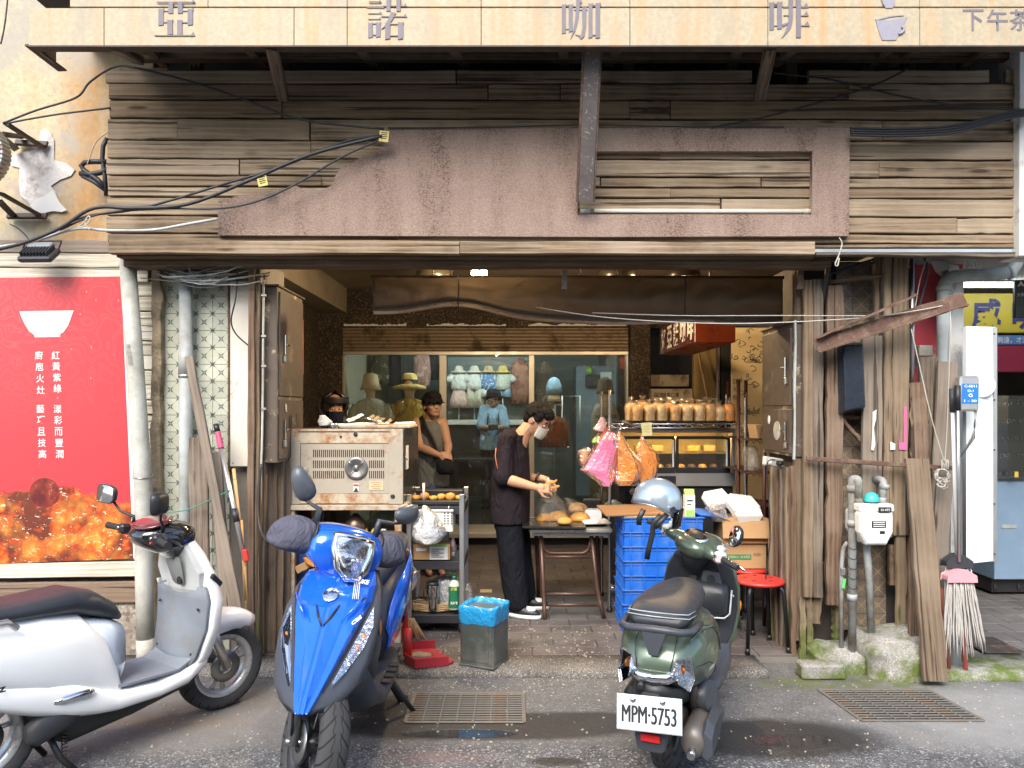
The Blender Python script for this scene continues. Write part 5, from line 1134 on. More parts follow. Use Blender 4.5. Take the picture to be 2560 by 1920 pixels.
for i in range(7):ob('strand',G().tube([P(2352+16*math.sin(a)+rnd.uniform(-5,5)+6*math.sin(a*.5),1185+42*(1-math.cos(a))*.5*(.55+.1*i)-12,4.64+rnd.uniform(-.012,.012))for a in[k*math.pi/8 for k in range(17)]],.0042,5),M_ROPE,t)
for i in range(4):ob('wrap',G().tube([P(2358+i*5-3,1150+12+13*math.cos(a),4.66-.018*math.sin(a))for a in[k*math.pi/6 for k in range(13)]],.0042,5),M_ROPE,t)
cable('thin rope falling from the channel to the rope hank',[P(2278,822,4.62),P(2300,920,4.62),P(2330,1050,4.62),P(2362,1158,4.64)],.0035,M_ROPE,'rope',cat='rope')
cable('second thin rope dropping straight to the rope hank',[P(2380,768,4.6),P(2374,900,4.6),P(2368,1060,4.62),P(2362,1158,4.64)],.003,M_ROPE,'rope',cat='rope')
# optician next door
M_YEL=mk('optician_yellow',(.46,.37,.02),.45,var=.1)
DO=6.3
t=thing('optician_sign','olive yellow optician sign with dark blue characters','sign',P(2480,830,DO))
bpx('board',2385,733,2660,832,DO,.08,M_YEL,t)
M_NAVY=mk('navy_letter',(.02,.025,.14),.5)
text('sign_character','威',M_NAVY,t,P(2466,784,DO-.003),(.24,.25),bold=.03);text('sign_character','明',M_NAVY,t,P(2565,790,DO-.003),(.22,.22),bold=.03)
t=thing('optician_canopy','maroon valance and blue banner below the yellow sign','banner',P(2500,930,DO))
bpx('blue_banner',2440,838,2660,862,DO+.02,.02,mk('banner_blue',(.07,.18,.42),.5),t);text('banner_text','夠遠，才清楚',M_TXTW,t,P(2540,850,DO+.015),(.30,.055))
bpx('valance',2440,863,2660,930,DO+.03,.02,mk('maroon_cloth',(.30,.015,.05),.7),t)
t=thing('black_tag_sign','small black shop sign hanging at the picture edge','sign',P(2550,790,5.6))
bpx('plate',2538,700,2600,795,5.6,.03,M_BLACK,t);text('text','大學光學',M_TXTW,t,P(2560,737,5.596),(.10,.03));shape('mark',[[(X(a,5.6),Z(b,5.6))for a,b in[(2543,716),(2552,702),(2562,716),(2556,716),(2552,712),(2548,716)]]],M_TXTW,t,ext=.001,y=5.599)
t=thing('glasses_counter','glazed optician counter with rows of spectacles','counter',(X(2540,6.4),6.5,.05))
M_CAB2=mk('counter_blue',(.20,.30,.42),.45)
z1=Z(1205,6.35)
ob('base',G().box((X(2590,6.35),6.7,(z1+.18)/2),(.62,.6,z1-.18),None,.006),M_CAB2,t);ob('kick',G().box((X(2590,6.35),6.72,.12),(.58,.5,.12)),M_BLACK,t)
for k in range(5):
 zz_=z1+.03+k*.145;ob('shelf',G().box((X(2590,6.4),6.7,zz_),(.62,.55,.012)),M_LENS if k else M_DARKP,t)
 for j in range(5):
  for s_ in(-1,1):ob('spectacle_lens',G().lathe([(.018,0),(.022,.003),(.018,.006)],(X(2515+j*16,6.42)+s_*.024,6.45+.06*(k%2),zz_+.03),10,Matrix.Rotation(RD(80),4,'X')),M_CHROME if(j+k)%3 else M_BLACK,t)
ob('glass_front',G().box((X(2590,6.36),6.38,z1+.36),(.62,.006,.70)),M_GLASS,t)
for px in(2500,2560):ob('caster',G().cyl((X(px,6.4)-.012,6.5,.10),(X(px,6.4)+.012,6.5,.10),.045,None,14),M_RUB,t)
ob('yellow_notice',G().box(P(2541,1186,6.3),(.03,.004,.045)),mk('yellow_note',(.7,.5,.05),.6),t);ob('maker_plate',G().box((X(2530,6.36),6.396,.62),(.12,.004,.03)),M_PVC,t)
wallbox('optician_wall',(3.9,8.6,1.6),(2.6,.1,3.4),mk('optician_dark',(.07,.065,.06),.7),'dim back wall of the optician beyond the spectacles')
wallbox('optician_wall',(4.9,7.0,1.6),(.1,3.6,3.4),mk('optician_side',(.3,.29,.26),.7),'plain far side wall of the optician, outside the counter')
tag(ob('optician_ceiling',G().box((3.7,6.8,2.62),(2.6,3.8,.1)).box((3.6,4.95,2.95),(1.9,.12,.75)),mk('grey_ceiling',(.24,.23,.22),.8)),'grey ceiling and beam over the optician entrance','ceiling')
t=thing('shop_tube_light','added ceiling tube brightening the optician, out of view','light',(3.6,6.2,2.5));ob('tube',G().cyl((3.0,5.9,2.54),(4.4,5.9,2.54),.02,None,10),emis('optician_fill_tube',(.95,1,.98),8),t);ob('batten',G().box((3.7,5.9,2.565),(1.5,.06,.02)),M_WHITEP,t)  # tube lamp added out of view to brighten the optician
tag(bpx('white_downpipe',2549,-100,2620,640,4.5,.2,M_DIRTW),'white pipe edge rising at the end of the timber cladding','pipe')
bx('floor_hatch',(X(2440,5.2),5.05,.054),(.26,.34,.006),M_IRON,None,.002);tag(bpy.data.objects['floor_hatch'],'rusty floor hatch on the pavement beside the mops','hatch')
# ================================================================= baker's equipment
def rowbag(rows,D,dep,sd=0,n=22,wr=.012,fine=14,sm=True,sr=3):  # crumpled bag from (row y, left, right) in photo pixels
 R_=[]
 res=[]
 for(y0,a0,b0),(y1,a1,b1)in zip(rows,rows[1:]):
  for k in range(sr):f=k/sr;res.append((y0+(y1-y0)*f,a0+(a1-a0)*f,b0+(b1-b0)*f))
 res.append(rows[-1])
 for y,a,b in res:
  w_=(b-a)/F*D/2;cx=X((a+b)/2,D);z=Z(y,D);ring=[]
  for i in range(n):
   t_=2*math.pi*i/n;c_,s_=math.cos(t_),math.sin(t_)
   p=V((cx+math.copysign(abs(c_)**.8,c_)*w_,D+s_*min(dep,w_*1.1+.01),z))
   k=noise.noise(V((p.x*fine,p.z*fine,sd+s_*1.2)))+.5*noise.noise(V((p.x*fine*2.3,p.z*fine*2.3,sd+5+s_*1.2)))
   ring.append(p+V((c_,s_,.4*noise.noise(V((i*.9,z*20,sd)))))*k*wr)
  R_.append(ring)
 return G().loft(R_,True,sm)
M_OVEN=mk('rust_spotted_enamel',(.44,.385,.30),.45,.25,var=.12,vs=4,dirt=(.36,.17,.065),ds=9,da=.24,dw=.16)
M_OVRUST=mk('rusted_oven_strip',(.50,.43,.31),.55,.15,var=.15,dirt=(.38,.17,.06),ds=11,da=.42,dw=.2)
M_OVSIDE=mk('dark_oven_side',(.10,.09,.08),.3,.7,var=.2)
DV=5.1
t=thing('deck_oven','rusty stainless deck oven with louvred back and round fan','oven',P(861,1261,DV))
x0,x1,z0,z1=X(717,DV),X(1006,DV),Z(1261,DV),Z(1073,DV)
ob('shell',G().box(((x0+x1)/2,DV+.45,(z0+z1)/2),(x1-x0,.84,z1-z0),None,.004),M_OVSIDE,t)
def trap(L,D0,D1):return G().prism([(X(a,DV),Z(b,DV))for a,b in L],D0,D1)
ob('top_frame',trap([(717,1073),(1006,1073),(972,1107),(751,1107)],DV,DV+.03),M_OVRUST,t,bevel=.002);ob('side_frame',trap([(717,1074),(750,1108),(750,1259),(717,1259)],DV,DV+.03),M_OVEN,t,bevel=.002)
ob('side_frame',trap([(1006,1074),(973,1108),(973,1259),(1006,1259)],DV,DV+.03),M_OVEN,t,bevel=.002);ob('bottom_strip',trap([(752,1235),(972,1235),(972,1258),(752,1258)],DV+.002,DV+.03),M_OVRUST,t,bevel=.002)
ob('back_panel',trap([(752,1109),(971,1109),(971,1233),(752,1233)],DV+.006,DV+.03),M_OVEN,t,bevel=.002)
g=G()
for y0,y1 in[(1124,1143),(1151,1170),(1177,1196)]:
 for i in range(36):
  px=784+i*5.0
  if math.hypot((px-891)/1.0,((y0+y1)/2-1171))>33:g.box(P(px,(y0+y1)/2,DV+.0055),(.0062,.003,(y1-y0)/F*DV))
o=ob('louvre_slots',g,M_BLACK,t);o['kind']='stuff'
c=P(891,1171,DV+.004);Mr=Matrix.Translation(c)@Matrix.Rotation(RD(90),4,'X')
ob('fan_cover',G().lathe([(0,.012),(.012,.013),(.014,.008),(.03,.006),(.034,.012),(.05,.008),(.055,.014),(.072,.008),(.077,.004)],n=36),mk('fan_grey',(.20,.19,.175),.4,.6),t,Mr)
for i in range(4):ob('fan_guard',G().tube([c+V((math.cos(RD(45+90*i))*r_,-.016,math.sin(RD(45+90*i))*r_))for r_ in(.01,.085)],.002,4),M_STEEL,t)
ob('switch',G().box(P(765,1183,DV+.002),(.024,.012,.07),None,.004),M_PVC,t);ob('warning_label',G().box(P(890,1219,DV+.004),(.036,.003,.05)),M_PAPER,t);ob('label_band',G().box(P(890,1213,DV+.002),(.032,.003,.012)),M_RED,t)
shape('label_triangle',[[(X(a,DV),Z(b,DV))for a,b in[(884,1229),(896,1229),(890,1218)]]],M_INK,t,ext=.002,y=DV+.003)
ob('rating_plate',G().box(P(941,1214,DV+.004),(.095,.003,.06),None,.001),mk('brass_plate',(.55,.48,.28),.5),t)
for i in range(4):ob('plate_line',G().box(P(941,1206+i*5,DV+.002),(.07-.02*(i%2),.002,.004)),M_CARD,t)
for a,b,r_ in[(889,1086,.012),(852,1092,.007),(982,1241,.012)]:ob('port',G().lathe([(r_,0),(r_*1.2,-.004),(r_*.6,-.008),(0,-.003)],P(a,b,DV),14,Matrix.Rotation(RD(-90),4,'X')),M_BLACK,t)
ob('vent_slot',G().box(P(860,1079,DV-.001),(.6,.003,.008)),M_RUST,t)
ob('side_sheet',G().box((x1+.004,DV+.2,(z0+z1)/2+.05),(.004,.12,.16)),M_PAPER,t);ob('side_hook',G().tube([(x1+.006,DV+.08,1.28),(x1+.02,DV+.07,1.26),(x1+.02,DV+.1,1.25)],.003,5),M_CHROME,t)
t=thing('oven_stand','rust-stained angle-iron stand under the deck oven','stand',((x0+x1)/2,DV+.4,FZ))
zb=z0-.002
ob('front_rail',G().box(((x0+x1)/2,DV+.01,zb-.018),(x1-x0+.06,.05,.036),None,.003),M_OVRUST,t);ob('rear_rail',G().box(((x0+x1)/2,DV+.8,zb-.018),(x1-x0+.06,.05,.036),None,.003),M_OVRUST,t)
for s_ in(0,1):ob('side_rail',G().box(([x0,x1][s_],DV+.42,zb-.018),(.04,.74,.034),None,.003),M_OVRUST,t)
for xx in(x0+.03,x1-.03):
 for yy in(DV+.02,DV+.78):ob('leg',G().box((xx,yy,(zb-.036+FZ)/2),(.042,.042,zb-.036-FZ),None,.003),M_OVRUST,t)
for zz_ in(.36,.72):ob('shelf',G().box(((x0+x1)/2,DV+.42,zz_),(x1-x0-.02,.72,.02),None,.003),M_BLACK,t)
# under-oven clutter
def shoe_low(name,c,L,m,lab,rz=0):
 g=blob([(0,0,0,L*.5,L*.2),(0,0,L*.12,L*.5,L*.2),(-L*.03,0,L*.22,L*.44,L*.18),(-L*.15,0,L*.36,L*.26,L*.16),(-L*.2,0,L*.45,L*.2,L*.13)],16)
 g.v=[tuple(Matrix.Rotation(rz,3,'Z')@V(p)+V(c))for p in g.v];return tag(ob(name,g,m),lab,'shoe')
M_YSH=mk('yellow_rubber',(.62,.42,.04),.5)
shoe_low('slipper',(X(908,5.15),5.2,.73),.13,M_YSH,'yellow shoe on the shelf under the oven, nearer the round kettle',RD(-80));shoe_low('slipper',(X(932,5.15),5.2,.73),.13,M_YSH,'yellow shoe under the oven, further from the kettle',RD(-100));shoe_low('slipper',(X(955,5.15),5.2,.73),.12,M_DIRTW,'white shoe under the oven beside the stand leg',RD(-90))
tag(ob('kettle',blob([(X(888,5.2),5.22,.735,.05,.05),(X(888,5.2),5.22,.78,.075,.075),(X(888,5.2),5.22,.83,.07,.07),(X(888,5.2),5.22,.87,.035,.035),(X(888,5.2),5.22,.89,.012,.012)],18),mk('bronze',(.13,.09,.06),.3,.7)),'dark round kettle on the shelf under the oven','kettle')
tag(bpx('blue_sack',735,1375,830,1480,5.2,.3,mk('navy_sack',(.02,.06,.22),.6,bump=.6,bs=20),None,.03),'navy blue sack on the lower oven shelf','sack')
tag(plank('wood_strip',P(742,1425,5.12),P(800,1395,5.16),.05,.02,M_CARD,None),'cardboard strip stuck across the lower oven shelf','cardboard')
tag(ob('rag',rowbag([(1388,768,808),(1395,760,815),(1408,765,818),(1414,780,810)],5.14,.05,3),mk('orange_rag',(.6,.25,.06),.8)),'crumpled orange wrapper on the lower oven shelf','wrapper')
# on top of the oven
tag(ob('oven_cloth',rowbag([(1038,800,812),(1046,798,822),(1054,796,830),(1064,800,826)],5.25,.03,2),cloth('white_rag',(.6,.58,.52))),'crumpled white rag on the oven top corner','rag')
tag(ob('tin',G().lathe([(0,.035),(.03,.035),(.033,.03),(.034,0),(0,0)],(X(834,5.22),5.22,z1+.002),20),M_STEEL),'small round steel tin on the oven top','tin')
t=thing('baking_board','pale worn board with a curling rim lying on the oven','board',(X(930,5.5),5.5,z1))
ob('board',G().box((X(925,5.45),5.45,z1+.012),(.62,.36,.018),None,.003),M_OVRUST,t);plank('rim',(X(830,5.3),5.3,z1+.025),(X(1035,5.6),5.62,z1+.03),.03,.012,M_DIRTW,t,(0,-.4,1))
tag(plank('foil_sheet',P(905,1040,5.5),P(985,1055,5.4),.06,.006,M_CHROME,None,(0,-.5,1),.008,12),'crumpled shiny foil strip on the oven top','foil')
tag(plank('cardboard_strip',P(868,1053,5.35),P(905,1037,5.45),.03,.006,M_DIRTW,None,(0,-.7,.7)),'bent cardboard strip propped on the oven top','cardboard')
# ---- service trolley
DY=5.32
t=thing('service_trolley','black three-shelf service trolley with silver uprights','trolley',P(1093,1575,DY))
xa,xb=X(1026,DY),X(1152,DY);dp=.5
M_TROL=mk('trolley_black',(.03,.03,.033),.45,var=.2)
for zt_ in(Z(1266,DY),Z(1404,DY),Z(1538,DY)):
 sh=ob('shelf',G().box(((xa+xb)/2,DY+dp/2,zt_-.014),(xb-xa+.03,dp,.012),None,.003),M_TROL,t)
 for c_,d_ in[(((xa+xb)/2,DY-.004,zt_-.025),(xb-xa+.03,.012,.058)),(((xa+xb)/2,DY+dp,zt_-.025),(xb-xa+.03,.012,.058)),((xa-.016,DY+dp/2,zt_-.025),(.012,dp,.058)),((xb+.016,DY+dp/2,zt_-.025),(.012,dp,.058))]:ob('lip',G().box(c_,d_,None,.004),M_TROL,sh)
for xx in(xa-.008,xb+.008):
 for yy in(DY,DY+dp):
  ob('upright',G().box((xx,yy-.012,(Z(1235,DY)+.14)/2),(.034,.03,Z(1235,DY)-.14),None,.004),M_ALU,t)
for xx in(xa,xb):
 for yy in(DY+.03,DY+dp-.03):
  w_=ob('caster',G().cyl((xx-.014,yy,FZ+.045),(xx+.014,yy,FZ+.045),.045,None,18),M_RUB,t);ob('fork',G().box((xx,yy,FZ+.09),(.04,.03,.05),None,.004),M_RUST,w_)
tag(bpx('black_tray',1030,1252,1156,1263,DY-.01,.4,M_BLACK,None,.006),'black oven tray on the top of the trolley','tray')
tag(bpx('black_tray',1040,1225,1158,1243,DY+.3,.12,M_BLACK,None,.006),'second black tray standing behind the tarts on the trolley','tray')
M_TART=mk('baked_tart',(.66,.30,.05),.55,var=.35,vs=18,bump=.5,bs=70,dirt=(.36,.12,.02),ds=14,da=.35)
M_BUN=mk('golden_bun',(.68,.36,.08),.4,var=.25,vs=12,bump=.35,bs=60,dirt=(.42,.16,.03),ds=9,da=.38,dw=.3)
for i,px in enumerate([1040,1062,1083,1103,1126,1148]):
 z_=Z(1252,DY);D=DY+.05+.03*(i%2);k=[1,1.5,.9,1.2,1.5,.9][i]
 g=blob([(X(px,D),D,z_,.026,.03),(X(px,D),D,z_+.015*k,.033,.036),(X(px,D),D,z_+.028*k,.028,.032),(X(px,D),D,z_+.033*k,.012,.015)],16,.35,i)
 tag(ob('egg_tart',g,M_TART),'golden baked tart on the trolley tray, %s from the oven'%['nearest','second','third','fourth','fifth','farthest'][i],'tart','tarts on the trolley')
tag(ob('wooden_spatula',G().cyl(P(1059,1208,DY+.05),P(1059,1252,DY+.05),.009,None,10),M_PAPER),'upright white stick standing among the tarts','stick')
t=thing('plastic_basket','white perforated plastic basket under the top tray','basket',P(1082,1330,DY-.02))
zc=Z(1302,DY);M_BASK=mk('cream_basket',(.72,.70,.60),.45)
ob('front',G().box((X(1082,DY),DY-.035,zc),(.27,.008,.14),None,.002),M_BASK,t);ob('rim',G().box((X(1082,DY),DY-.04,zc+.075),(.29,.02,.014),None,.004),M_BASK,t)
for s_ in(-1,1):ob('side',G().box((X(1082,DY)+s_*.137,DY+.08,zc),(.008,.22,.14),None,.002),M_BASK,t)
for px in[1038,1046,1112,1120,1129]:
 for k in range(5):ob('hole',G().cyl(P(px,1283+k*6.5,DY-.0405),P(px,1283+k*6.5,DY-.03),.0058,None,8),M_BLACK,t)
for px in(1043,1122):ob('hook',G().tube([P(px,1262,DY-.045),P(px,1272,DY-.05),P(px+1,1280,DY-.045)],.003,5),M_CHROME,t)
M_WBAG=film('white_bag_film',(.78,.80,.80),.4,.3,26,.12);M_CLEAR=film('clear_bag_film',(.95,.93,.88),.3,.12,40,.92,.45)
tag(ob('plastic_bag',rowbag([(1264,1056,1064),(1276,1050,1078),(1292,1045,1098),(1312,1034,1110),(1335,1030,1116),(1352,1036,1104),(1358,1050,1090)],DY-.11,.075,4,wr=.02),M_WBAG),'crumpled white plastic bag stuffed before the basket','bag')
t=thing('cardboard_box','open cardboard box with a printed label on the trolley','box',P(1080,1402,DY))
bpx('carton',1033,1362,1125,1400,DY+.01,.2,M_CARD,t,.003);bpx('label_sheet',1074,1367,1119,1399,DY+.005,.003,M_PAPER,t,0);bpx('label_stripe',1074,1361,1119,1366,DY+.005,.003,mk('green_print',(.25,.5,.08),.6),t,0)
for i in range(5):bpx('print_line',1078,1372+i*5,1110-(i%2)*12,1373.6+i*5,DY+.003,.001,M_INK,t,0)
bpx('flap',1040,1370,1066,1378,DY+.004,.003,M_PAPER,t,0)
t=thing('tumbler','steel vacuum tumbler with black lid on the lower shelf','tumbler',P(1082,1520,DY+.05));c=V((X(1082,DY+.06),DY+.06,Z(1522,DY+.06)))
ob('cup',G().lathe([(0,0),(.029,0),(.031,.008),(.033,.07),(.0345,.075),(.040,.082),(.042,.16),(.042,.165),(0,.165)],c,28),M_CHROME,t);ob('lid',G().lathe([(.0425,.163),(.044,.168),(.044,.185),(.038,.19),(0,.19)],c,28),M_BLACK,t)
ob('handle',G().tube([c+V(p)for p in[(-.042,-.01,.15),(-.062,-.02,.14),(-.06,-.02,.08),(-.038,-.01,.06)]],.006,6),M_BLACK,t)
t=thing('soap_bottle','green-labelled dish soap pump bottle on the lower shelf','bottle',P(1136,1520,DY+.02));c=V((X(1136,DY+.03),DY+.03,Z(1522,DY+.03)))
ob('bottle',G().lathe([(0,0),(.038,0),(.041,.006),(.041,.06),(.036,.10),(.041,.14),(.040,.165),(.028,.19),(.014,.20),(.014,.21),(0,.21)],c,24),mk('pale_soap',(.55,.60,.48),.25),t)
ob('label_wrap',G().lathe([(.0415,.012),(.0418,.06),(.0368,.10),(.0415,.14),(.0405,.16)],c,24),mk('soap_green',(.02,.16,.07),.4),t);ob('collar',G().cyl(c+V((0,0,.205)),c+V((0,0,.23)),.017,None,14),mk('pump_green',(.02,.13,.08),.4),t)
ob('pump',G().cyl(c+V((0,0,.23)),c+V((0,0,.25)),.006,None,8).box(c+V((-.012,0,.254)),(.05,.016,.012),None,.004),mk('pump_green2',(.02,.13,.08),.4),t);text('label_text','綠茶',mk('label_yel',(.6,.6,.15),.5),t,c+V((0,-.0435,.145)),(.045,.022),bold=.02);text('label_text','洗潔精',M_TXTW,t,c+V((0,-.043,.05)),(.05,.02),bold=.02)
tag(ob('plastic_bag',rowbag([(1440,1098,1140),(1452,1080,1150),(1480,1078,1152),(1510,1082,1152),(1520,1084,1150)],DY+.2,.1,8),M_WBAG),'bulky white plastic bag behind the tumbler and bottle','bag')
t=thing('wicker_basket','low wicker basket behind the steel tumbler','basket',P(1080,1522,DY+.15))
for k in range(4):ob('weave',G().tube([V((X(1085,DY+.17),DY+.17,Z(1520,DY+.16)+k*.013))+V((math.cos(a)*.16,math.sin(a)*.09,.003*math.sin(a*11)))for a in[j*math.pi/14 for j in range(28)]],.0075,6,closed=True),M_WOODP,t)
tag(ob('plastic_bag',rowbag([(1345,1130,1134),(1360,1126,1138),(1372,1126,1140),(1385,1128,1138),(1390,1130,1136)],DY+.1,.04,5),film('pinkish_bag',(.75,.55,.55),.5,.3)),'small pink bag hanging beside the cardboard box','bag')
tag(ob('plastic_bag',rowbag([(1460,1168,1172),(1470,1163,1180),(1485,1162,1184),(1500,1163,1178),(1506,1166,1174)],DY-.05,.04,6,wr=.02),M_CLEAR),'clear crumpled bag hanging off the trolley upright','bag')
M_ORANGE=film('orange_bag_film',(.95,.40,.08),.5,.2,26,.10);M_PEACH=film('peach_bag_film',(.90,.58,.40),.45,.22,26,.35)
t=thing('bread_bag','peach plastic bag of yellow buns hung between scooter and trolley','bag',P(1015,1480,4.92))
ob('bag',rowbag([(1350,984,990),(1375,984,1003),(1410,985,1028),(1440,986,1046),(1465,990,1040),(1488,992,1020),(1496,996,1008)],4.92,.085,7,wr=.016),M_PEACH,t)
for i,(a,b)in enumerate([(1006,1440),(1018,1458),(1005,1468),(1024,1438),(1014,1425)]):ob('bun',G().ell(P(a,b,4.92),(.03,.03,.026)),M_BUN,t)
# ---- dustpan, bin
t=thing('dustpan','long-handled red dustpan standing on the apron','dustpan',P(1060,1630,4.72))
ob('handle',G().tube([P(1000,1395,4.8),P(1008,1500,4.8),P(1016,1625,4.78)],[.021,.022,.024],12),M_RED,t);ob('handle_foot',G().cyl(P(1018,1570,4.78),P(1019,1640,4.76),.026,.028,12),M_RED,t)
g=G();za=.05
pan=[(X(1012,4.82),4.95),(X(1085,4.9),4.98),(X(1135,4.72),4.72),(X(1122,4.68),4.66),(X(1040,4.64),4.60),(X(1014,4.7),4.70)]
g.prism(pan,za,za+.006,'z')
for k in(0,3,4,5):
 a,b=pan[k],pan[(k+1)%6];h0=.055
 g.add([(a[0],a[1],za),(b[0],b[1],za),(b[0],b[1],za+h0),(a[0],a[1],za+h0)],[(0,1,2,3)])
ob('pan',g,mk('dustpan_maroon',(.36,.025,.035),.45,dirt=(.22,.14,.1),ds=7,da=.25),t,solid=.006)
tag(ob('dust_heap',blob([(X(1050,4.85),4.82,.057,.09,.05),(X(1050,4.85),4.82,.07,.06,.035),(X(1050,4.85),4.82,.078,.02,.02)],16,.4,3),mk('dust',(.30,.24,.17),.95,bump=.8,bs=90)),'small heap of sweepings lying in the red dustpan','dust')
t=thing('broom','straw broom head behind the red dustpan','broom',P(1040,1590,5.0))
for i in range(26):ob('bristle',G().tube([P(1022+i*.5,1545,5.02),P(1020+i*1.2,1572,5.0+rnd.uniform(-.02,.02)),P(1016+i*2.0,1600+rnd.uniform(-6,4),5.0+rnd.uniform(-.04,.04))],.0032,4),M_WOODP,t)
t=thing('tin_bin','square tin can used as a bin with a blue liner','bin',(X(1211,4.72),4.72,.046));tb=Matrix.Translation((X(1211,4.73),4.73,.047))@Matrix.Rotation(RD(-24),4,'Z')
M_TINC=mk('dull_dark_tin',(.13,.145,.13),.38,.55,var=.15,vs=3,dirt=(.20,.19,.16),ds=6,da=.3,dw=.3);W2=.113;HT=.335
ob('can',G().loft([[(math.copysign(1,c_)*(W2-.012 if k==0 else W2)if False else x,y,z_)for x,y in[(-W2,-W2+.015),(-W2+.015,-W2),(W2-.015,-W2),(W2,-W2+.015),(W2,W2-.015),(W2-.015,W2),(-W2+.015,W2),(-W2,W2-.015)]]for k,(z_,c_)in enumerate([(0,1),(.012,1),(.018,1),(HT-.02,1),(HT,1)])],True,False),M_TINC,t,tb)
for s_ in(-1,1):
 ob('pressed_panel',G().box((0,-W2-.001,HT*.47),(.165,.004,HT*.74),None,.002),M_TINC,t,tb)if s_<0 else ob('pressed_panel',G().box((W2+.001,0,HT*.47),(.004,.165,HT*.74),None,.002),M_TINC,t,tb)
ob('base_rim',G().box((0,0,.006),(W2*2+.006,W2*2+.006,.012),None,.004),M_TINC,t,tb)
M_LINER=film('blue_liner_film',(.03,.36,.72),.25,.22,22)
R_=[]
for k,(s_,z_)in enumerate([(1.05,HT-.075),(1.09,HT-.05),(1.08,HT-.01),(1.10,HT+.02),(1.02,HT+.032),(.94,HT+.01),(.85,HT-.06),(.7,HT-.1)]):
 R_.append([(V((math.copysign(min(1,abs(math.cos(a))*1.32),math.cos(a))*W2*s_,math.copysign(min(1,abs(math.sin(a))*1.32),math.sin(a))*W2*s_,z_+.016*noise.noise(V((math.cos(a)*4,math.sin(a)*4,k*.7)))))+V((1,1,0))*.006*noise.noise(V((a*5,k,2))))for a in[2*math.pi*i/40 for i in range(40)]])
ob('liner',G().loft(R_,False,True),M_LINER,t,tb)
# ---- folding table with baking trays
DTB=5.62
t=thing('folding_table','folding table with brown tube legs and pale steel top','table',P(1427,1530,DTB+.3))
x0,x1=X(1323,DTB),X(1532,DTB);zt_=Z(1325,DTB)
ob('tabletop',G().box(((x0+x1)/2,DTB+.31,zt_-.008),(x1-x0,.62,.026),None,.005),mk('pale_steel_top',(.56,.54,.48),.3,.6,var=.12),t);ob('apron_rail',G().box(((x0+x1)/2,DTB+.05,zt_-.035),(x1-x0-.05,.02,.03),None,.003),M_GALV,t)
M_LEG=mk('brown_tube',(.115,.062,.042),.4,.4,var=.2,dirt=(.22,.13,.09),ds=9,da=.25)
xl,xr=x0+.07,x1-.07
ob('leg',elb([P(1362,1548,DTB+.05),P(1360,1500,DTB+.1),P(1352,1335,DTB+.12)],.016,10,6,.08),M_LEG,t);ob('leg',elb([P(1510,1545,DTB+.08),P(1494,1480,DTB+.1),P(1478,1335,DTB+.12)],.016,10,6,.12),M_LEG,t)
ob('leg',elb([P(1346,1495,DTB+.5),P(1344,1400,DTB+.45),P(1340,1330,DTB+.4)],.016,10),M_LEG,t);ob('leg',elb([P(1498,1480,DTB+.5),P(1496,1400,DTB+.45),P(1492,1330,DTB+.4)],.016,10),M_LEG,t)
ob('curved_brace',elb([P(1352,1338,DTB+.13),P(1362,1383,DTB+.13),P(1470,1383,DTB+.13),P(1480,1338,DTB+.13)],.013,10,8,.09),M_LEG,t)
for yy,a,b in[(1392,1362,1478),(1485,1360,1492),(1512,1362,1496)]:ob('cross_tube',G().cyl(P(a,yy,DTB+.12),P(b,yy,DTB+.12),.0125,None,10),M_LEG,t)
tag(bx('baking_tray',(X(1385,5.6),5.74,zt_+.03),(.46,.36,.016),mk('nonstick_black',(.022,.02,.019),.25),None,.006,(RD(2),RD(1),0)),'black baking tray with a single round bun','tray')
tag(bx('steel_tray',(X(1455,5.7),5.98,zt_+.02),(.40,.34,.012),M_STEEL,None,.004),'dull steel tray under the bagged buns','tray')
def bun(c,r_,lab,grp=None,m=None,s=(1,1,.62)):
 g=blob([(0,0,0,r_*.8,r_*.8),(0,0,r_*.14,r_,r_),(0,0,r_*.45,r_*.93,r_*.93),(0,0,r_*.72,r_*.62,r_*.62),(0,0,r_*.84,r_*.2,r_*.2)],22,.06,c[0]*9)
 g.v=[tuple(V(p)+V(c))for p in g.v];return tag(ob('bun',g,m or M_BUN),lab,'bun',grp)
bun((X(1413,5.62),5.66,zt_+.04),.057,'round glossy bun alone on the black baking tray')
bb=[(1362,5.85,.07,'nearest the baker'),(1395,5.88,.085,'second from the baker'),(1450,5.86,.08,'beside the white carton lid'),(1445,6.05,.08,'behind the others')]
for px,D,r_,nm in bb:
 z_=zt_+.03+(.05 if D>6 else 0);bun((X(px,D),D,z_),r_,'bagged flat bun on the table, %s'%nm,'bagged buns')
t=thing('bread_bag','clear plastic bag gathered over the buns before the baker','bag',P(1385,1300,5.86))
ob('bag',rowbag([(1222,1362,1378),(1236,1352,1392),(1254,1346,1408),(1272,1338,1416),(1290,1336,1418),(1298,1340,1414)],5.88,.11,3,wr=.016),M_CLEAR,t)
t=thing('bread_bag','clear plastic bag of buns beside the white lid','bag',P(1450,1298,5.9))
ob('bag',rowbag([(1246,1412,1430),(1256,1408,1448),(1266,1412,1462),(1282,1414,1466),(1296,1420,1464)],5.95,.11,9,wr=.014),M_CLEAR,t)
t=thing('foam_tray','white foam lid beside the buns on the table','foam lid',P(1490,1300,5.72));Mq=Matrix.Translation((X(1490,5.75),5.78,zt_+.03))@Matrix.Rotation(RD(6),4,'Z')
ob('lid',G().loft([[(x*k,y*k,z_)for x,y in[(-.1,-.08),(.1,-.08),(.1,.08),(-.1,.08)]]for k,z_ in[(1.0,0),(1.02,.012),(.8,.022),(.78,.02)]],True,False),M_DIRTW,t,Mq,bevel=.004)
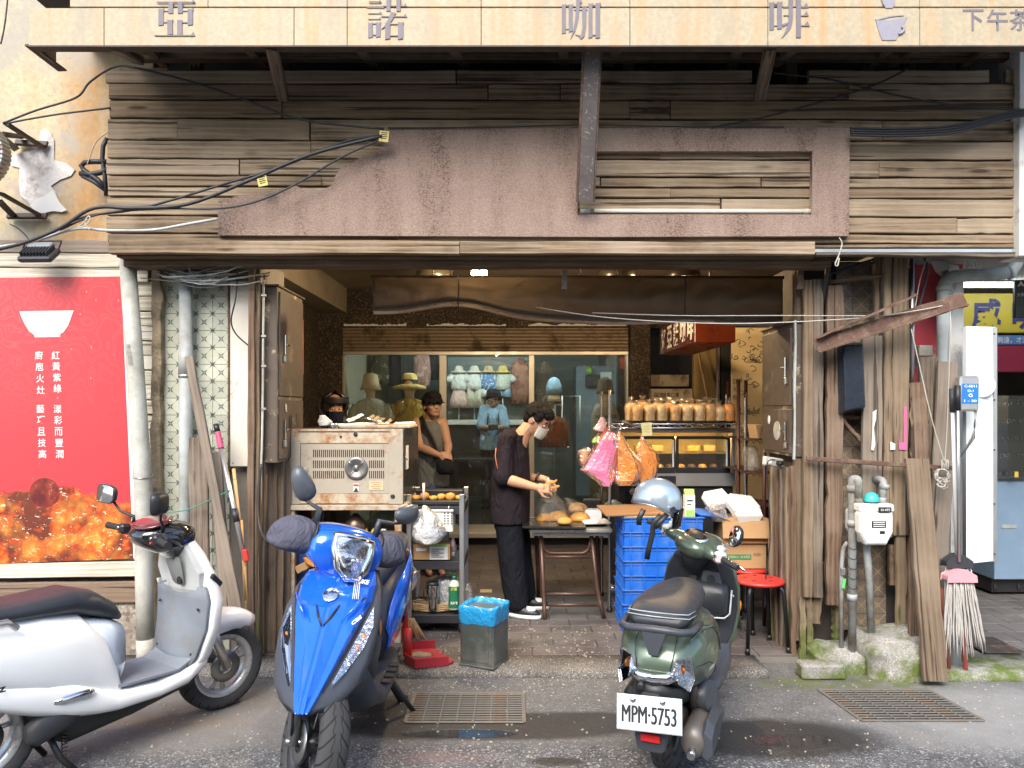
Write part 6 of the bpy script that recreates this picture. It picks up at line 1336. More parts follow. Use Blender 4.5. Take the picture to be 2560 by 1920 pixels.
tag(bx('paper_carton',(X(1485,5.9),6.0,zt_+.06),(.13,.12,.085),M_WHITEP,None,.004),'white paper carton behind the foam lid on the table','carton')
tag(bx('black_case',(X(1482,6.2),6.25,zt_+.10),(.14,.1,.10),M_BLACK,None,.01),'black plastic case at the rear of the table','case')
tag(ob('green_bag',rowbag([(1250,1530,1540),(1258,1515,1555),(1268,1510,1560),(1276,1512,1558)],5.95,.06,5),film('green_film',(.25,.6,.3),.4,.3)),'pale green plastic bag behind the wooden board','bag')
# ---- blue crates
def crate(label,M_,first=[None]):
 if first[0]is None:
  t=thing('crate',label,'crate',group='stacked blue crates',local=True)
  w_,d_,h_=.53,.44,.103
  g=G()
  for c_,s_ in[((0,-d_/2,h_/2),(w_,.006,h_)),((0,d_/2,h_/2),(w_,.006,h_)),((-w_/2,0,h_/2),(.006,d_,h_)),((w_/2,0,h_/2),(.006,d_,h_)),((0,0,.006),(w_-.01,d_-.01,.006))]:g.box(c_,s_)
  ob('basin',g,M_BLUEC,t)
  for z_,e in[(h_-.006,.016),(h_-.03,.008)]:
   for c_,s_ in[((0,-d_/2-e/2,z_),(w_+2*e,e,.007)),((0,d_/2+e/2,z_),(w_+2*e,e,.007)),((-w_/2-e/2,0,z_),(e,d_,.007)),((w_/2+e/2,0,z_),(e,d_,.007))]:ob('rim',G().box(c_,s_,None,.0015),M_BLUEC,t)
  for i in range(6):ob('rib',G().box((-.225+i*.09,-d_/2-.005,h_/2),(.008,.014,h_-.012)),M_BLUEC,t)
  for i in range(5):ob('rib',G().box((-w_/2-.005,-.17+i*.085,h_/2),(.014,.008,h_-.012)),M_BLUEC,t)
  first[0]=t
 else:t=copy_tree(first[0]);t['label']=label
 t.location=M_[0];t.rotation_euler=(0,0,M_[1]);return t
nm=['bottom','second from bottom','third from bottom','fourth from bottom','fourth from top','third from top','second from top','top']
CX=X(1561,5.30)+.27
for i in range(8):crate('blue plastic crate, %s of the stack behind the green scooter'%nm[i],((CX+rnd.uniform(-.004,.004),5.53,FZ+.002+i*.0995),rnd.uniform(-.012,.012)))
ztop=FZ+8*.0995
tag(bx('wooden_board',(X(1590,5.5),5.5,ztop+.03),(.50,.40,.018),wood('board_varnish',(.34,.17,.07),(.18,.08,.035),(.45,.28,.14),'x',.4,bump=.1),None,.004,(RD(2),RD(-1),RD(3))),'varnished brown board on top of the blue crates','board')
tag(bx('crumb_tray',(X(1620,5.35),5.40,ztop+.008),(.34,.2,.012),mk('crumbs_tray',(.5,.36,.16),.8,var=.5,vs=30),None,.004),'crumb-covered tray under the brown board','tray')
t=thing('milk_carton','tall white and green milk carton on the crates','carton',(X(1725,5.4),5.4,ztop));xx=X(1725,5.4)
bpx('carton',1713,1238,1738,1296,5.38,.07,mk('carton_cream',(.72,.74,.58),.5),t,.003);shape('gable',[[(X(a,5.38),Z(b,5.38))for a,b in[(1713,1238),(1738,1238),(1737,1224),(1714,1224)]]],mk('carton_lime',(.45,.6,.18),.5),t,ext=.03,y=5.43);bpx('green_panel',1715,1275,1736,1294,5.377,.002,mk('carton_green',(.35,.52,.12),.5),t,0)
bpx('print_line',1718,1250,1732,1253,5.377,.001,M_INK,t,0);bpx('print_line',1718,1260,1728,1262,5.377,.001,M_INK,t,0)
tag(bx('crate_cover',(X(1765,5.45),5.5,ztop+.012),(.24,.3,.012),M_BLUEC,None,.004,(RD(4),RD(7),RD(20))),'blue plastic lid slipping off the crate stack','lid')
# ---- wire rack with loaves
DK=5.88
t=thing('wire_rack','chrome wire shelving rack carrying bagged loaves','rack',P(1690,1530,DK))
xl,xr=X(1524,DK),X(1864,DK);zs=Z(1060,DK);dk=.52
for xx,yy,top in[(xl,DK,975),(xl,DK+dk,975),(xr,DK,982),(xr,DK+dk,970)]:
 g=G().cyl((xx,yy,FZ+.03),(xx,yy,Z(top,DK)),.0125,None,12)
 p_=ob('post',g,M_CHROME,t)
 ob('groove_rings',G().lathe([(.0128 if k%2 else.0135,.03+k*.012)for k in range(int((Z(top,DK)-.1)/.012))],(xx,yy,FZ),10),M_STEEL,p_);ob('foot',G().lathe([(.02,0),(.024,.02),(.013,.035)],(xx,yy,FZ),12),M_BLACK,p_)
def wshelf(z_):
 s_=ob('shelf_frame',G().cyl((xl,DK,z_),(xr,DK,z_),.004,None,6).cyl((xl,DK,z_-.03),(xr,DK,z_-.03),.004,None,6).cyl((xl,DK+dk,z_),(xr,DK+dk,z_),.004,None,6).cyl((xl,DK,z_),(xl,DK+dk,z_),.004,None,6).cyl((xr,DK,z_),(xr,DK+dk,z_),.004,None,6),M_CHROME,t)
 n_=24;ob('zigzag_wire',G().tube([(xl+(xr-xl)*i/n_,DK,z_-(.03 if i%2 else 0))for i in range(n_+1)],.0028,5),M_CHROME,s_)
 for i in range(22):ob('deck_wire',G().cyl((xl+(xr-xl)*(i+.5)/22,DK,z_+.003),(xl+(xr-xl)*(i+.5)/22,DK+dk,z_+.003),.002,None,4),M_CHROME,s_)
wshelf(zs);wshelf(.25)
tag(bx('black_tray',((xl+xr)/2-.02,DK+.26,zs+.014),(.95,.44,.014),M_BLACK,None,.005),'long black tray under the bagged loaves','tray')
tag(plank('black_paddle',P(1555,1054,DK-.02),P(1600,1068,DK-.02),.05,.008,M_BLACK,None,(0,-.4,1)),'black flat paddle at the end of the loaf shelf','paddle')
M_LOAF=mk('loaf_crust',(.72,.38,.11),.5,var=.25,vs=9,bump=.3,bs=60,dirt=(.72,.45,.2),ds=7,da=.4,dw=.3);M_LOAFS=mk('sliced_loaf',(.80,.54,.25),.6,var=.2,vs=14,bump=.4,bs=50);M_LOAFO=mk('orange_loaf',(.80,.30,.04),.5)
M_BAGL=film('loaf_bag',(1,.95,.86),.3,.1,60,.92,.5)
def loaf(px,row,k,m,label,hh=1.0):
 D=DK+.09+row*.2;c=V((X(px,D),D,zs+.022));t=thing('bread_loaf',label,'bread',c,group='bagged loaves on the wire rack')
 wd,hd,dd=.045,.125*hh*(1.07 if row else 1),.075
 R_=[]
 for z_,s_ in[(0,.86),(.006,.95),(hd*.5,.93),(hd*.66,1.0),(hd*.84,.96),(hd*.96,.7),(hd,.3)]:
  R_.append([c+V((math.copysign(abs(math.cos(a))**.6,math.cos(a))*wd*s_,math.copysign(abs(math.sin(a))**.6,math.sin(a))*dd*s_,z_+.006*noise.noise(V((a*2,z_*30,px)))))for a in[2*math.pi*i/20 for i in range(20)]])
 ob('loaf',G().loft(R_),m,t)
 r2=rowbag([(0,0,0),(1,0,0)],1,.1)if False else None
 B_=[]
 for j,(z_,s_)in enumerate([(-.001,.95),(hd*.3,1.07),(hd*.7,1.1),(hd*.95,.98),(hd*1.06,.55),(hd*1.13,.22),(hd*1.25,.4),(hd*1.36,.55)]):
  B_.append([c+V((math.cos(a)*wd*s_*(1+.22*noise.noise(V((a*3,j*1.3,px)))),math.sin(a)*dd*s_*(1+.2*noise.noise(V((a*3+5,j*1.3,px)))),z_+(.02*noise.noise(V((a*4,j,px+3)))if j>5 else 0)))for a in[2*math.pi*i/22 for i in range(22)]])
 ob('bag',G().loft(B_,False,True),M_BAGL,t)
lx=[1592,1623,1653,1686,1716,1747,1774,1797,1821]
od=['first','second','third','fourth','fifth','sixth','seventh','eighth','ninth']
for i,px in enumerate(lx):loaf(px,0,i,M_LOAFO if i==8 else[M_LOAF,M_LOAFS,M_LOAFS][i%3],('orange bagged loaf at the end of the front row on the wire rack' if i==8 else 'bagged loaf in the front row on the wire rack, %s from the hanging bags'%od[i]),rnd.uniform(.9,1.05))
for i,px in enumerate([1577,1606,1640,1672,1703,1730,1760,1790]):loaf(px,1,i,[M_LOAFS,M_LOAF][i%2],'bagged loaf in the back row on the wire rack, %s from the hanging bags'%od[i],rnd.uniform(.95,1.1))
t=thing('price_note','pale yellow note clipped to the wire rack','note',P(1618,1072,DK-.02))
Mn=Matrix.Translation(P(1617,1073,DK-.03))@Euler((0,RD(-4),0)).to_matrix().to_4x4();ob('sheet',G().box((0,0,0),(.078,.002,.10)),mk('yellow_paper',(.74,.70,.34),.8),t,Mn)
for i in range(3):ob('writing',G().box((0,-.002,.02-i*.02),(.04,.001,.003),(0,.2*(i-1),0)),mk('pencil',(.35,.33,.2),.8),t,Mn)
for px in(1605,1632):ob('ring',G().tube([P(px+3*math.cos(a),1066+9*math.sin(a),DK-.025)for a in[k*math.pi/5 for k in range(10)]],.0018,4,closed=True),M_CHROME,t)
# ---- cold display case
DC2=6.12
t=thing('display_fridge','glazed bakery display case with warm lit shelf under the rack','fridge',P(1690,1500,DC2))
x0,x1=X(1545,DC2),X(1838,DC2);M_FR=mk('fridge_steel',(.50,.50,.48),.35,.7,var=.1)
zA,zB,zC=Z(1080,DC2),Z(1183,DC2),Z(1216,DC2)
ob('top',G().box(((x0+x1)/2,DC2+.25,zA+.01),(x1-x0,.52,.03),None,.005),M_FR,t)
for xx in(x0+.012,x1-.012):ob('side',G().box((xx,DC2+.25,(zA+zC)/2),(.024,.5,zA-zC),None,.004),M_FR,t)
ob('cavity_back',G().box(((x0+x1)/2,DC2+.48,(zA+zB)/2),(x1-x0-.05,.01,zA-zB)),mk('warm_liner',(.6,.46,.22),.6),t);ob('cavity_floor',G().box(((x0+x1)/2,DC2+.25,zB+.004),(x1-x0-.05,.46,.01)),M_FR,t)
for s_ in(0,1):
 a,b=[(1560,1688),(1690,1826)][s_]
 f=ob('door_frame',G(),M_BLACK,t)if False else None
 for c_ in[(a,1090,b,1098),(a,1170,b,1184),(a,1098,a+7,1170),(b-7,1098,b,1170)]:bpx('door_frame',*c_,DC2-.002+s_*.012,.02,M_BLACK,t,.002)
 bpx('pane',a+7,1098,b-7,1170,DC2+.01+s_*.012,.005,M_GLASS,t,0)
for px in(1681,1815):bpx('handle_strip',px,1100,px+4,1168,DC2-.012,.008,M_WHITEP,t,.001)
ob('shelf',G().box(((x0+x1)/2,DC2+.27,Z(1135,DC2)),(x1-x0-.06,.36,.012)),M_LENS,t)
ob('lamp_strip',G().box(((x0+x1)/2,DC2+.07,Z(1094,DC2)),(x1-x0-.1,.04,.012)),emis('fridge_glow',(1,.62,.22),22),t)
for px,m in[(1630,M_CARD),(1760,M_CARD),(1590,M_BUN),(1720,M_BUN)]:bpx('pastry_box',px,1113,px+28,1128,DC2+.2,.1,m,t,.004)
for i in range(9):ob('pastry',G().ell((x0+.1+i*.088,DC2+.2,zB+.035),(.035,.045,.025)),[mk('choc_cake',(.09,.045,.02),.6),M_BUN][i%2],t)
ob('lower_panel',G().box(((x0+x1)/2,DC2+.01,(zB+zC)/2),(x1-x0,.03,zB-zC-.002),None,.004),M_FR,t);bpx('dark_plate',1645,1190,1690,1213,DC2-.012,.012,M_BLACK,t,.004)
ob('base',G().box(((x0+x1)/2,DC2+.28,(zC+FZ+.05)/2),(x1-x0-.02,.5,zC-FZ-.05),None,.004),M_BLACK,t)
g=G()
for a in(1565,1690):
 for i in range(9):
  for j in range(6):g.box(P(a+i*5,1232+j*6,DC2+.027),(.008,.004,.010))
o=ob('vent_grille',g,mk('vent_dark',(.004,.004,.004),.9),t);o['kind']='stuff'
bpx('thermostat',1757,1235,1773,1252,DC2+.02,.02,M_PVC,t,.002);bpx('display',1760,1238,1770,1248,DC2+.018,.004,M_BLACK,t,0);ob('sticker',G().cyl(P(1582,1228,DC2+.026),P(1582,1228,DC2+.034),.03,None,20),M_PVCW,t);ob('sticker',G().cyl(P(1768,1270,DC2+.026),P(1768,1270,DC2+.034),.03,None,20),mk('pink_sticker',(.5,.25,.25),.6),t)
# maroon rack on the right, trays on it
t=thing('maroon_rack','dark maroon wire rack holding bagged goods by the post','rack',P(1880,1300,5.75));M_MAR=mk('maroon_metal',(.075,.028,.024),.4,.4)
xm0,xm1=X(1846,5.8),X(1905,5.55)
for xx,yy,tp in[(xm0,5.8,948),(xm1,5.5,960),(xm1+.02,6.0,948),(xm0+.05,6.25,948)]:ob('post',G().cyl((xx,yy,FZ),(xx,yy,Z(tp,5.8)),.014,None,10),M_MAR,t)
for yy in(1098,1180,1262):
 s_=ob('shelf',G().box(((xm0+xm1)/2+.03,5.85,Z(yy,5.6)),(.2,.7,.008)),M_MAR,t);ob('truss',G().tube([(xm0+(xm1-xm0)*k/8,5.8-.28*k/8,Z(yy,5.6)-(.03 if k%2 else 0))for k in range(9)],.003,5),M_MAR,s_)
tag(ob('plastic_bag',rowbag([(1115,1862,1888),(1130,1858,1898),(1155,1856,1900),(1176,1860,1896)],5.62,.07,11,wr=.018),M_CLEAR),'clear bag of goods on the maroon rack','bag')
t=thing('paper_stack','fanned stack of paper bags on the maroon rack','paper',P(1885,1098,5.6))
for i in range(7):ob('sheet',G().box(P(1882+i*2,1078,5.58+i*.01),(.004,.1,.10),(0,.06*(i-3),.3)),M_CARD,t)
# ---- hanging carrier bags
M_PINK=film('pink_bag_film',(.95,.30,.50),.4,.25,24);M_REDO=film('red_orange_film',(.85,.16,.04),.4,.25,24);M_LIME=film('lime_film',(.45,.75,.12),.4,.3,24)
def hb(lab,rows,D,dep,m,sd,wr=.016):tag(ob('carrier_bag',rowbag(rows,D,dep,sd,15,wr*1.3,9,False,1),m),lab,'bag','carrier bags hung on the rack')
DG=5.72
hb('pale pink bag bunch at the top of the rack post',[(1043,1500,1510),(1058,1494,1516),(1072,1486,1514),(1078,1492,1508)],DG,.03,film('pale_pink_film',(.8,.5,.52),.4,.3),1)
hb('lime green bag peeking out among the pink bags',[(1090,1490,1504),(1098,1482,1500),(1106,1482,1496)],DG+.02,.03,M_LIME,2)
hb('red-orange bag bunch behind the pink bag',[(1068,1508,1520),(1085,1498,1522),(1105,1486,1522),(1130,1478,1516),(1150,1472,1500),(1160,1474,1490)],DG+.03,.05,M_REDO,3)
hb('big pink carrier bag bunch hanging from the rack post',[(1080,1520,1532),(1100,1500,1540),(1125,1482,1542),(1155,1466,1542),(1175,1450,1540),(1188,1470,1538),(1205,1492,1536),(1214,1500,1530)],DG-.03,.06,M_PINK,4,.022)
hb('orange carrier bag with loaves hung beside the pink one',[(1078,1544,1552),(1100,1542,1562),(1125,1540,1580),(1150,1538,1602),(1180,1536,1606),(1200,1538,1600),(1212,1546,1584)],DG-.02,.09,M_ORANGE,5,.02)
hb('orange carrier bag hung nearest the fridge doors',[(1088,1600,1608),(1110,1594,1616),(1132,1592,1640),(1155,1590,1646),(1185,1594,1640),(1205,1598,1632),(1216,1602,1620)],DG,.07,M_ORANGE,6,.02)
t=thing('bread_bag','bagged brown loaf hanging behind the pink carrier bags','bag',P(1458,1150,5.85));ob('bag',rowbag([(1118,1462,1474),(1126,1444,1478),(1145,1440,1478),(1160,1448,1474),(1168,1456,1470)],5.85,.06,9),M_PEACH,t)
for i,(a,b)in enumerate([(1558,1178),(1574,1190),(1590,1180)]):tag(ob('bread_roll',G().ell(P(a,b,DG-.02),(.035,.05,.06),(0,.4,0)),M_LOAF),'bread roll inside the orange bag beside the pink one, %s'%['innermost','lowest','outermost'][i],'bread','rolls in the orange bag')
t=thing('s_hook','bent wire hook holding the orange bag','hook',P(1550,1075,DG));ob('wire',G().tube([P(1549,1062,DG),P(1554,1068,DG),P(1548,1078,DG),P(1545,1074,DG)],.0025,5),M_CHROME,t)
# ---- cartons on stool, foam boxes, stools
def stool(c,sh,label,rz=0):
 t=thing('stool',label,'stool',(c[0],c[1],FZ),group='red round stools')
 s_=ob('seat',G().lathe([(0,.0),(.145,.0),(.158,.006),(.162,.016),(.156,.026),(.14,.029),(0,.029)],(c[0],c[1],sh-.029),36),M_RED,t)
 for k in range(5):
  a=rz+k*2*math.pi/5;ob('hole',G().cyl((c[0]+math.cos(a)*.09,c[1]+math.sin(a)*.09,sh-.002),(c[0]+math.cos(a)*.09,c[1]+math.sin(a)*.09,sh+.0012),.013,None,12),M_BLACK,s_)
 M_BL=mk('black_leg_paint',(.02,.02,.022),.35,.3,dirt=(.3,.28,.26),ds=12,da=.2,dw=.05)
 for k in range(4):
  a=rz+.6+k*math.pi/2;u=V((math.cos(a),math.sin(a),0));b=V((c[0],c[1],0))
  l_=ob('leg',elb([b+u*.19+V((0,0,FZ+.02)),b+u*.16+V((0,0,sh-.04)),b+u*.06+V((0,0,sh-.032))],.0125,10,5,.06),M_BL,t);ob('rubber_foot',G().cyl(b+u*.192+V((0,0,FZ)),b+u*.19+V((0,0,FZ+.035)),.0165,None,10),M_BLACK,l_)
 return t
stool((X(1897,5.02),5.02),Z(1446,5.02),'red round stool with black legs standing in front',.3)
stool((X(1866,5.47),5.47),Z(1416,5.47),'red round stool half hidden under the cartons',.9)
zs2=Z(1416,5.47)
t=thing('cardboard_box','lower brown carton with green print on the rear stool','box',(X(1860,5.4),5.4,zs2));y2=1359
bx('carton',(X(1861,5.38),5.50,(zs2+Z(y2,5.36))/2+.002),(.30,.26,Z(y2,5.36)-zs2-.004),M_CARD,t,.003);bpx('green_panel',1812,1386,1878,1398,5.365,.002,mk('dk_green_print',(.05,.2,.08),.6),t,0);text('carton_text','1000cc X4組',mk('lightgreen_print',(.45,.5,.3),.6),t,P(1846,1392,5.362),(.16,.022))
text('carton_text','去冰 配方',M_INK,t,P(1893,1386,5.362),(.05,.022))
t=thing('cardboard_box','upper brown carton with open flaps under the foam boxes','box',(X(1865,5.4),5.4,Z(y2,5.36)))
zlo,zhi=Z(y2,5.36)+.002,Z(1296,5.36)
bx('carton',(X(1864,5.36),5.48,(zlo+zhi)/2),(.315,.27,zhi-zlo),M_CARD,t,.003);bx('flap',(X(1866,5.3),5.31,zhi-.07),(.32,.006,.12),M_CARD,t,.002,(RD(-10),0,0));bx('flap',(X(1800,5.4),5.44,zhi+.01),(.1,.26,.006),M_CARD,t,.002,(0,RD(25),0))
def foam(c,rot,w_,lab,m=None):
 t=thing('foam_box',lab,'foam box',c,group='white foam meal boxes');Mq=Matrix.Translation(V(c))@Euler(rot).to_matrix().to_4x4()
 ob('base',G().loft([[(x*k*w_,y*k*w_*.8,z_)for x,y in[(-.5,-.5),(.5,-.5),(.5,.5),(-.5,.5)]]for k,z_ in[(.8,0),(1,.05),(1.04,.054)]],True,False),M_FOAM,t,Mq,bevel=.006)
 ob('lid',G().loft([[(x*k*w_,y*k*w_*.8,z_)for x,y in[(-.5,-.5),(.5,-.5),(.5,.5),(-.5,.5)]]for k,z_ in[(1.04,.056),(1,.06),(.82,.105)]],True,False),M_FOAM,t,Mq,bevel=.006)
 for i in range(8):ob('groove',G().box((0,0,0),(.003,w_*.66,.002)),M_PVC,t,Mq@Matrix.Translation(((-.38+i*.108)*w_,0,.1055)))
M_FOAM=mk('white_foam',(.76,.75,.68),.6,var=.05)
foam((X(1850,5.45),5.45,zhi+.03),(RD(25),RD(8),RD(15)),.21,'white ribbed foam box lying tilted on the upper carton');foam((X(1796,5.5),5.55,zhi+.06),(RD(20),RD(-10),RD(5)),.17,'yellowish foam box leaning behind, beside the milk carton');foam((X(1868,5.35),5.38,zhi-.02),(RD(8),0,RD(5)),.18,'low foam box at the front edge of the carton')
tag(ob('plastic_bag',rowbag([(1262,1775,1800),(1275,1770,1812),(1295,1775,1820),(1302,1780,1815)],5.36,.06,12),M_CLEAR),'clear plastic wrap hanging beside the foam boxes','bag')
# ================================================================= people
def cap(g,a,b,r0,r1=None,n=12):
 r1=r0 if r1 is None else r1;g.cyl(a,b,r0,r1,n);g.ell(a,r0,None,n,8);g.ell(b,r1,None,n,8)
def skin(name,col):
 q=NT(name);c=q.co();b=q.mix(q.noise(c,12,4),sc3(col,.85),sc3(col,1.1));q.set_b(col=b,rough=.5,sss=.08,spec=.4,nor=q.bump(q.noise(c,160,3),.08,.003));return q.m
M_SK=skin('skin_tan',(.52,.27,.155));M_SK2=skin('skin_warm',(.40,.235,.16))
M_HAIR=mk('black_hair',(.010,.008,.007),.75,spec=.15,var=.4,vs=40,bump=.7,bs=120);M_EYE=mk('eye_white',(.7,.68,.64),.3);M_IRIS=mk('iris',(.02,.012,.008),.2);M_LIP=mk('lip',(.36,.13,.10),.45)
def hand(g,w_,fwd,nrm,thumb,curl=.5,s=1.0):
 fwd,nrm=V(fwd).normalized(),V(nrm);nrm=(nrm-fwd*nrm.dot(fwd)).normalized();lat=fwd.cross(nrm)*thumb;w_=V(w_)
 cap(g,w_,w_+fwd*.035*s,.025*s,.027*s)
 for k in range(4):cap(g,w_+fwd*.02*s+lat*(.024-.016*k)*s,w_+fwd*.083*s+lat*(.029-.0195*k)*s,.0145*s,.0105*s)
 for k,L in enumerate((.92,1.0,.94,.76)):
  b=w_+fwd*.083*s+lat*(.029-.0195*k)*s;c_=curl*(1+.18*k)
  d1=(fwd*math.cos(c_)-nrm*math.sin(c_));d2=(fwd*math.cos(c_*2.1)-nrm*math.sin(c_*2.1))
  m=b+d1*.042*L*s;cap(g,b,m,.0092*s,.0085*s,10);cap(g,m,m+d2*.036*L*s,.0085*s,.0068*s,10)
 b=w_+fwd*.022*s+lat*.026*s;m=b+(fwd*.6+lat*.62-nrm*.35).normalized()*.042*s;cap(g,b,m,.0125*s,.010*s,10);cap(g,m,m+(fwd*.9+lat*.05-nrm*.4).normalized()*.034*s,.010*s,.0078*s,10)
def headgeo(g,T,s=1.0):
 E_=lambda c,r,rot=None:g.ell(T@V(c),tuple(x*s for x in r),T.to_3x3().to_4x4()@(Euler(rot).to_matrix().to_4x4()if rot else Matrix()),18,14)
 E_((-.005,0,.03),(.098,.077,.095));E_((.025,0,-.03),(.068,.064,.085));E_((.045,0,-.085),(.038,.040,.034));E_((.03,0,-.07),(.05,.054,.04))
 E_((.09,0,-.022),(.017,.0125,.03),(0,-.35,0));E_((.098,0,-.036),(.012,.017,.011));E_((.078,0,.018),(.016,.052,.012));E_((.078,0,-.066),(.014,.024,.010))
 for y in(-1,1):E_((.055,y*.042,-.03),(.03,.024,.026));E_((-.008,y*.078,-.012),(.020,.010,.033),(0,.15,0))
def person(label,loc,hc,yaw,pitch,neck,chest,pelv,arms,legs,sk,shirtm,pantm,sleeve=1.0,belly=1.0,roll=0,s=1.0,tank=False,hairm=M_HAIR,hair=True,hand_s=1.0,vox=.0048,face=True):
 t=thing('person',label,'person',loc);T=Matrix.Translation(V(hc))@Euler((roll,pitch,yaw),'XYZ').to_matrix().to_4x4()
 T=Matrix.Translation(V(hc))@Matrix.Rotation(yaw,4,'Z')@Matrix.Rotation(pitch,4,'Y')@Matrix.Rotation(roll,4,'X')@Matrix.Scale(s,4)
 g=G();headgeo(g,T,s);neck,chest,pelv=V(neck),V(chest),V(pelv)
 cap(g,neck,T@V((-.015,0,-.03)),.058*s,.054*s);cap(g,neck,chest,.06,.09);cap(g,chest,pelv,.10,.09)
 for a in arms:
  S_,E_,W_=V(a['s']),V(a['e']),V(a['w'])
  cap(g,chest+(S_-chest)*.5+V((0,0,.05)),S_,.05,.05);cap(g,S_,E_,.050,.039);cap(g,E_,E_+(W_-E_)*.35,.040,.041);cap(g,E_+(W_-E_)*.35,W_,.041,.0265);hand(g,W_,a['f'],a['n'],a['t'],a.get('c',.6),hand_s)
 for H_,K_,A_,f in legs:cap(g,pelv,H_,.08,.075);cap(g,H_,K_,.06,.045);cap(g,K_,A_,.045,.035);cap(g,A_,V(A_)+V(f)*.1+V((0,0,-.04)),.032,.028)
 ob('body',g,sk,t,remesh=vox,smooth=3)
 # clothes
 g=G();ax=(V(arms[0]['s'])-V(arms[1]['s']));hw=ax.length/2;ax=V((ax.x,ax.y,0)).normalized();fw=V((ax.y,-ax.x,0))
 mid=(V(arms[0]['s'])+V(arms[1]['s']))/2
 def ring(c,rx,ry):return[c+ax*(math.cos(a)*rx)+fw*(math.sin(a)*ry)for a in[2*math.pi*i/24 for i in range(24)]]
 lo=pelv+V((0,0,-.10));c1=pelv+(chest-pelv)*.45
 g.loft([ring(lo,.175*belly,.135*belly),ring(pelv,.175*belly,.138*belly),ring(c1,.168*belly,.135*belly),ring(chest,min(.185,hw+.02),.128),ring(mid*.75+chest*.25,hw*.98,.105),ring(mid+(neck-mid)*(.35 if not tank else.1)+V((0,0,.02)),hw*.62,.085),ring(neck+V((0,0,-.012)),.068,.068)])
 for a in arms:
  S_,E_=V(a['s']),V(a['e'])
  if tank:continue
  cap(g,S_,S_+(E_-S_)*.5*sleeve,.066,.066);cap(g,S_+(E_-S_)*.5*sleeve,S_+(E_-S_)*.92*sleeve,.066,.071);cap(g,mid+(S_-mid)*.4+V((0,0,.01)),S_,.07,.064)
 sh=ob('shirt',g,shirtm,t,remesh=.009,smooth=6)
 g=G()
 cap(g,pelv+V((0,0,-.02)),pelv+V((0,0,-.10)),.135*belly,.13)
 for H_,K_,A_,f in legs:
  H_,K_,A_=V(H_),V(K_),V(A_);cap(g,H_,K_,.108,.102);cap(g,K_,K_+(A_-K_)*.6,.102,.098);cap(g,K_+(A_-K_)*.6,A_+V((0,0,.035)),.098,.088)
 ob('trousers',g,pantm,t,remesh=.011,smooth=5)
 if hair:
  g=G()
  for c_,r_ in[((-.022,0,.045),(.098,.086,.088)),((.03,0,.085),(.07,.076,.045)),((-.05,0,-.01),(.055,.074,.07)),((.068,.02,.075),(.035,.045,.03)),((.066,-.025,.072),(.036,.045,.032)),((.02,.07,.04),(.04,.018,.045)),((.02,-.07,.04),(.04,.018,.045))]:g.ell(T@V(c_),tuple(x*s for x in r_),T.to_3x3().normalized().to_4x4(),16,12)
  hr=random.Random(3)
  for i in range(170):
   a,u=hr.uniform(0,6.28),hr.uniform(.05,1);rr_=math.sqrt(max(0,1-(u*1.25-.3)**2));d_=V((math.cos(a)*rr_,math.sin(a)*rr_,u*1.25-.3));b_=V((-.02,0,.04))+V((d_.x*.098,d_.y*.085,d_.z*.088))
   if d_.x>.55 and d_.z<.35:continue
   g.tube([T@b_,T@(b_+d_*.010+V((.012,0,-.006))),T@(b_+d_*.012+V((.026,0,-.022)))],[.008*s,.006*s,.0015*s],5)
  ob('hair',g,hairm,t,remesh=.0035,smooth=1)
 if face:
  for y in(-1,1):
   e=ob('eye',G().ell(T@V((.0835,y*.032,-.002)),(.010*s,.014*s,.0075*s),T.to_3x3().normalized().to_4x4(),12,8),M_EYE,t);ob('iris',G().ell(T@V((.0915,y*.031,-.002)),(.004*s,.0062*s,.0062*s),T.to_3x3().normalized().to_4x4(),10,8),M_IRIS,e)
   ob('eyebrow',G().tube([T@V((.092,y*.016,.022)),T@V((.09,y*.035,.027)),T@V((.076,y*.052,.022))],[.004,.005,.002],6),M_HAIR,t)
  ob('lips',G().ell(T@V((.0885,0,-.066)),(.006*s,.022*s,.008*s),T.to_3x3().normalized().to_4x4(),12,8),M_LIP,t)
 return t,T,sh
M_NAVYT=cloth('dark_tee_fabric',(.022,.016,.019));M_PANT=cloth('black_trouser_fabric',(.011,.012,.016));M_GREYT=cloth('grey_tank_fabric',(.13,.135,.13));M_JEAN=cloth('blue_jean_fabric',(.05,.09,.16))
# --- the baker
D=5.82
arms=[dict(s=P(1266,1098,5.66),e=P(1257,1196,5.60),w=P(1342,1219,5.54),f=(.86,.05,-.12),n=(.1,-.75,.6),t=1,c=.75),dict(s=P(1290,1094,5.98),e=P(1300,1194,5.98),w=P(1356,1196,5.78),f=(.8,-.15,-.32),n=(.3,.15,.9),t=1,c=.5)]
legs=[(P(1272,1290,5.74),P(1280,1400,5.74),P(1293,1515,5.74),(1,-.1,0)),(P(1288,1290,5.92),P(1296,1390,5.92),P(1312,1494,5.97),(1,-.1,0))]
t,T,sh=person('baker in a black shirt, black trousers and white mask bagging bread',P(1300,1530,5.8),P(1343,1049,5.79),RD(-22),RD(33),P(1308,1084,5.8),P(1280,1140,5.8),P(1276,1272,5.8),arms,legs,M_SK,M_NAVYT,M_PANT,1.05,1.06,face=True)
M_MASK=mk('face_mask',(.70,.70,.58),.8,var=.06)
ob('face_mask',G().grid(lambda u,v:T@V((.035+.083*math.cos((u-.5)*2.5)*(1-.14*abs(v-.45)),.083*math.sin((u-.5)*2.5)*(1-.22*v),-.018-.088*v+.004*math.sin(v*16))),14,10),M_MASK,t,solid=.003)
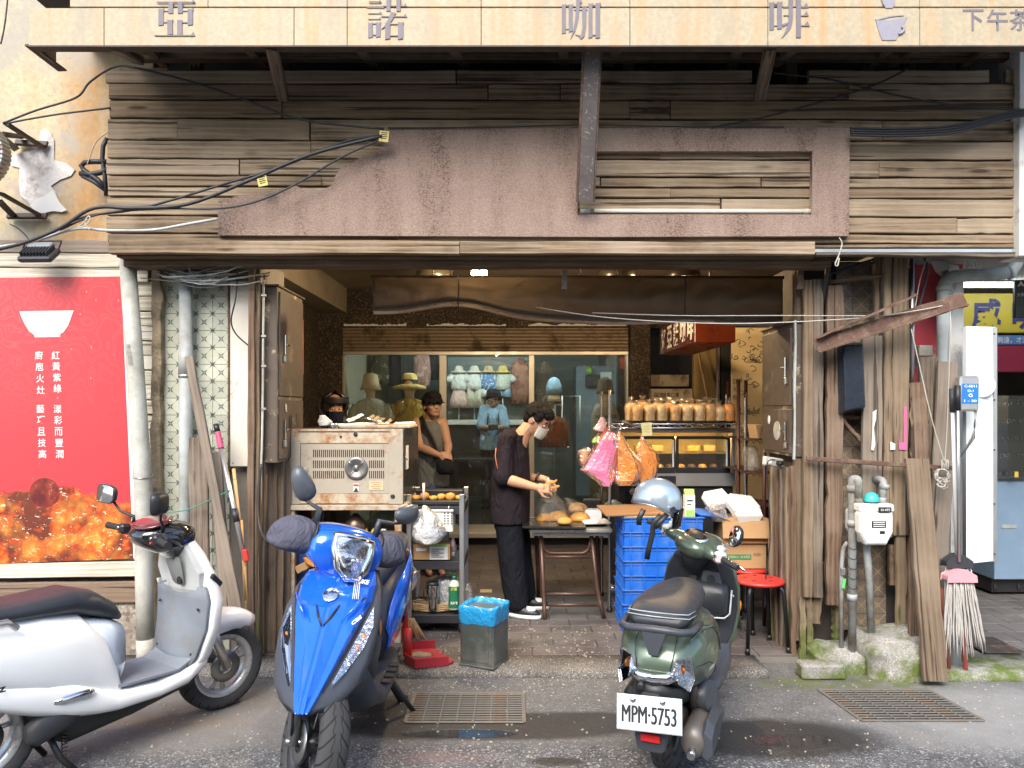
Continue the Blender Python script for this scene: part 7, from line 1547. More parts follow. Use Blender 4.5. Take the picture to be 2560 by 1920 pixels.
for y in(-1,1):ob('mask_loop',G().tube([T@V(p)for p in[(.05,y*.077,-.03),(.02,y*.086,-.005),(-.02,y*.088,.012),(-.03,y*.086,-.02),(.0,y*.084,-.06),(.045,y*.068,-.095)]],.0022,5),M_MASK,t)
ob('watch',G().tube([V(arms[1]['w'])+V((-.035,.012,.008))+V((.25,-.05,1)).normalized().orthogonal()*0+(Matrix.Rotation(a,3,V((.8,-.15,-.3)).normalized())@V((.1,.1,.33)).normalized())*.034 for a in[k*math.pi/8 for k in range(16)]],.0075,8,closed=True),M_BLACK,t)
for L in[[(1240,1120),(1238,1140),(1241,1158),(1246,1178)],[(1270,1214),(1273,1235),(1272,1260),(1269,1276)]]:
 pts=[P(a,b,5.565 if a<1260 else 5.65)for a,b in L];ob('piping',G().tube(pts,.0035,5),mk('orange_piping',(.75,.22,.10),.6),sh)
def sneaker(A_,f,t,s=1.0):
 f=V(f).normalized();A_=V(A_);l_=V((-f.y,f.x,0));z0=FZ+.002
 def rg(k,w_,zz_,o=0):return[V((A_.x,A_.y,0))+f*(o+math.cos(a)*k)+l_*(math.sin(a)*w_*(1.0 if math.cos(a)>-.2 else.88))+V((0,0,zz_))for a in[2*math.pi*i/22 for i in range(22)]]
 so=ob('shoe_sole',G().loft([rg(.136,.048,z0,.05),rg(.142,.051,z0+.012,.05),rg(.141,.05,z0+.03,.05)]),M_WHITEP,t)
 u=ob('shoe',G().loft([rg(.136,.047,z0+.031,.05),rg(.132,.047,z0+.05,.047),rg(.105,.043,z0+.072,.022),rg(.062,.038,z0+.098,-.025),rg(.052,.036,z0+.108,-.03)]),M_BLACK,t)
 ob('shoe_panel',G().ell(V((A_.x,A_.y,z0+.062))+f*.095,(.055,.036,.024),Matrix.Rotation(math.atan2(f.y,f.x),4,'Z'),14,8),M_WHITEP,u);ob('shoe_panel',G().ell(V((A_.x,A_.y,z0+.066))+f*.0-l_*.018,(.045,.035,.02),Matrix.Rotation(math.atan2(f.y,f.x),4,'Z'),14,8),M_WHITEP,u)
 for k in range(4):ob('lace',G().cyl(V((A_.x,A_.y,z0+.083+.007*(3-k)*.5))+f*(.075-k*.018)*1-l_*.018,V((A_.x,A_.y,z0+.083+.007*(3-k)*.5))+f*(.075-k*.018)+l_*.018,.004,None,5),M_WHITEP,u)
sneaker(legs[0][2],(1,-.45,0),t);sneaker(legs[1][2],(1,-.1,0),t)
tag(ob('bread_bag',rowbag([(1196,1366,1374),(1204,1362,1386),(1214,1362,1392),(1224,1366,1388),(1232,1370,1378)],5.60,.03,6,wr=.008),M_CLEAR),'small clear bag with bread in the hands of the baker','bag')
for i,(a,b,c_,d_)in enumerate([(1362,1212,1393,1201),(1372,1222,1397,1216)]):tag(plank('bread_stick',P(a,b,5.57),P(c_,d_,5.57),.016,.012,M_TART,None,rough=.003),'orange strip of pastry held by the baker, %s'%['upper one','lower one'][i],'pastry','pastry strips in the hands of the baker')
# --- man in grey tank top
D=7.2;dn=D-.18
arms=[dict(s=P(1043,1056,7.22),e=P(1050,1118,7.10),w=P(1098,1138,6.98),f=(.8,-.15,.0),n=(.1,-.8,.5),t=1,c=.7),dict(s=P(1106,1056,7.26),e=P(1120,1112,7.14),w=P(1119,1136,7.04),f=(-.45,-.3,-.45),n=(.2,-.8,.3),t=-1,c=.7)]
legs=[(P(1066,1225,7.22),P(1066,1330,7.2),V((X(1066,7.2),7.2,.12)),(.4,-.9,0)),(P(1094,1225,7.25),P(1096,1330,7.22),V((X(1098,7.2),7.2,.12)),(.4,-.9,0))]
t,T,sh=person('man in a grey tank top, black cap and glasses standing by the window',V((X(1080,7.2),7.2,FZ)),P(1081,1013,7.16),RD(-58),RD(-6),P(1076,1050,7.22),P(1076,1095,7.22),P(1080,1190,7.22),arms,legs,M_SK2,M_GREYT,M_JEAN,0,.92,s=.98,tank=True,hair=True)
g=G();TR=T.to_3x3().normalized().to_4x4();g.ell(T@V((-.008,0,.052)),(.108,.088,.072),TR,20,14);g.ell(T@V((-.01,0,.02)),(.104,.086,.05),TR,20,14)
cp=ob('cap',g,cloth('black_cap',(.012,.012,.014)),t,remesh=.008,smooth=3)
ob('visor',G().grid(lambda u,v:T@V((.06+.10*v*math.cos((u-.5)*1.6),.078*math.sin((u-.5)*2.4)*(1-.12*v),.032-.012*v-.012*abs(u-.5)*2)),12,6),cloth('black_visor',(.012,.012,.014)),cp,solid=.005)
for y in(-1,1):ob('spectacle_ring',G().tube([T@V((.098,y*.034+math.cos(a)*.024,-.004+math.sin(a)*.019))for a in[k*math.pi/8 for k in range(16)]],.0022,5,closed=True),M_STEEL,t);ob('spectacle_arm',G().cyl(T@V((.095,y*.058,0)),T@V((0,y*.082,.0)),.002,None,4),M_STEEL,t)
tag(ob('bag_strap',G().tube([P(1052,1042,7.18),P(1062,1064,7.06),P(1080,1095,7.05),P(1094,1128,7.03),P(1104,1150,7.0)],.024,8,flat=.25,up=(.6,-.3,.4)),M_BLACK),'wide black strap of the sling bag on the man in the tank top','strap')
tag(ob('sling_bag',blob([(X(1114,6.98),6.98,Z(1186,6.98),.06,.03),(X(1114,6.98),6.98,Z(1176,6.98),.085,.05),(X(1112,6.98),6.98,Z(1158,6.98),.08,.05),(X(1110,6.98),6.98,Z(1148,6.98),.05,.03)],20,.1,2),cloth('black_nylon',(.014,.014,.016))),'black sling bag under the clasped hands of the man','bag')
# --- helmeted rider behind the oven
arms=[dict(s=P(800,1075,7.0),e=P(795,1150,6.95),w=P(815,1190,6.85),f=(.3,-.8,0),n=(0,0,1),t=1),dict(s=P(868,1075,7.05),e=P(872,1150,7.0),w=P(860,1190,6.9),f=(-.3,-.8,0),n=(0,0,1),t=-1)]
legs=[(P(822,1240,7.0),P(822,1330,7.0),V((X(822,7),7.0,.12)),(0,-1,0)),(P(846,1240,7.0),P(846,1330,7.0),V((X(846,7),7.0,.12)),(0,-1,0))]
M_JKT=cloth('dark_jacket',(.02,.022,.028))
t,T,sh=person('rider in a black helmet and dark face mask behind the oven',V((X(834,7),7.0,FZ)),P(836,1020,6.98),RD(-68),RD(4),P(834,1066,7.02),P(834,1110,7.02),P(834,1205,7.02),arms,legs,M_SK,M_JKT,M_PANT,2.0,1.0,hair=False,vox=.007)
TR=T.to_3x3().normalized().to_4x4();M_HELB=paint('black_helmet',(.012,.012,.014),.12)
g=G();Hm=T@Matrix.Translation((-.015,0,.02));n_=28;R_=[]
for j in range(13):
 ph=math.pi/2-(math.pi*.66)*j/12;ring_=[]
 for i in range(n_+1):
  th=RD(52)+(2*math.pi-RD(104))*i/n_ if j>5 else RD(52)*j/5.0+(2*math.pi-RD(104)*j/5.0)*i/n_
  ring_.append(Hm@V((.137*math.cos(ph)*math.cos(th),.122*math.cos(ph)*math.sin(th),.135*math.sin(ph))))
 R_.append(ring_)
h_=ob('helmet',G().loft(R_,False,True,False),M_HELB,t,solid=.014)
ob('helmet_panel',G().ell(Hm@V((-.03,-.112,-.02)),(.085,.016,.085),TR,16,12),M_DIRTW,h_);ob('helmet_panel',G().ell(Hm@V((-.03,.112,-.02)),(.085,.016,.085),TR,16,12),M_DIRTW,h_)
ob('visor',G().grid(lambda u,v:Hm@V((.15*math.cos((u-.5)*2.2),.135*math.sin((u-.5)*2.2),.085-.06*v)),14,5),M_BLACK,h_,solid=.003)
ob('face_mask',G().grid(lambda u,v:T@V((.03+.09*math.cos((u-.5)*2.6),.088*math.sin((u-.5)*2.6)*(1-.2*v),-.022-.10*v)),14,8),cloth('navy_mask',(.018,.022,.045)),t,solid=.003)
# --- the photographer's reflection in the glass, built as a figure inside the shop
D=9.9
arms=[dict(s=P(1210,1024,D),e=P(1203,1068,D-.05),w=P(1226,1070,D-.28),f=(.3,-.7,.2),n=(0,-.2,1),t=1),dict(s=P(1254,1024,D),e=P(1262,1068,D-.05),w=P(1240,1070,D-.28),f=(-.3,-.7,.2),n=(0,-.2,1),t=-1)]
legs=[(P(1222,1115,D),P(1222,1190,D),V((X(1222,D),D,.12)),(0,-1,0)),(P(1244,1115,D),P(1244,1190,D),V((X(1244,D),D,.12)),(0,-1,0))]
t,T,sh=person('figure standing in for the reflected photographer in light blue shirt and dark hat',V((X(1233,D),D,FZ)),P(1234,1001,D),RD(-90),RD(8),P(1233,1022,D),P(1233,1045,D),P(1233,1105,D),arms,legs,M_SK2,cloth('sky_shirt',(.30,.46,.62)),M_PANT,1.0,1.0,vox=.008)
ob('hat',blob([(T.translation.x,T.translation.y,T.translation.z+.045,.14,.15),(T.translation.x,T.translation.y,T.translation.z+.06,.10,.11),(T.translation.x,T.translation.y,T.translation.z+.13,.085,.09),(T.translation.x,T.translation.y,T.translation.z+.15,.04,.04)],18),cloth('dark_hat',(.02,.02,.025)),t)
for s_ in(-1,1):ob('backpack_strap',G().tube([P(1233+s_*12,1022,D+.02),P(1233+s_*13,1040,D-.13),P(1233+s_*15,1070,D-.14)],.018,6,flat=.4),M_BLACK,t)
t=thing('camera','black camera of the reflected photographer, held before the light blue shirt','camera',P(1233,1070,D-.36));ob('camera_body',G().box(P(1233,1068,D-.36),(.12,.05,.075),None,.01),M_BLACK,t);ob('camera_lens',G().cyl(P(1233,1068,D-.38),P(1233,1068,D-.46),.035,None,16),M_BLACK,t)
# ================================================================= scooters (local axes: x forward, y left, z up, origin under the rear axle)
def sec(x,zb,zt,w_,e=2.6,n=28,yo=0,tilt=0):
 zc,h=(zb+zt)/2,(zt-zb)/2;k=2/e
 return[(x+tilt*math.copysign(abs(math.sin(a))**k,math.sin(a))*h,yo+w_*math.copysign(abs(math.cos(a))**k,math.cos(a)),zc+h*math.copysign(abs(math.sin(a))**k,math.sin(a)))for a in[2*math.pi*i/n for i in range(n)]]
def hsec(z,xb,xf,w_,e=2.4,n=28,eb=6):  # horizontal section: flat rear, round front
 xm=xb+(xf-xb)*.25;r_=[]
 for a in[2*math.pi*i/n for i in range(n)]:
  c,s=math.cos(a),math.sin(a);k=2/(e if c>0 else eb)
  r_.append((xm+(xf-xm if c>0 else xm-xb)*math.copysign(abs(c)**k,c),w_*math.copysign(abs(s)**(2/e),s),z))
 return r_
def _tyre():
 q=NT('tyre_rubber');o=q.co();x,y,z=q.sep(o);an=q.ma('ARCTAN2',y,x)
 v=q.ma('SINE',q.ma('ADD',q.ma('MULTIPLY',an,24.0),q.ma('MULTIPLY',q.ma('ABSOLUTE',z),110.0)))
 gr=q.ma('MULTIPLY',q.ramp(v,[(.80,0),(.92,1)]),q.ramp(q.ma('ABSOLUTE',z),[(.006,0),(.012,1)]))
 cen=q.ramp(q.ma('ABSOLUTE',q.ma('SUBTRACT',q.ma('ABSOLUTE',z),q.ma('ADD',.016,q.ma('MULTIPLY',q.ma('SINE',q.ma('MULTIPLY',an,24.0)),.004)))),[(.0018,1),(.003,0)])
 rr=q.ma('SQRT',q.ma('ADD',q.ma('POWER',x,2),q.ma('POWER',y,2)));k=q.ma('MULTIPLY',q.ma('MAXIMUM',gr,cen),q.ramp(rr,[(.198,0),(.208,1)]))
 c=q.mix(k,q.mix(q.noise(q.co(),8,5),(.028,.028,.03),(.06,.06,.06)),(.006,.006,.006));q.set_b(col=c,rough=.8,nor=q.bump(k,-1.0,.006));return q.m
M_TYRE=_tyre();M_RIM=mk('alloy_rim',(.55,.55,.54),.35,.6,var=.08,dirt=(.3,.28,.25),ds=9,da=.25);M_RIMD=mk('dark_rim',(.06,.06,.065),.35,.5);M_DISC=mk('brake_disc',(.3,.3,.3),.35,.9)
def wheel(t,M_,r=.235,w_=.055,rim=M_RIM,spokes=3,name='wheel',disc=1):
 wt=ob(name,G().lathe([(r-.075,-w_*.72),(r-.03,-w_),(r-.010,-w_*.78),(r,-w_*.3),(r,w_*.3),(r-.010,w_*.78),(r-.03,w_),(r-.075,w_*.72),(r-.082,0),(r-.075,-w_*.72)],n=56),M_TYRE,t,M_)
 ob('rim',G().lathe([(r-.100,-w_*.5),(r-.073,-w_*.78),(r-.066,-w_*.72),(r-.09,-w_*.3),(r-.09,w_*.3),(r-.066,w_*.72),(r-.073,w_*.78),(r-.100,w_*.5),(r-.104,0),(r-.1,-w_*.5)],n=48),rim,wt)
 ob('hub',G().lathe([(0,-w_),(.028,-w_),(.03,-w_*.6),(.045,-w_*.4),(.045,w_*.4),(.03,w_*.6),(.028,w_),(0,w_)],n=20),rim,wt)
 for k in range(spokes):
  for d in((-.16,.16)if spokes<5 else(0,)):
   a=2*math.pi*k/spokes+.4;u,v=V((math.cos(a),math.sin(a),0)),V((math.cos(a+d*1.5),math.sin(a+d*1.5),0));ob('spoke',G().tube([u*.035,v*(r*.45),v*(r-.095)],[.016,.013,.015],8,flat=.9),rim,wt)
 if disc:ob('brake_disc',G().lathe([(.04,disc*w_*.95),(.082,disc*w_*.95),(.082,disc*w_*1.03),(.04,disc*w_*1.03)],n=32),M_DISC,wt)
 return wt
RX=Matrix.Rotation(RD(90),4,'X')
def scooter(label,loc,rz,roll):
 return thing('scooter',label,'scooter',(*loc,0),(roll,0,rz),'parked scooters',True)
def steerM(x0,z0,rake,ang):
 A=Matrix.Translation((x0,0,z0))@Matrix.Rotation(-rake,4,'Y');return A@Matrix.Rotation(ang,4,'Z')@A.inverted()
def grip(t,S,p,d,m=M_RUB,bar=True,lever=True,leverm=M_BLACK,fw=1):
 p,d=V(p),V(d).normalized();g_=ob('grip',G().tube([p+d*.012*k for k in range(11)],[.0165 if k%2 else.0155 for k in range(10)]+[.018],12),m,t,S);ob('switch_box',G().box(p-d*.03,(.055,.06,.05),None,.012),M_BLACK,t,S);ob('switch',G().box(p-d*.03+V((-.03,0,.008)),(.012,.02,.014),None,.003),M_CHROME,t,S);ob('start_button',G().box(p-d*.03+V((-.03,0,-.014)),(.01,.012,.01),None,.002),M_RED,t,S)
 if lever:ob('lever',G().tube([p-d*.02+V((.05*fw,0,-.005)),p+d*.06+V((.07,0,-.012)),p+d*.13+V((.065,0,-.018))],[.006,.008,.007],8,flat=.6),leverm,t,S)
 return g_
def mirror(t,S,base,head,nrm,w_,h_,stalkm=M_BLACK,round_=False,frame=M_BLACK):
 base,head,nrm=V(base),V(head),V(nrm).normalized();ob('mirror_stalk',G().tube([base,base+V((0,0,.035)),(base+head)/2+V((0,0,-.01)),head-nrm*.012],[.011,.009,.006,.007],8),stalkm,t,S)
 up=V((0,0,1));rt=up.cross(nrm).normalized();up=nrm.cross(rt);e=2.0 if round_ else 3.4
 ring=lambda k,d:[head+rt*(k*w_*math.copysign(abs(math.cos(a))**(2/e),math.cos(a)))+up*(k*h_*math.copysign(abs(math.sin(a))**(2/e),math.sin(a)))+nrm*d for a in[2*math.pi*i/26 for i in range(26)]]
 mh=ob('mirror_housing',G().loft([ring(.55,-.03),ring(.85,-.022),ring(1.0,-.004),ring(1.0,.004),ring(.93,.005)]),frame,t,S);ob('mirror_glass',G().loft([ring(.92,.0052),ring(.9,.0075)]),M_MIRROR,mh,S if False else None)
 mh.children[0].matrix_basis=Matrix();return mh

 # ---------------------------------------------------------------- white scooter, side on at the left
M_SWHITE=paint('white_scooter_paint',(.95,.95,.92),.22,0,.25,dirt=.03);M_SGREY=mk('grey_scooter_plastic',(.22,.25,.285),.62,var=.1,vs=5,bump=.1,bs=200,dirt=(.25,.24,.22),ds=5,da=.25,dw=.3);M_SEAT=mk('black_vinyl',(.03,.034,.042),.42,bump=.2,bs=220)
t=scooter('white scooter with grey footboard parked side-on at the poster',(-2.217,3.2),RD(54.7),0)
wheel(t,Matrix.Translation((0,0,.235))@RX)
S=steerM(1.14,.235,RD(26),RD(-6));wheel(t,S@Matrix.Translation((1.14,0,.235))@RX)
for y in(-.075,.075):ob('fork',G().cyl((1.14,y,.235),(1.03,y,.50),.024,.026,12),M_ALU,t,S)
ob('body',G().loft([sec(-.50,.60,.68,.05),sec(-.44,.53,.71,.12),sec(-.25,.43,.735,.18),sec(0,.40,.735,.195),sec(.2,.335,.72,.195,3),sec(.36,.29,.69,.18,3),sec(.46,.26,.60,.165,3),sec(.51,.25,.46,.155,3),sec(.53,.25,.36,.15,3)]),M_SWHITE,t)
ob('front_side_cover',G().loft([sec(.40,.33,.655,.145,3.5),sec(.50,.33,.63,.135,3.5),sec(.565,.36,.60,.12,3.5),sec(.545,.34,.42,.12,3.5)]),mk('pale_grey_cover',(.62,.68,.74),.3),t)
ob('sill',G().loft([sec(-.22,.43,.52,.165,4),sec(-.02,.375,.50,.184,4),sec(.15,.30,.47,.19,4),sec(.30,.245,.43,.19,4),sec(.42,.225,.36,.19,4),sec(.5,.215,.32,.19,3.5),sec(.7,.215,.305,.19,3),sec(.85,.225,.34,.185),sec(.95,.27,.42,.17),sec(1.0,.33,.48,.14)]),M_SWHITE,t)
ob('floor_mat',G().loft([[(x,-w_,z_),(x,w_,z_),(x,w_,z_+.012),(x,-w_,z_+.012)]for x,w_,z_ in[(.50,.15,.325),(.55,.165,.323),(.8,.165,.32),(.86,.16,.344),(.89,.16,.374)]],True,False),M_SGREY,t)
ob('leg_shield',G().loft([hsec(.27,.84,.98,.15),hsec(.36,.89,1.02,.185),hsec(.50,.925,1.05,.225),hsec(.64,.935,1.055,.238),hsec(.76,.92,1.035,.195),hsec(.86,.90,1.0,.145),hsec(.93,.875,.96,.105),hsec(.965,.87,.93,.08)]),M_SWHITE,t)
IN=[(.325,.853,.158),(.37,.873,.182),(.50,.908,.211),(.64,.918,.221),(.71,.908,.208)]
ob('inner_shield',G().loft([[(x,-w_,z_),(x-.012,0,z_),(x,w_,z_),(x+.02,w_,z_),(x+.02,-w_,z_)]for z_,x,w_ in IN],True,True),M_SGREY,t)
M_INW=mk('ivory_plastic',(.62,.63,.60),.45)
ob('glove_panel',G().loft([[(x-.004,-w_,z_),(x-.03*k,-w_*.3,z_),(x-.03*k,w_*.3,z_),(x-.004,w_,z_),(x+.03,w_,z_),(x+.03,-w_,z_)]for z_,x,w_,k in[(.66,.918,.09,.5),(.69,.915,.165,.9),(.78,.90,.185,1),(.87,.88,.135,1),(.94,.862,.095,.6)]],True,False),M_INW,t,bevel=.006)
gb=ob('glove_pocket',G().loft([[(.872-(z_-.73)*.25-d,y*k-.045,z_)for y in(-.06,.06)]+[(.872-(z_-.73)*.25-d+.004,y*k-.045,z_)for y in(.06,-.06)]for z_,k,d in[(.715,.5,.0),(.73,.8,.001),(.80,1,.002),(.85,1.05,.002),(.862,.8,.001)]],True,True),mk('pocket_shade',(.36,.37,.34),.5),t)
ob('ignition',G().cyl((.86,-.07,.74),(.872,-.07,.74),.019,None,16),M_BLACK,gb);ob('bag_hook',G().tube([(.87,.06,.72),(.83,.06,.715),(.825,.06,.74)],.006,6),M_INW,t)
ob('hatch_line',G().tube([(.9095-(.5-z_)*.1,y,z_)for y,z_ in[(-.13,.64),(-.12,.54),(-.08,.52),(-.01,.53),(.0,.56),(-.01,.645),(-.05,.655),(-.12,.65)]],.0025,5,closed=True),M_DARKP,t)
for y,z_ in[(-.17,.60),(.17,.60),(-.15,.38),(.15,.38),(-.08,.885)]:ob('screw',G().ell((.90 if z_>.45 else.875,y,z_),(.006,.008,.008),None,8,6),M_BLACK,t)
ob('name_badge',G().box((.985,-.197,.735),(.085,.02,.026),(0,.75,.25),.004),M_BLACK,t)
ob('front_fender',G().loft([[(1.14+math.cos(a)*(.27+.02*(1-abs(u))-.05*(abs(u)>.9)),u*.09*min(1,.25+.12*k),.235+math.sin(a)*(.27+.03*(1-abs(u)**2)-.07*(abs(u)>.9)))for u in(-1,-.88,-.5,0,.5,.88,1)]for k,a in[(k,RD(47+7.5*k))for k in range(12)]],False,True,False),M_SWHITE,t,S,solid=.006)
M_GBLK=paint('gloss_black',(.012,.012,.013),.1);ob('headset_cowl',G().loft([sec(.665,.96,.99,.05),sec(.69,.93,1.015,.09,3),sec(.76,.89,1.04,.118,3),sec(.86,.88,1.045,.118,3),sec(.93,.90,1.02,.095),sec(.965,.93,.99,.05)]),M_GBLK,t,S);ob('neck_cowl',G().loft([hsec(.85,.83,.93,.06),hsec(.90,.79,.94,.095),hsec(.95,.74,.95,.125),hsec(1.0,.72,.95,.115)]),M_GBLK,t,S)
ob('dash',G().ell((.76,0,1.038),(.095,.115,.016),(0,RD(-14),0),24,8),paint('dash_glass',(.10,.012,.016),.05),t,S)  # the dash's red is a reflection put into its colour
grip(t,S,(.70,-.21,.985),(-.12,-1,-.02));grip(t,S,(.70,.21,.985),(-.12,1,-.02));ob('handlebar',G().tube([(.70,-.22,.985),(.76,-.1,.98),(.76,.1,.98),(.70,.22,.985)],.013,8),M_BLACK,t,S)
mirror(t,S,(.74,.16,1.01),(.66,.30,1.15),(-.85,-.15,.05),.075,.048);mirror(t,S,(.74,-.16,1.01),(.68,-.235,1.165),(-.5,.8,.0),.06,.055,frame=M_BLACK)
ob('seat',G().loft([sec(-.46,.725,.78,.10,3),sec(-.30,.72,.80,.145,3.2),sec(-.05,.715,.79,.155,3.2),sec(.14,.705,.785,.155,3),sec(.34,.685,.80,.14,2.8),sec(.45,.645,.765,.12,2.6),sec(.54,.61,.70,.095,2.4),sec(.575,.60,.65,.06,2.2)]),M_SEAT,t)
ob('grab_rail',G().tube([(-.5,-.05,.735),(-.44,-.14,.735),(-.2,-.185,.74),(.04,-.19,.735),(.08,-.185,.70)],.0135,10),M_ALU,t);ob('grab_rail',G().tube([(-.5,.05,.735),(-.44,.14,.735),(-.2,.185,.74),(.04,.19,.735),(.08,.185,.70)],.0135,10),M_ALU,t)
ob('footpeg',G().loft([sec(.22,.345,.36,.004,2,12,-.19),sec(.26,.335,.37,.012,2,12,-.19),sec(.36,.332,.372,.014,2.4,12,-.19),sec(.385,.34,.365,.008,2.4,12,-.19)]),M_CHROME,t)
ob('belly_pan',G().loft([sec(.17,.26,.38,.08),sec(.24,.15,.34,.11),sec(.32,.115,.30,.13,3),sec(.6,.15,.27,.14),sec(.9,.21,.27,.13),sec(.96,.24,.27,.08)]),M_BLACK,t)
ob('engine_case',G().loft([sec(.13,.20,.27,.03,2.4,20,-.14),sec(.17,.175,.30,.04,2.4,20,-.14),sec(.27,.205,.32,.04,2.4,20,-.14),sec(.36,.25,.32,.03,2.4,20,-.14)]),M_DARKP,t);ob('rear_fender',G().loft([[(math.cos(a)*.268,u*.07,.235+math.sin(a)*.268)for u in(-1,-.5,0,.5,1)]for a in[RD(20+13*k)for k in range(9)]],False,True,False),M_BLACK,t,solid=.006)
cs=ob('centre_stand',G().tube([(.24,-.10,.18),(.27,-.13,.09),(.33,-.15,.01)],.014,8).tube([(.24,.10,.18),(.27,.13,.09),(.33,.15,.01)],.014,8).cyl((.25,-.11,.16),(.25,.11,.16),.011,None,8),M_BLACK,t);ob('stand_pedal',G().tube([(.25,.10,.12),(.10,.16,.07),(.05,.17,.075)],.01,6),M_BLACK,cs)
ob('stand_spring',G().tube([(.29+.012*math.cos(k*1.3),-.125+.012*math.sin(k*1.3),.20-k*.0032)for k in range(42)],.003,4),M_IRON,t)
text('side_badge','z',M_INK,t,None,(.03,.022),M=Matrix.Translation((.02,-.197,.47))@Matrix.Rotation(RD(90),4,'X'),bold=.03)

# ---------------------------------------------------------------- blue scooter facing the street
M_SBLUE=paint('blue_metallic_paint',(.010,.13,.70),.16,.2,dirt=.05);M_SCHAR=mk('charcoal_fairing',(.052,.057,.068),.42,var=.08,bump=.06,bs=300);M_REFL=mk('reflector',(.8,.82,.85),.12,.9,var=.15,vs=30,bump=.6,bs=50)
M_AMB=mk('amber_lens',(.75,.22,.03),.2)
t=scooter('blue sports scooter with bar muffs facing the street',(-.795,4.45),RD(269.6),RD(-1.5))
wheel(t,Matrix.Translation((0,0,.25))@RX,.25,.06,M_RIMD);S=steerM(1.2,.25,RD(25),RD(34));S2=steerM(1.33,.25,RD(25),RD(33));wheel(t,S2@Matrix.Translation((1.33,0,.25))@RX,.25,.062,M_RIMD,5)
for y in(-.088,.088):ob('fork',G().cyl((1.33,y,.23),(1.17,y,.60),.027,.025,14),mk('fork_grey',(.16,.17,.18),.4,.5),t,S2)
ob('axle_nut',G().cyl((1.33,-.12,.25),(1.33,.12,.25),.011,None,8),M_STEEL,t,S2);ob('brake_hose',G().tube([(1.33,-.10,.27),(1.34,-.13,.40),(1.25,-.12,.52),(1.18,-.08,.60)],.006,6),M_CABLE,t,S2);ob('inner_fender',G().loft([[(1.33+math.cos(a)*.28,u*.075,.25+math.sin(a)*.28)for u in(-1,-.5,0,.5,1)]for a in[RD(98+10*k)for k in range(8)]],False,True,False),M_BLACK,t,S2,solid=.005)
# charcoal nose shell and blue faceted shield: half outlines mirrored
SH=[(.86,.92,.015,.16,.90),(.80,1.0,.03,.192,.92),(.72,1.07,.035,.212,.95),(.62,1.14,.04,.215,1.0),(.52,1.22,.045,.205,1.05),(.44,1.285,.04,.185,1.09),(.395,1.315,.03,.14,1.16),(.37,1.32,.01,.07,1.27)]
R_=[]
for z_,xc,rd,w_,xs in SH:
 h_=[(xc,0),(xc-rd*.8,w_*.32),(xc-rd*1.6-.02,w_*.62),((xc+xs)/2-.03,w_*.9),(xs,w_),(xs-.10,w_*.96)]
 R_.append([(x,y,z_-.02)for x,y in h_]+[(x,-y,z_-.02)for x,y in h_[:0:-1]])
ob('nose_shell',G().loft(R_,True,True),M_SCHAR,t)
R2=[]
for z_,xc,rd,w_,xs in[(.855,.955,.02,.155,.90),(.80,1.035,.045,.172,.925),(.735,1.095,.05,.170,.965),(.70,1.118,.055,.160,.99),(.62,1.170,.06,.128,1.07),(.52,1.245,.06,.092,1.155),(.43,1.325,.05,.056,1.255),(.372,1.362,.02,.03,1.335)]:
 h_=[(xc-.012,0),(xc,.012),(xc-rd*.5,w_*.45),(xc-rd*.7,w_*.55),((xc+xs)/2,w_*.88),(xs,w_)]
 R2.append([(xs-.05,-w_*.8,z_)]+[(x,-y,z_)for x,y in h_[:0:-1]]+[(x,y,z_)for x,y in h_]+[(xs-.05,w_*.8,z_)])
bl=ob('front_shield',G().loft(R2,True,False),M_SBLUE,t,bevel=.004)
ob('shield_vee',G().prism([(-.055,.80),(-.062,.79),(-.004,.695),(.004,.695),(.062,.79),(.055,.80),(0,.725)],0,.012,'x',M=Matrix.Translation((1.055,0,.0))@Matrix.Rotation(RD(-38),4,'Y')@Matrix.Translation((0.44,0,.12))),M_BLACK,bl)if False else None
bd=ob('badge',G().lathe([(0,.006),(.02,.007),(.024,.004),(.031,.006),(.034,0)],(1.062,0,.785),28,Matrix.Rotation(RD(52),4,'Y')),M_CHROME,bl)
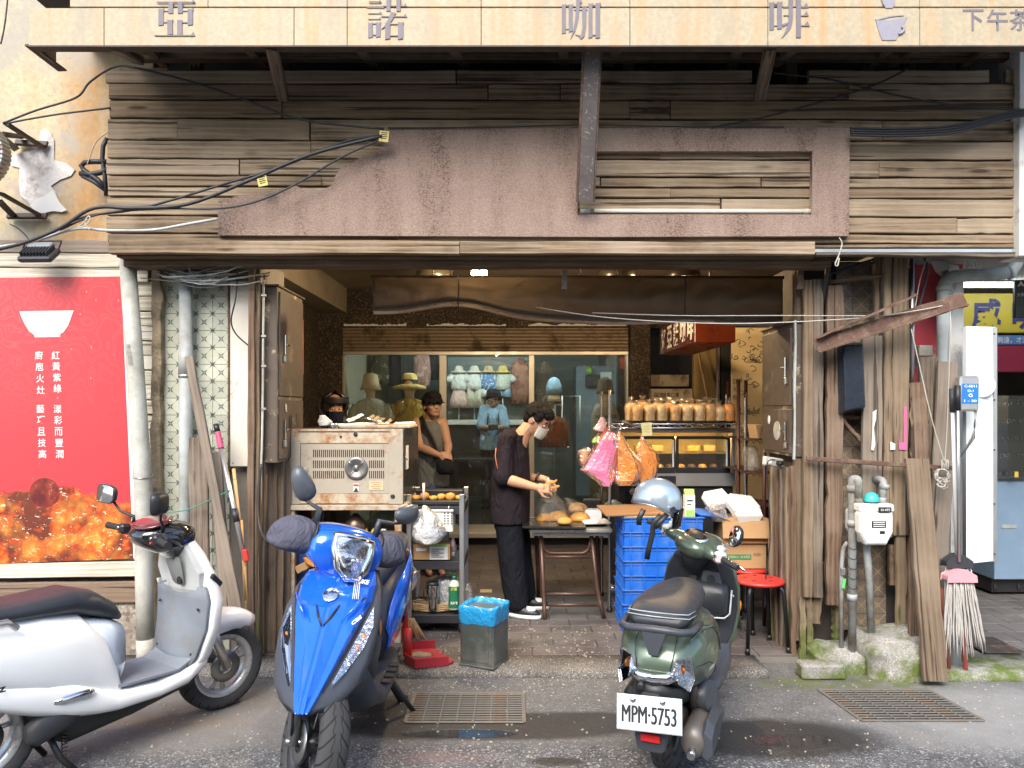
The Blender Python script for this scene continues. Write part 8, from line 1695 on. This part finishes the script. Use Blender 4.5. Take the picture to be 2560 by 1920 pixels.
for s_ in(-1,1):
 ob('vee_slot',G().tube([(1.085,s_*.05,.745),(1.11,s_*.03,.705),(1.14,s_*.004,.67)],[.004,.009,.006],6,flat=.5),M_BLACK,bl);ob('crease',G().tube([(1.065,s_*.15,.79),(1.085,s_*.125,.745),(1.12,s_*.085,.70)],[.003,.012,.004],6,flat=.5),M_SBLUE,bl)
 ob('intake_slot',G().tube([(1.058,s_*.155,.775),(1.078,s_*.13,.75)],[.006,.004],6,flat=.6),M_BLACK,bl)
 def shx(z_,y):
  for(a,b)in zip(SH,SH[1:]):
   if a[0]>=z_>=b[0]:
    f=(a[0]-z_)/(a[0]-b[0]);xc,rd,w_,xs=[a[k]+(b[k]-a[k])*f for k in(1,2,3,4)];u=y/w_
    pr_=[(0,xc),(.32,xc-rd*.8),(.62,xc-rd*1.6-.02),(.9,(xc+xs)/2-.03),(1,xs)]
    for p_,q_ in zip(pr_,pr_[1:]):
     if p_[0]<=u<=q_[0]:return p_[1]+(q_[1]-p_[1])*(u-p_[0])/(q_[0]-p_[0])
  return 1.1
 L_=[(shx(z_+.02,y)+.006,y,z_)for y,z_ in[(.182,.71),(.150,.62),(.115,.53),(.084,.45),(.088,.44),(.122,.475),(.176,.56),(.196,.635)]]
 hl=ob('indicator_reflector',G().add([(x-.004,s_*y,z_)for x,y,z_ in L_],[tuple(range(8))],False),M_REFL,t,solid=.006);ob('indicator_lens',G().add([(x+.016,s_*y,z_)for x,y,z_ in L_],[tuple(range(8))],False),M_LENS,t,solid=.004)
 for k,(x,y,z_)in enumerate([(0,.165,.60),(0,.148,.555),(0,.125,.505)]):ob('indicator_bulb',G().ell((shx(z_+.02,y)+.008,s_*y,z_),(.006,.012,.016)if k<2 else(.008,.016,.016),None,12,8),M_AMB if k<2 else M_CHROME,t)
for k in range(4):ob('stripe_decal',G().tube([(1.005+.003*k,.085+.008*k,.845),(1.075,.10+.008*k,.77)],.0018,4),M_TXTW,bl)
text('decal_text','DUKE',M_TXTW,bl,None,(.075,.02),M=Matrix.Translation((1.022,.118,.835))@Matrix.Rotation(RD(68),4,'Z')@Matrix.Rotation(RD(55),4,'X'),bold=.03);text('decal_text','CBS',M_TXTW,bl,None,(.05,.018),M=Matrix.Translation((1.115,.137,.69))@Matrix.Rotation(RD(62),4,'Z')@Matrix.Rotation(RD(55),4,'X')@Matrix.Rotation(RD(50),4,'Z'),bold=.03)
# headset with headlight, turned with the bars
ob('headset',G().loft([sec(.72,.94,1.02,.14,2.6),sec(.80,.88,1.05,.20,2.4),sec(.88,.85,1.055,.20,2.3),sec(.93,.835,1.045,.17,2.4),sec(.965,.84,1.02,.14,2.4)]),M_SBLUE,t,S);ob('neck_cover',G().loft([hsec(.80,.80,.98,.085),hsec(.86,.78,.98,.10),hsec(.90,.78,.97,.11)]),M_SBLUE,t,S)
HL=[(-.092,1.025),(-.04,1.032),(.04,1.032),(.092,1.025),(.094,.965),(.074,.89),(.03,.85),(-.03,.85),(-.074,.89),(-.094,.965)]
face=lambda d,k:[(1.072-(z_-.86)*.42+d-abs(y)*.28,y*k,.935+(z_-.935)*k)for y,z_ in HL]
ob('headlight_bezel',G().loft([face(-.09,1.03),face(.0,1.06),face(.004,.97)]),M_CHROME,t,S);ob('headlight_bowl',G().loft([face(.002,.95),face(-.03,.72),face(-.045,.3)],True,True),M_REFL,t,S);ob('headlight_lens',G().loft([face(.006,.97),face(.02,.85),face(.026,.45)]),M_LENS,t,S);ob('headlight_bulb',G().ell((1.02,0,.93),(.02,.016,.016)),M_CHROME,t,S)
M_MUFF=cloth('grey_muff_fabric',(.10,.10,.13))
for s_ in(-1,1):
 R_=[[(x+math.copysign(abs(math.cos(a))**.75,math.cos(a))*rx*(1+.16*noise.noise(V((a*1.3,y*9,1)))),s_*y+.012*noise.noise(V((a,y*5,2))),z_+math.sin(a)*rz_*(1.25 if math.sin(a)>0 else.8)*(1+.18*noise.noise(V((a*1.7,y*11,s_+5)))))for a in[2*math.pi*i/26 for i in range(26)]]for y,x,z_,rx,rz_ in[(.155,.84,.955,.06,.05),(.16,.84,.95,.08,.078),(.20,.835,.955,.09,.078),(.24,.83,.955,.092,.08),(.28,.82,.95,.085,.075),(.31,.81,.945,.068,.06),(.325,.80,.94,.045,.045),(.335,.795,.935,.02,.02)]]
 ob('bar_muff',G().loft(R_),M_MUFF,t,S,sub=1);ob('muff_hem',G().tube([R_[1][i]for i in range(26)],.006,6,closed=True),M_BLACK,t,S)
def angmir(base,head,tilt):
 base,head=V(base),V(head);ob('mirror_stalk',G().tube([base,base+V((0,0,.07)),(base+head)/2+V((0,0,.01)),head+V((-.02,0,-.04))],[.017,.015,.008,.008],8),M_SCHAR,t,S)
 pts=[(-.085,.045),(-.06,.062),(.05,.05),(.085,.02),(.075,-.04),(.03,-.06),(-.05,-.03),(-.09,.01)];Mh=S@Matrix.Translation(head)@Matrix.Rotation(tilt[2],4,'Z')@Matrix.Rotation(tilt[0],4,'X')@Matrix.Rotation(tilt[1],4,'Y')
 mh=ob('mirror_housing',G().loft([[(d,y*k,z_*k)for y,z_ in pts]for d,k in[(-.012,.92),(-.01,1),(.004,1),(.022,.8),(.032,.45),(.035,.15)]],True,True),mk('mirror_shell',(.075,.085,.10),.35),t,Mh,sub=1);ob('mirror_glass',G().prism([(y*.9,z_*.9)for y,z_ in pts],-.0135,-.0125,'x'),M_MIRROR,mh)
angmir((.83,-.15,1.03),(.80,-.25,1.185),(RD(-38),0,RD(-8)));angmir((.83,.15,1.03),(.80,.30,1.15),(RD(25),0,RD(30)))
# rear: seat, body panels, floorboard, tail
ob('leg_shield_inner',G().loft([hsec(.34,.78,.95,.15),hsec(.5,.82,1.0,.18),hsec(.7,.82,.97,.185),hsec(.84,.80,.92,.16)]),M_SCHAR,t)
ob('floorboard',G().loft([sec(.25,.20,.33,.17),sec(.4,.20,.30,.20,4),sec(.8,.20,.30,.20,4),sec(.95,.22,.42,.18),sec(1.0,.30,.5,.15)]),M_SCHAR,t)
for k in range(4):ob('floor_rib',G().box((.5+k*.08,.19,.295),(.05,.05,.012),None,.004),M_BLACK,t)
ob('body',G().loft([sec(-.42,.66,.74,.06),sec(-.3,.55,.77,.13),sec(-.05,.42,.76,.185),sec(.2,.33,.74,.195),sec(.38,.28,.70,.18),sec(.48,.28,.6,.15)]),M_SCHAR,t)
for s_ in(-1,1):ob('side_panel',G().loft([[(x,s_*(w_+d),z_)for z_,d in[(zb,0),((zb*2+zt)/3,.014),((zb+zt*2)/3,.016),(zt,.0)]]for x,zb,zt,w_ in[(-.42,.68,.74,.075),(-.25,.60,.76,.15),(0,.53,.76,.19),(.2,.46,.73,.196),(.36,.40,.68,.18),(.46,.37,.58,.155),(.5,.36,.48,.145)]],False,True,False),M_SBLUE,t,solid=.008)
ob('seat',G().loft([sec(-.42,.74,.83,.11,3),sec(-.2,.735,.85,.15,3),sec(.02,.72,.82,.16,3),sec(.2,.70,.80,.155,2.8),sec(.38,.64,.79,.12,2.5),sec(.45,.62,.72,.07,2.3)]),M_SEAT,t)
ob('rear_fender',G().loft([[(math.cos(a)*.285,u*.075,.25+math.sin(a)*.285)for u in(-1,-.5,0,.5,1)]for a in[RD(10+15*k)for k in range(9)]],False,True,False),M_BLACK,t,solid=.006)
ob('centre_stand',G().tube([(.30,.10,.2),(.28,.15,.10),(.24,.19,.012),(.18,.21,.012)],.014,8).tube([(.30,-.10,.2),(.28,-.15,.10),(.24,-.19,.012)],.014,8).cyl((.29,-.125,.15),(.29,.125,.15),.011,None,8),M_BLACK,t);ob('side_stand',G().tube([(.42,.16,.2),(.40,.22,.10),(.38,.28,.012)],.013,8),M_BLACK,t);ob('side_reflector',G().ell((.90,.182,.60),(.02,.005,.035),None,12,8),M_AMB,t);ob('keys',G().box((.78,.10,.84),(.02,.06,.012),None,.003),M_RED,t)

# ---------------------------------------------------------------- dark green scooter seen from behind
M_SGRN=paint('dark_green_satin',(.10,.14,.10),.32,.45,.5,dirt=.1);M_SBLK=mk('inner_black',(.02,.022,.026),.42,bump=.1,bs=250)
t=scooter('dark green scooter seen from behind with white number plate',(.70,3.46),RD(68.4),RD(1));t.scale=(1,.9,.93)
wheel(t,Matrix.Translation((0,0,.235))@RX,.235,.055,M_RIMD,5,disc=0);S=steerM(1.17,.235,RD(26),RD(-33));wheel(t,S@Matrix.Translation((1.17,0,.235))@RX,.235,.055,M_RIMD)
ob('front_fender',G().loft([[(1.17+math.cos(a)*.27,u*.08,.235+math.sin(a)*.27)for u in(-1,-.5,0,.5,1)]for a in[RD(20+13*k)for k in range(10)]],False,True,False),M_SGRN,t,S,solid=.006)
ob('body',G().loft([sec(-.385,.56,.63,.085,2.6),sec(-.36,.535,.68,.135,2.6,tilt=.1),sec(-.30,.50,.735,.175,2.6,tilt=.1),sec(-.18,.44,.765,.205,2.6),sec(0,.385,.77,.22,2.6),sec(.2,.34,.75,.215,2.6),sec(.36,.31,.68,.18,2.8),sec(.45,.30,.56,.15,3)]),M_SGRN,t)
for s_ in(-1,1):
 ob('hip_crease',G().tube([(-.33,s_*.15,.72),(-.2,s_*.178,.735),(.0,s_*.20,.70),(.2,s_*.205,.62)],[.004,.006,.006,.003],6),M_SGRN,t)
 L_=[(-.352,.150,.66),(-.372,.098,.645),(-.39,.078,.60),(-.386,.108,.55),(-.35,.152,.51),(-.325,.168,.56)]
 ob('tail_lamp',G().add([(x-.002,s_*(y),z_)for x,y,z_ in L_],[tuple(range(6))]),M_REFL,t,solid=.02);ob('tail_lens',G().add([(x-.016,s_*(y+.004),z_)for x,y,z_ in L_],[tuple(range(6))]),M_LENS,t,solid=.005);ob('tail_bulb',G().ell((-.366,s_*.12,.60),(.012,.016,.03),None,10,8),M_AMB,t)
ob('tail_bar',G().tube([(-.36,-.12,.585),(-.396,-.06,.562),(-.402,0,.558),(-.396,.06,.562),(-.36,.12,.585)],.024,10,flat=.6),M_CHROME,t)
ob('tail_under',G().loft([sec(-.40,.47,.54,.07),sec(-.30,.40,.52,.11),sec(-.1,.34,.45,.12)]),M_BLACK,t);ob('plate_lamp',G().cyl((-.40,.05,.535),(-.425,.05,.525),.014,None,10),M_DARKP,t)
ob('seat',G().loft([sec(-.34,.765,.80,.10,3),sec(-.31,.755,.835,.135,3,tilt=.2),sec(-.18,.755,.848,.15,3),sec(.02,.75,.845,.148,2.8),sec(.2,.74,.84,.135,2.6),sec(.36,.69,.83,.105,2.4),sec(.43,.66,.77,.06,2.2)]),M_SEAT,t)
for z_,k in[(.843,.9),(.825,.93)]:ob('seat_piping',G().tube([(-.2,.165*k,z_-.03),(-.31,.15*k,z_-.02),(-.338,.08,z_-.015),(-.342,0,z_-.015),(-.338,-.08,z_-.015),(-.31,-.15*k,z_-.02),(-.2,-.165*k,z_-.03)],.0025,5),M_PVC,t)
ob('grab_rail',G().tube([(-.18,.17,.755),(-.34,.155,.76),(-.385,.115,.765),(-.39,0,.77),(-.385,-.115,.765),(-.34,-.155,.76),(-.18,-.17,.755)],.0165,12),M_SCHAR,t)
ob('rail_bracket',G().prism([(-.05,.76),(.05,.76),(.028,.70),(.016,.665),(-.016,.665),(-.028,.70)],-.40,-.375,'x',M=Matrix.Translation((.0,0,0))),M_SCHAR,t,bevel=.005)
pt=ob('number_plate',G().box((0,0,0),(.008,.285,.145),None,.004),mk('plate_white',(.70,.76,.78),.35,var=.03),t,Matrix.Translation((-.462,0,.432))@Matrix.Rotation(RD(9),4,'Y')@Matrix.Rotation(RD(-3),4,'X'))
PM=Matrix.Translation((-.0048,0,0))@Matrix.Rotation(RD(-90),4,'Z')@Matrix.Rotation(RD(90),4,'X')
o_=text('plate_text','MPM·5753',M_INK,pt,None,(.236,.07),M=PM@Matrix.Translation((0,-.004,.0005)),bold=0)
m0=o_.data;vv=[v.co.copy()for v in m0.vertices];ff=[tuple(p.vertices)for p in m0.polygons];g=G()
for k,d in enumerate((-.0022,-.0011,0,.0011,.0022)):g.add([(v.x+d,v.y,k*.00004)for v in vv],ff)
o_.data=g.mesh('plate_text');o_.data.materials.append(M_INK)
for a,b,w_,h_ in[(0,.068,.277,.003),(0,-.068,.277,.003),(-.138,0,.003,.134),(.138,0,.003,.134)]:ob('plate_border',G().box((-.0045,a,b),(.001,w_,h_)),M_PVC,pt)
for y in(-.06,.07):ob('plate_bolt',G().lathe([(0,.004),(.006,.004),(.011,.001),(.013,0)],(-.004,y,.052),14,Matrix.Rotation(RD(-90),4,'Y')),M_CHROME,pt)
ob('plate_bracket',G().box((-.43,0,.44),(.05,.09,.14),(0,.15,0),.01),M_BLACK,t);ob('mudflap',G().loft([[(-.42+d,y*k,z_)for y in(-.07,.07)]+[(-.405+d,y*k,z_)for y in(.07,-.07)]for z_,k,d in[(.38,1,0),(.31,1.05,.0),(.26,.9,.01),(.245,.6,.012)]],True,False),M_SCHAR,t,bevel=.008)
ob('rear_reflector',G().box((-.425,0,.315),(.012,.085,.034),None,.004),mk('red_reflector',(.62,.02,.02),.2,var=.3,vs=60),t)
# engine and exhaust on the right
ex=ob('exhaust',G().loft([[(x,-.165+math.cos(a)*r_*.8,z_+math.sin(a)*r_)for a in[2*math.pi*i/20 for i in range(20)]]for x,r_,z_ in[(.25,.03,.25),(.12,.055,.26),(.0,.07,.265),(-.28,.075,.27),(-.315,.06,.27),(-.325,.03,.27)]]),mk('exhaust_steel',(.20,.18,.16),.5,.6,dirt=(.22,.13,.08),ds=9,da=.35),t);ob('tailpipe',G().cyl((-.31,-.165,.245),(-.36,-.165,.235),.018,None,14),M_STEEL,ex)
ob('exhaust_shield',G().loft([[(x,-.215+d,z_)for d,z_ in[(.0,zt),(-.035,zt-.03),(-.04,zb+.03),(-.015,zb),(.012,zb+.02),(.012,zt-.02)]]for x,zb,zt in[(.1,.23,.31),(-.05,.20,.345),(-.24,.195,.36),(-.31,.20,.33)]],True,False),M_SCHAR,ex,bevel=.006)
ob('engine',G().loft([sec(-.12,.22,.36,.09,2.6),sec(.1,.17,.36,.12,2.6),sec(.35,.19,.33,.12,2.6)]),M_IRON,t);ob('fan_cover',G().cyl((-.02,-.10,.37),(-.05,-.21,.385),.065,.072,20),M_SCHAR,t);ob('air_cleaner',G().box((-.02,.14,.36),(.32,.1,.12),None,.03),M_BLACK,t)
for s_ in(-1,1):ob('shock',G().cyl((-.03,s_*.13,.25),(-.13,s_*.13,.46),.022,None,12),M_IRON,t)
ob('rear_mudguard',G().loft([[(math.cos(a)*.265,u*.065,.235+math.sin(a)*.265)for u in(-1,-.5,0,.5,1)]for a in[RD(60+12*k)for k in range(9)]],False,True,False),M_BLACK,t,solid=.006)
# floor, leg shield, headset
ob('floorboard',G().loft([sec(.3,.23,.33,.19),sec(.5,.22,.31,.20,4),sec(.8,.22,.31,.205,4),sec(.92,.25,.40,.19),sec(.98,.32,.46,.16)]),M_SCHAR,t)
ob('leg_shield',G().loft([hsec(.27,.86,.98,.17),hsec(.38,.90,1.04,.215),hsec(.52,.925,1.07,.238),hsec(.66,.92,1.06,.235),hsec(.78,.90,1.03,.205),hsec(.86,.88,.98,.15),hsec(.89,.87,.95,.11)]),M_SGRN,t)
ob('inner_shield',G().loft([[(x,-w_,z_),(x-.03,-w_*.6,z_),(x-.035,w_*.6,z_),(x,w_,z_),(x+.03,w_,z_),(x+.03,-w_,z_)]for z_,x,w_ in[(.33,.868,.17),(.42,.895,.205),(.54,.912,.225),(.66,.91,.222),(.77,.893,.195),(.85,.872,.145)]],True,False),M_SBLK,t,bevel=.008)
ob('glove_box',G().loft([sec(.80,.53,.66,.16,5),sec(.83,.50,.70,.175,5),sec(.90,.48,.72,.185,5)]),M_SBLK,t);ob('glove_rim',G().tube([(.87,-.195,.66),(.835,-.19,.53),(.82,-.16,.505),(.81,0,.50),(.82,.16,.505),(.835,.19,.53),(.87,.195,.66)],.006,6),M_PVC,t)
ob('key_panel',G().prism([(-.14,.68),(-.02,.71),(-.03,.76),(-.12,.75)],.845,.862,'x'),M_SCHAR,t,bevel=.003);ob('ignition',G().cyl((.835,-.075,.72),(.85,-.075,.72),.024,None,18),M_BLACK,t);ob('bag_hook',G().box((.84,.03,.70),(.02,.045,.07),None,.012),M_BLACK,t)
for y,z_ in[(-.20,.62),(.20,.62),(-.15,.80),(.15,.80)]:ob('screw',G().ell((.892,y,z_),(.006,.009,.009),None,8,6),M_STEEL,t)
ob('headset',G().loft([sec(.70,.90,.94,.06,2.2),sec(.73,.86,.965,.10,2.3),sec(.80,.85,.985,.125,2.3),sec(.90,.85,.985,.12,2.2),sec(.98,.86,.97,.09,2.2),sec(1.01,.88,.95,.05,2)]),M_SGRN,t,S);ob('neck',G().loft([hsec(.78,.78,.94,.06,2.2,24,2.4),hsec(.86,.75,.96,.085,2.2,24,2.4),hsec(.88,.74,.96,.09,2.2,24,2.4)]),M_SBLK,t,S)
ob('bar_shroud',G().loft([[(.80+math.cos(a)*.035-abs(y)*.15,y,.925+math.sin(a)*r_)for a in[2*math.pi*i/14 for i in range(14)]]for y,r_ in[(-.2,.022),(-.13,.04),(0,.05),(.13,.04),(.2,.022)]]),M_SGRN,t,S)
d_=ob('dash',G().lathe([(0,.012),(.05,.013),(.058,.008),(.075,.010),(.082,0)],n=32),M_CHROME,t,S@Matrix.Translation((.79,0,.975))@Matrix.Rotation(RD(-22),4,'Y')@Matrix.Diagonal((.75,1,1,1)));ob('dash_glass',G().lathe([(0,.0165),(.044,.016),(.05,.013)],n=28),M_BLACK,d_)
M_LGREY=mk('light_grey_switch',(.55,.56,.55),.4)
for s_ in(-1,1):
 grip(t,S,(.765,s_*.23,.93),(-.1,s_,0),M_RUB,leverm=M_CHROME);ob('switch_housing',G().box((.775,s_*.205,.93),(.075,.055,.065),None,.014),M_LGREY,t,S);ob('reservoir',G().box((.80,s_*.19,.972),(.05,.05,.03),None,.008),M_LGREY,t,S)
mirror(t,S,(.80,-.19,.97),(.765,-.275,1.085),(-.9,.35,.1),.052,.062,M_CHROME,True,M_BLACK);ob('mirror_stalk',G().tube([(.80,.19,.97),(.79,.24,1.04),(.775,.27,1.06)],.006,6),M_CHROME,t,S);ob('side_marker',G().ell((.97,-.236,.55),(.018,.008,.03),None,12,8),M_AMB,t)
ob('centre_stand',G().tube([(.22,.10,.2),(.2,.15,.10),(.17,.19,.012)],.014,8).tube([(.22,-.10,.2),(.2,-.15,.10),(.17,-.19,.012)],.014,8).cyl((.21,-.125,.15),(.21,.125,.15),.011,None,8),M_BLACK,t)
text('side_badge','many',M_TXTW,t,None,(.085,.02),M=Matrix.Translation((-.12,-.2185,.545))@Matrix.Rotation(RD(-8),4,'Z')@Matrix.Rotation(RD(90),4,'X'),bold=.01)
# ---------------------------------------------------------------- silver helmet hung on the green scooter's bar
hc=P(1644,1250,4.05)
t=thing('helmet','silver half helmet with clear visor hung on the green scooter','helmet',hc);Hm=Matrix.Translation(hc)@Matrix.Rotation(RD(-12),4,'Z')@Matrix.Rotation(RD(10),4,'Y')
R_=[]
for j in range(12):
 f=j/11;ring_=[]
 for i in range(32):
  a=2*math.pi*i/32;lo=-.045-.028*math.cos(a)-.02*math.cos(2*a);ph_t=math.pi/2*(1-f);z_=.112*math.sin(ph_t)if f<1 else 0
  k=math.cos(ph_t);z_=.112*math.sin(ph_t)+lo*f**6;ring_.append((.128*k*math.cos(a),.108*k*math.sin(a),z_))
 R_.append(ring_)
M_SILV=paint('silver_helmet',(.42,.50,.56),.22,.55,1.0,dirt=.05)
hs=ob('shell',G().loft(R_,False,True),M_SILV,t,Hm,solid=.008);ob('edge_trim',G().tube(R_[-1],.005,6,closed=True),M_CHROME,hs)
ob('visor',G().grid(lambda u,v:(.135*math.cos((u-.5)*1.7)+.005,.118*math.sin((u-.5)*1.7),-.02-.10*v),14,8),glassm('smoked_visor',(.55,.52,.47),.05),t,Hm,solid=.002);ob('visor_pivot',G().cyl((.085,-.102,-.02),(.085,-.118,-.02),.016,None,14),M_CHROME,t,Hm)
for L_ in[[(.03,-.10,-.06),(.0,-.10,-.11),(.005,-.09,-.17),(.0,-.09,-.24),(.0,-.085,-.30)],[(-.06,-.09,-.05),(-.075,-.09,-.10),(-.07,-.085,-.135)],[(.06,-.09,-.05),(.03,-.10,-.10),(.01,-.10,-.13)]]:ob('strap',G().tube(L_,.0135,6,flat=.3,up=(1,0,0)),M_BLACK,t,Hm)
text('helmet_mark','VBF',mk('blue_mark',(.05,.15,.4),.5),t,None,(.045,.02),M=Hm@Matrix.Translation((-.085,-.082,-.012))@Matrix.Rotation(RD(-40),4,'Z')@Matrix.Rotation(RD(90),4,'X'))
# panel seams, cables and small marks that break up the shells
def surfy(secs,x,z_,e=2.6):
 for a,b in zip(secs,secs[1:]):
  if a[0]<=x<=b[0]:
   f=(x-a[0])/(b[0]-a[0]);zb,zt,w_=[a[k]+(b[k]-a[k])*f for k in(1,2,3)];u=min(.999,abs((z_-(zb+zt)/2)/((zt-zb)/2)));return w_*(1-u**e)**(1/e)
 return.15
M_SEAM=mk('seam_dark',(.03,.03,.032),.8)
ts=[o for o in bpy.data.objects if o.name.startswith('scooter')and o.parent is None]
WB=[(-.44,.53,.71,.12),(-.25,.43,.735,.18),(0,.40,.735,.195),(.2,.335,.72,.195),(.36,.29,.69,.18),(.46,.26,.60,.165)]
GB=[(-.36,.535,.68,.135),(-.30,.50,.735,.175),(-.18,.44,.765,.205),(0,.385,.77,.22),(.2,.34,.75,.215),(.36,.31,.68,.18)]
for tt,secs,lines in[(ts[2],GB,[[(-.3,.60),(-.15,.58),(.0,.52),(.1,.46),(.2,.40)],[(-.12,.73),(0,.70),(.12,.62),(.22,.5)]])]:
 for L in lines:
  for s_ in(-1,1):
   pts=[];
   for(x0,z0),(x1,z1)in zip(L,L[1:]):pts+=[(x0+(x1-x0)*k/4,z0+(z1-z0)*k/4)for k in range(4)]
   ob('panel_seam',G().tube([(x,s_*(surfy(secs,x,z_)+.0005),z_)for x,z_ in pts],.0022,5),M_SEAM,tt)
b_=ts[1]
for s_ in(-1,1):ob('shield_seam',G().tube([(.925+.003,s_*.174,.80),(.968,s_*.172,.735),(1.072,s_*.130,.62),(1.157,s_*.094,.52),(1.258,s_*.058,.43)],.003,5),M_SEAM,b_)
text('badge_letters','SYM',M_SBLUE,b_,None,(.03,.011),M=Matrix.Translation((1.0695,0,.7905))@Matrix.Rotation(RD(90),4,'Z')@Matrix.Rotation(RD(38),4,'X'))
for s_ in(-1,1):ob('tail_seam',G().tube([(-.30,s_*.088,.7345),(-.352,s_*.09,.70),(-.378,s_*.085,.655),(-.392,s_*.075,.60)],.0025,5),M_SEAM,ts[2])
for c_ in[[(.84,.12,.93),(.90,.10,.88),(.93,.06,.82)],[(.84,-.12,.93),(.92,-.11,.87),(.95,-.05,.80)]]:ob('control_cable',G().tube(c_,.005,6),M_CABLE,b_)
# the nose reaches forward over the front wheel
def nosemap(p):
 x,y,z_=p
 if z_>.86:return V(p)
 z2=.45+(z_-.372)*(.86-.45)/(.86-.372);k=(1.6-z2)/(1.6-z_);return V((4.45-k*(4.45-x),y*(.5+.5*k),z2))
def remap(o):
 if o.matrix_basis==Matrix():
  for v in o.data.vertices:v.co=nosemap(v.co)
 else:o.matrix_basis=Matrix.Translation(nosemap(o.matrix_basis.translation)-o.matrix_basis.translation)@o.matrix_basis
for o in list(b_.children):
 if o.name.split('.')[0]in('nose_shell','front_shield','indicator_reflector','indicator_lens','indicator_bulb','shield_seam','badge_letters'):
  remap(o);[remap(c_)for c_ in o.children]
  # ================================================================= unseen houses added across the street for reflections and bounce light
M_OPP=mk('opposite_tile',(.50,.47,.42),.7,var=.15,vs=1);M_OPPD=mk('opposite_glass',(.05,.06,.07),.1)
for x,w_,h_,m,lab in[(-6.2,6.0,7.5,M_OPP,'unseen grey tiled house added across the street from the poster'),(0,6.0,6.4,M_CREAM,'unseen cream house added straight across the street'),(6.2,6.0,8.2,mk('opposite_pale',(.55,.55,.53),.7),'unseen pale house added across the street from the optician')]:
 t=thing('house',lab,'building',(x,-8.5,0),group='unseen houses added across the street');ob('wall',G().box((x,-8.5,h_/2),(w_,2.0,h_)),m,t)
 for i in range(3):
  for z_ in(3.9,6.0):
   if z_+.8<h_:f=bx('window',(x-1.9+i*1.9,-7.48,z_),(1.3,.08,1.2),M_WHITEP,t,.01);bx('pane',(x-1.9+i*1.9,-7.43,z_),(1.15,.03,1.05),M_OPPD,t,.002)
 bx('shop_front',(x,-7.48,1.3),(w_-.7,.1,2.4),M_OPPD,t,.01);bx('awning',(x,-6.9,2.85),(w_-.3,1.2,.1),M_SHUT,t,.01,(RD(-12),0,0))
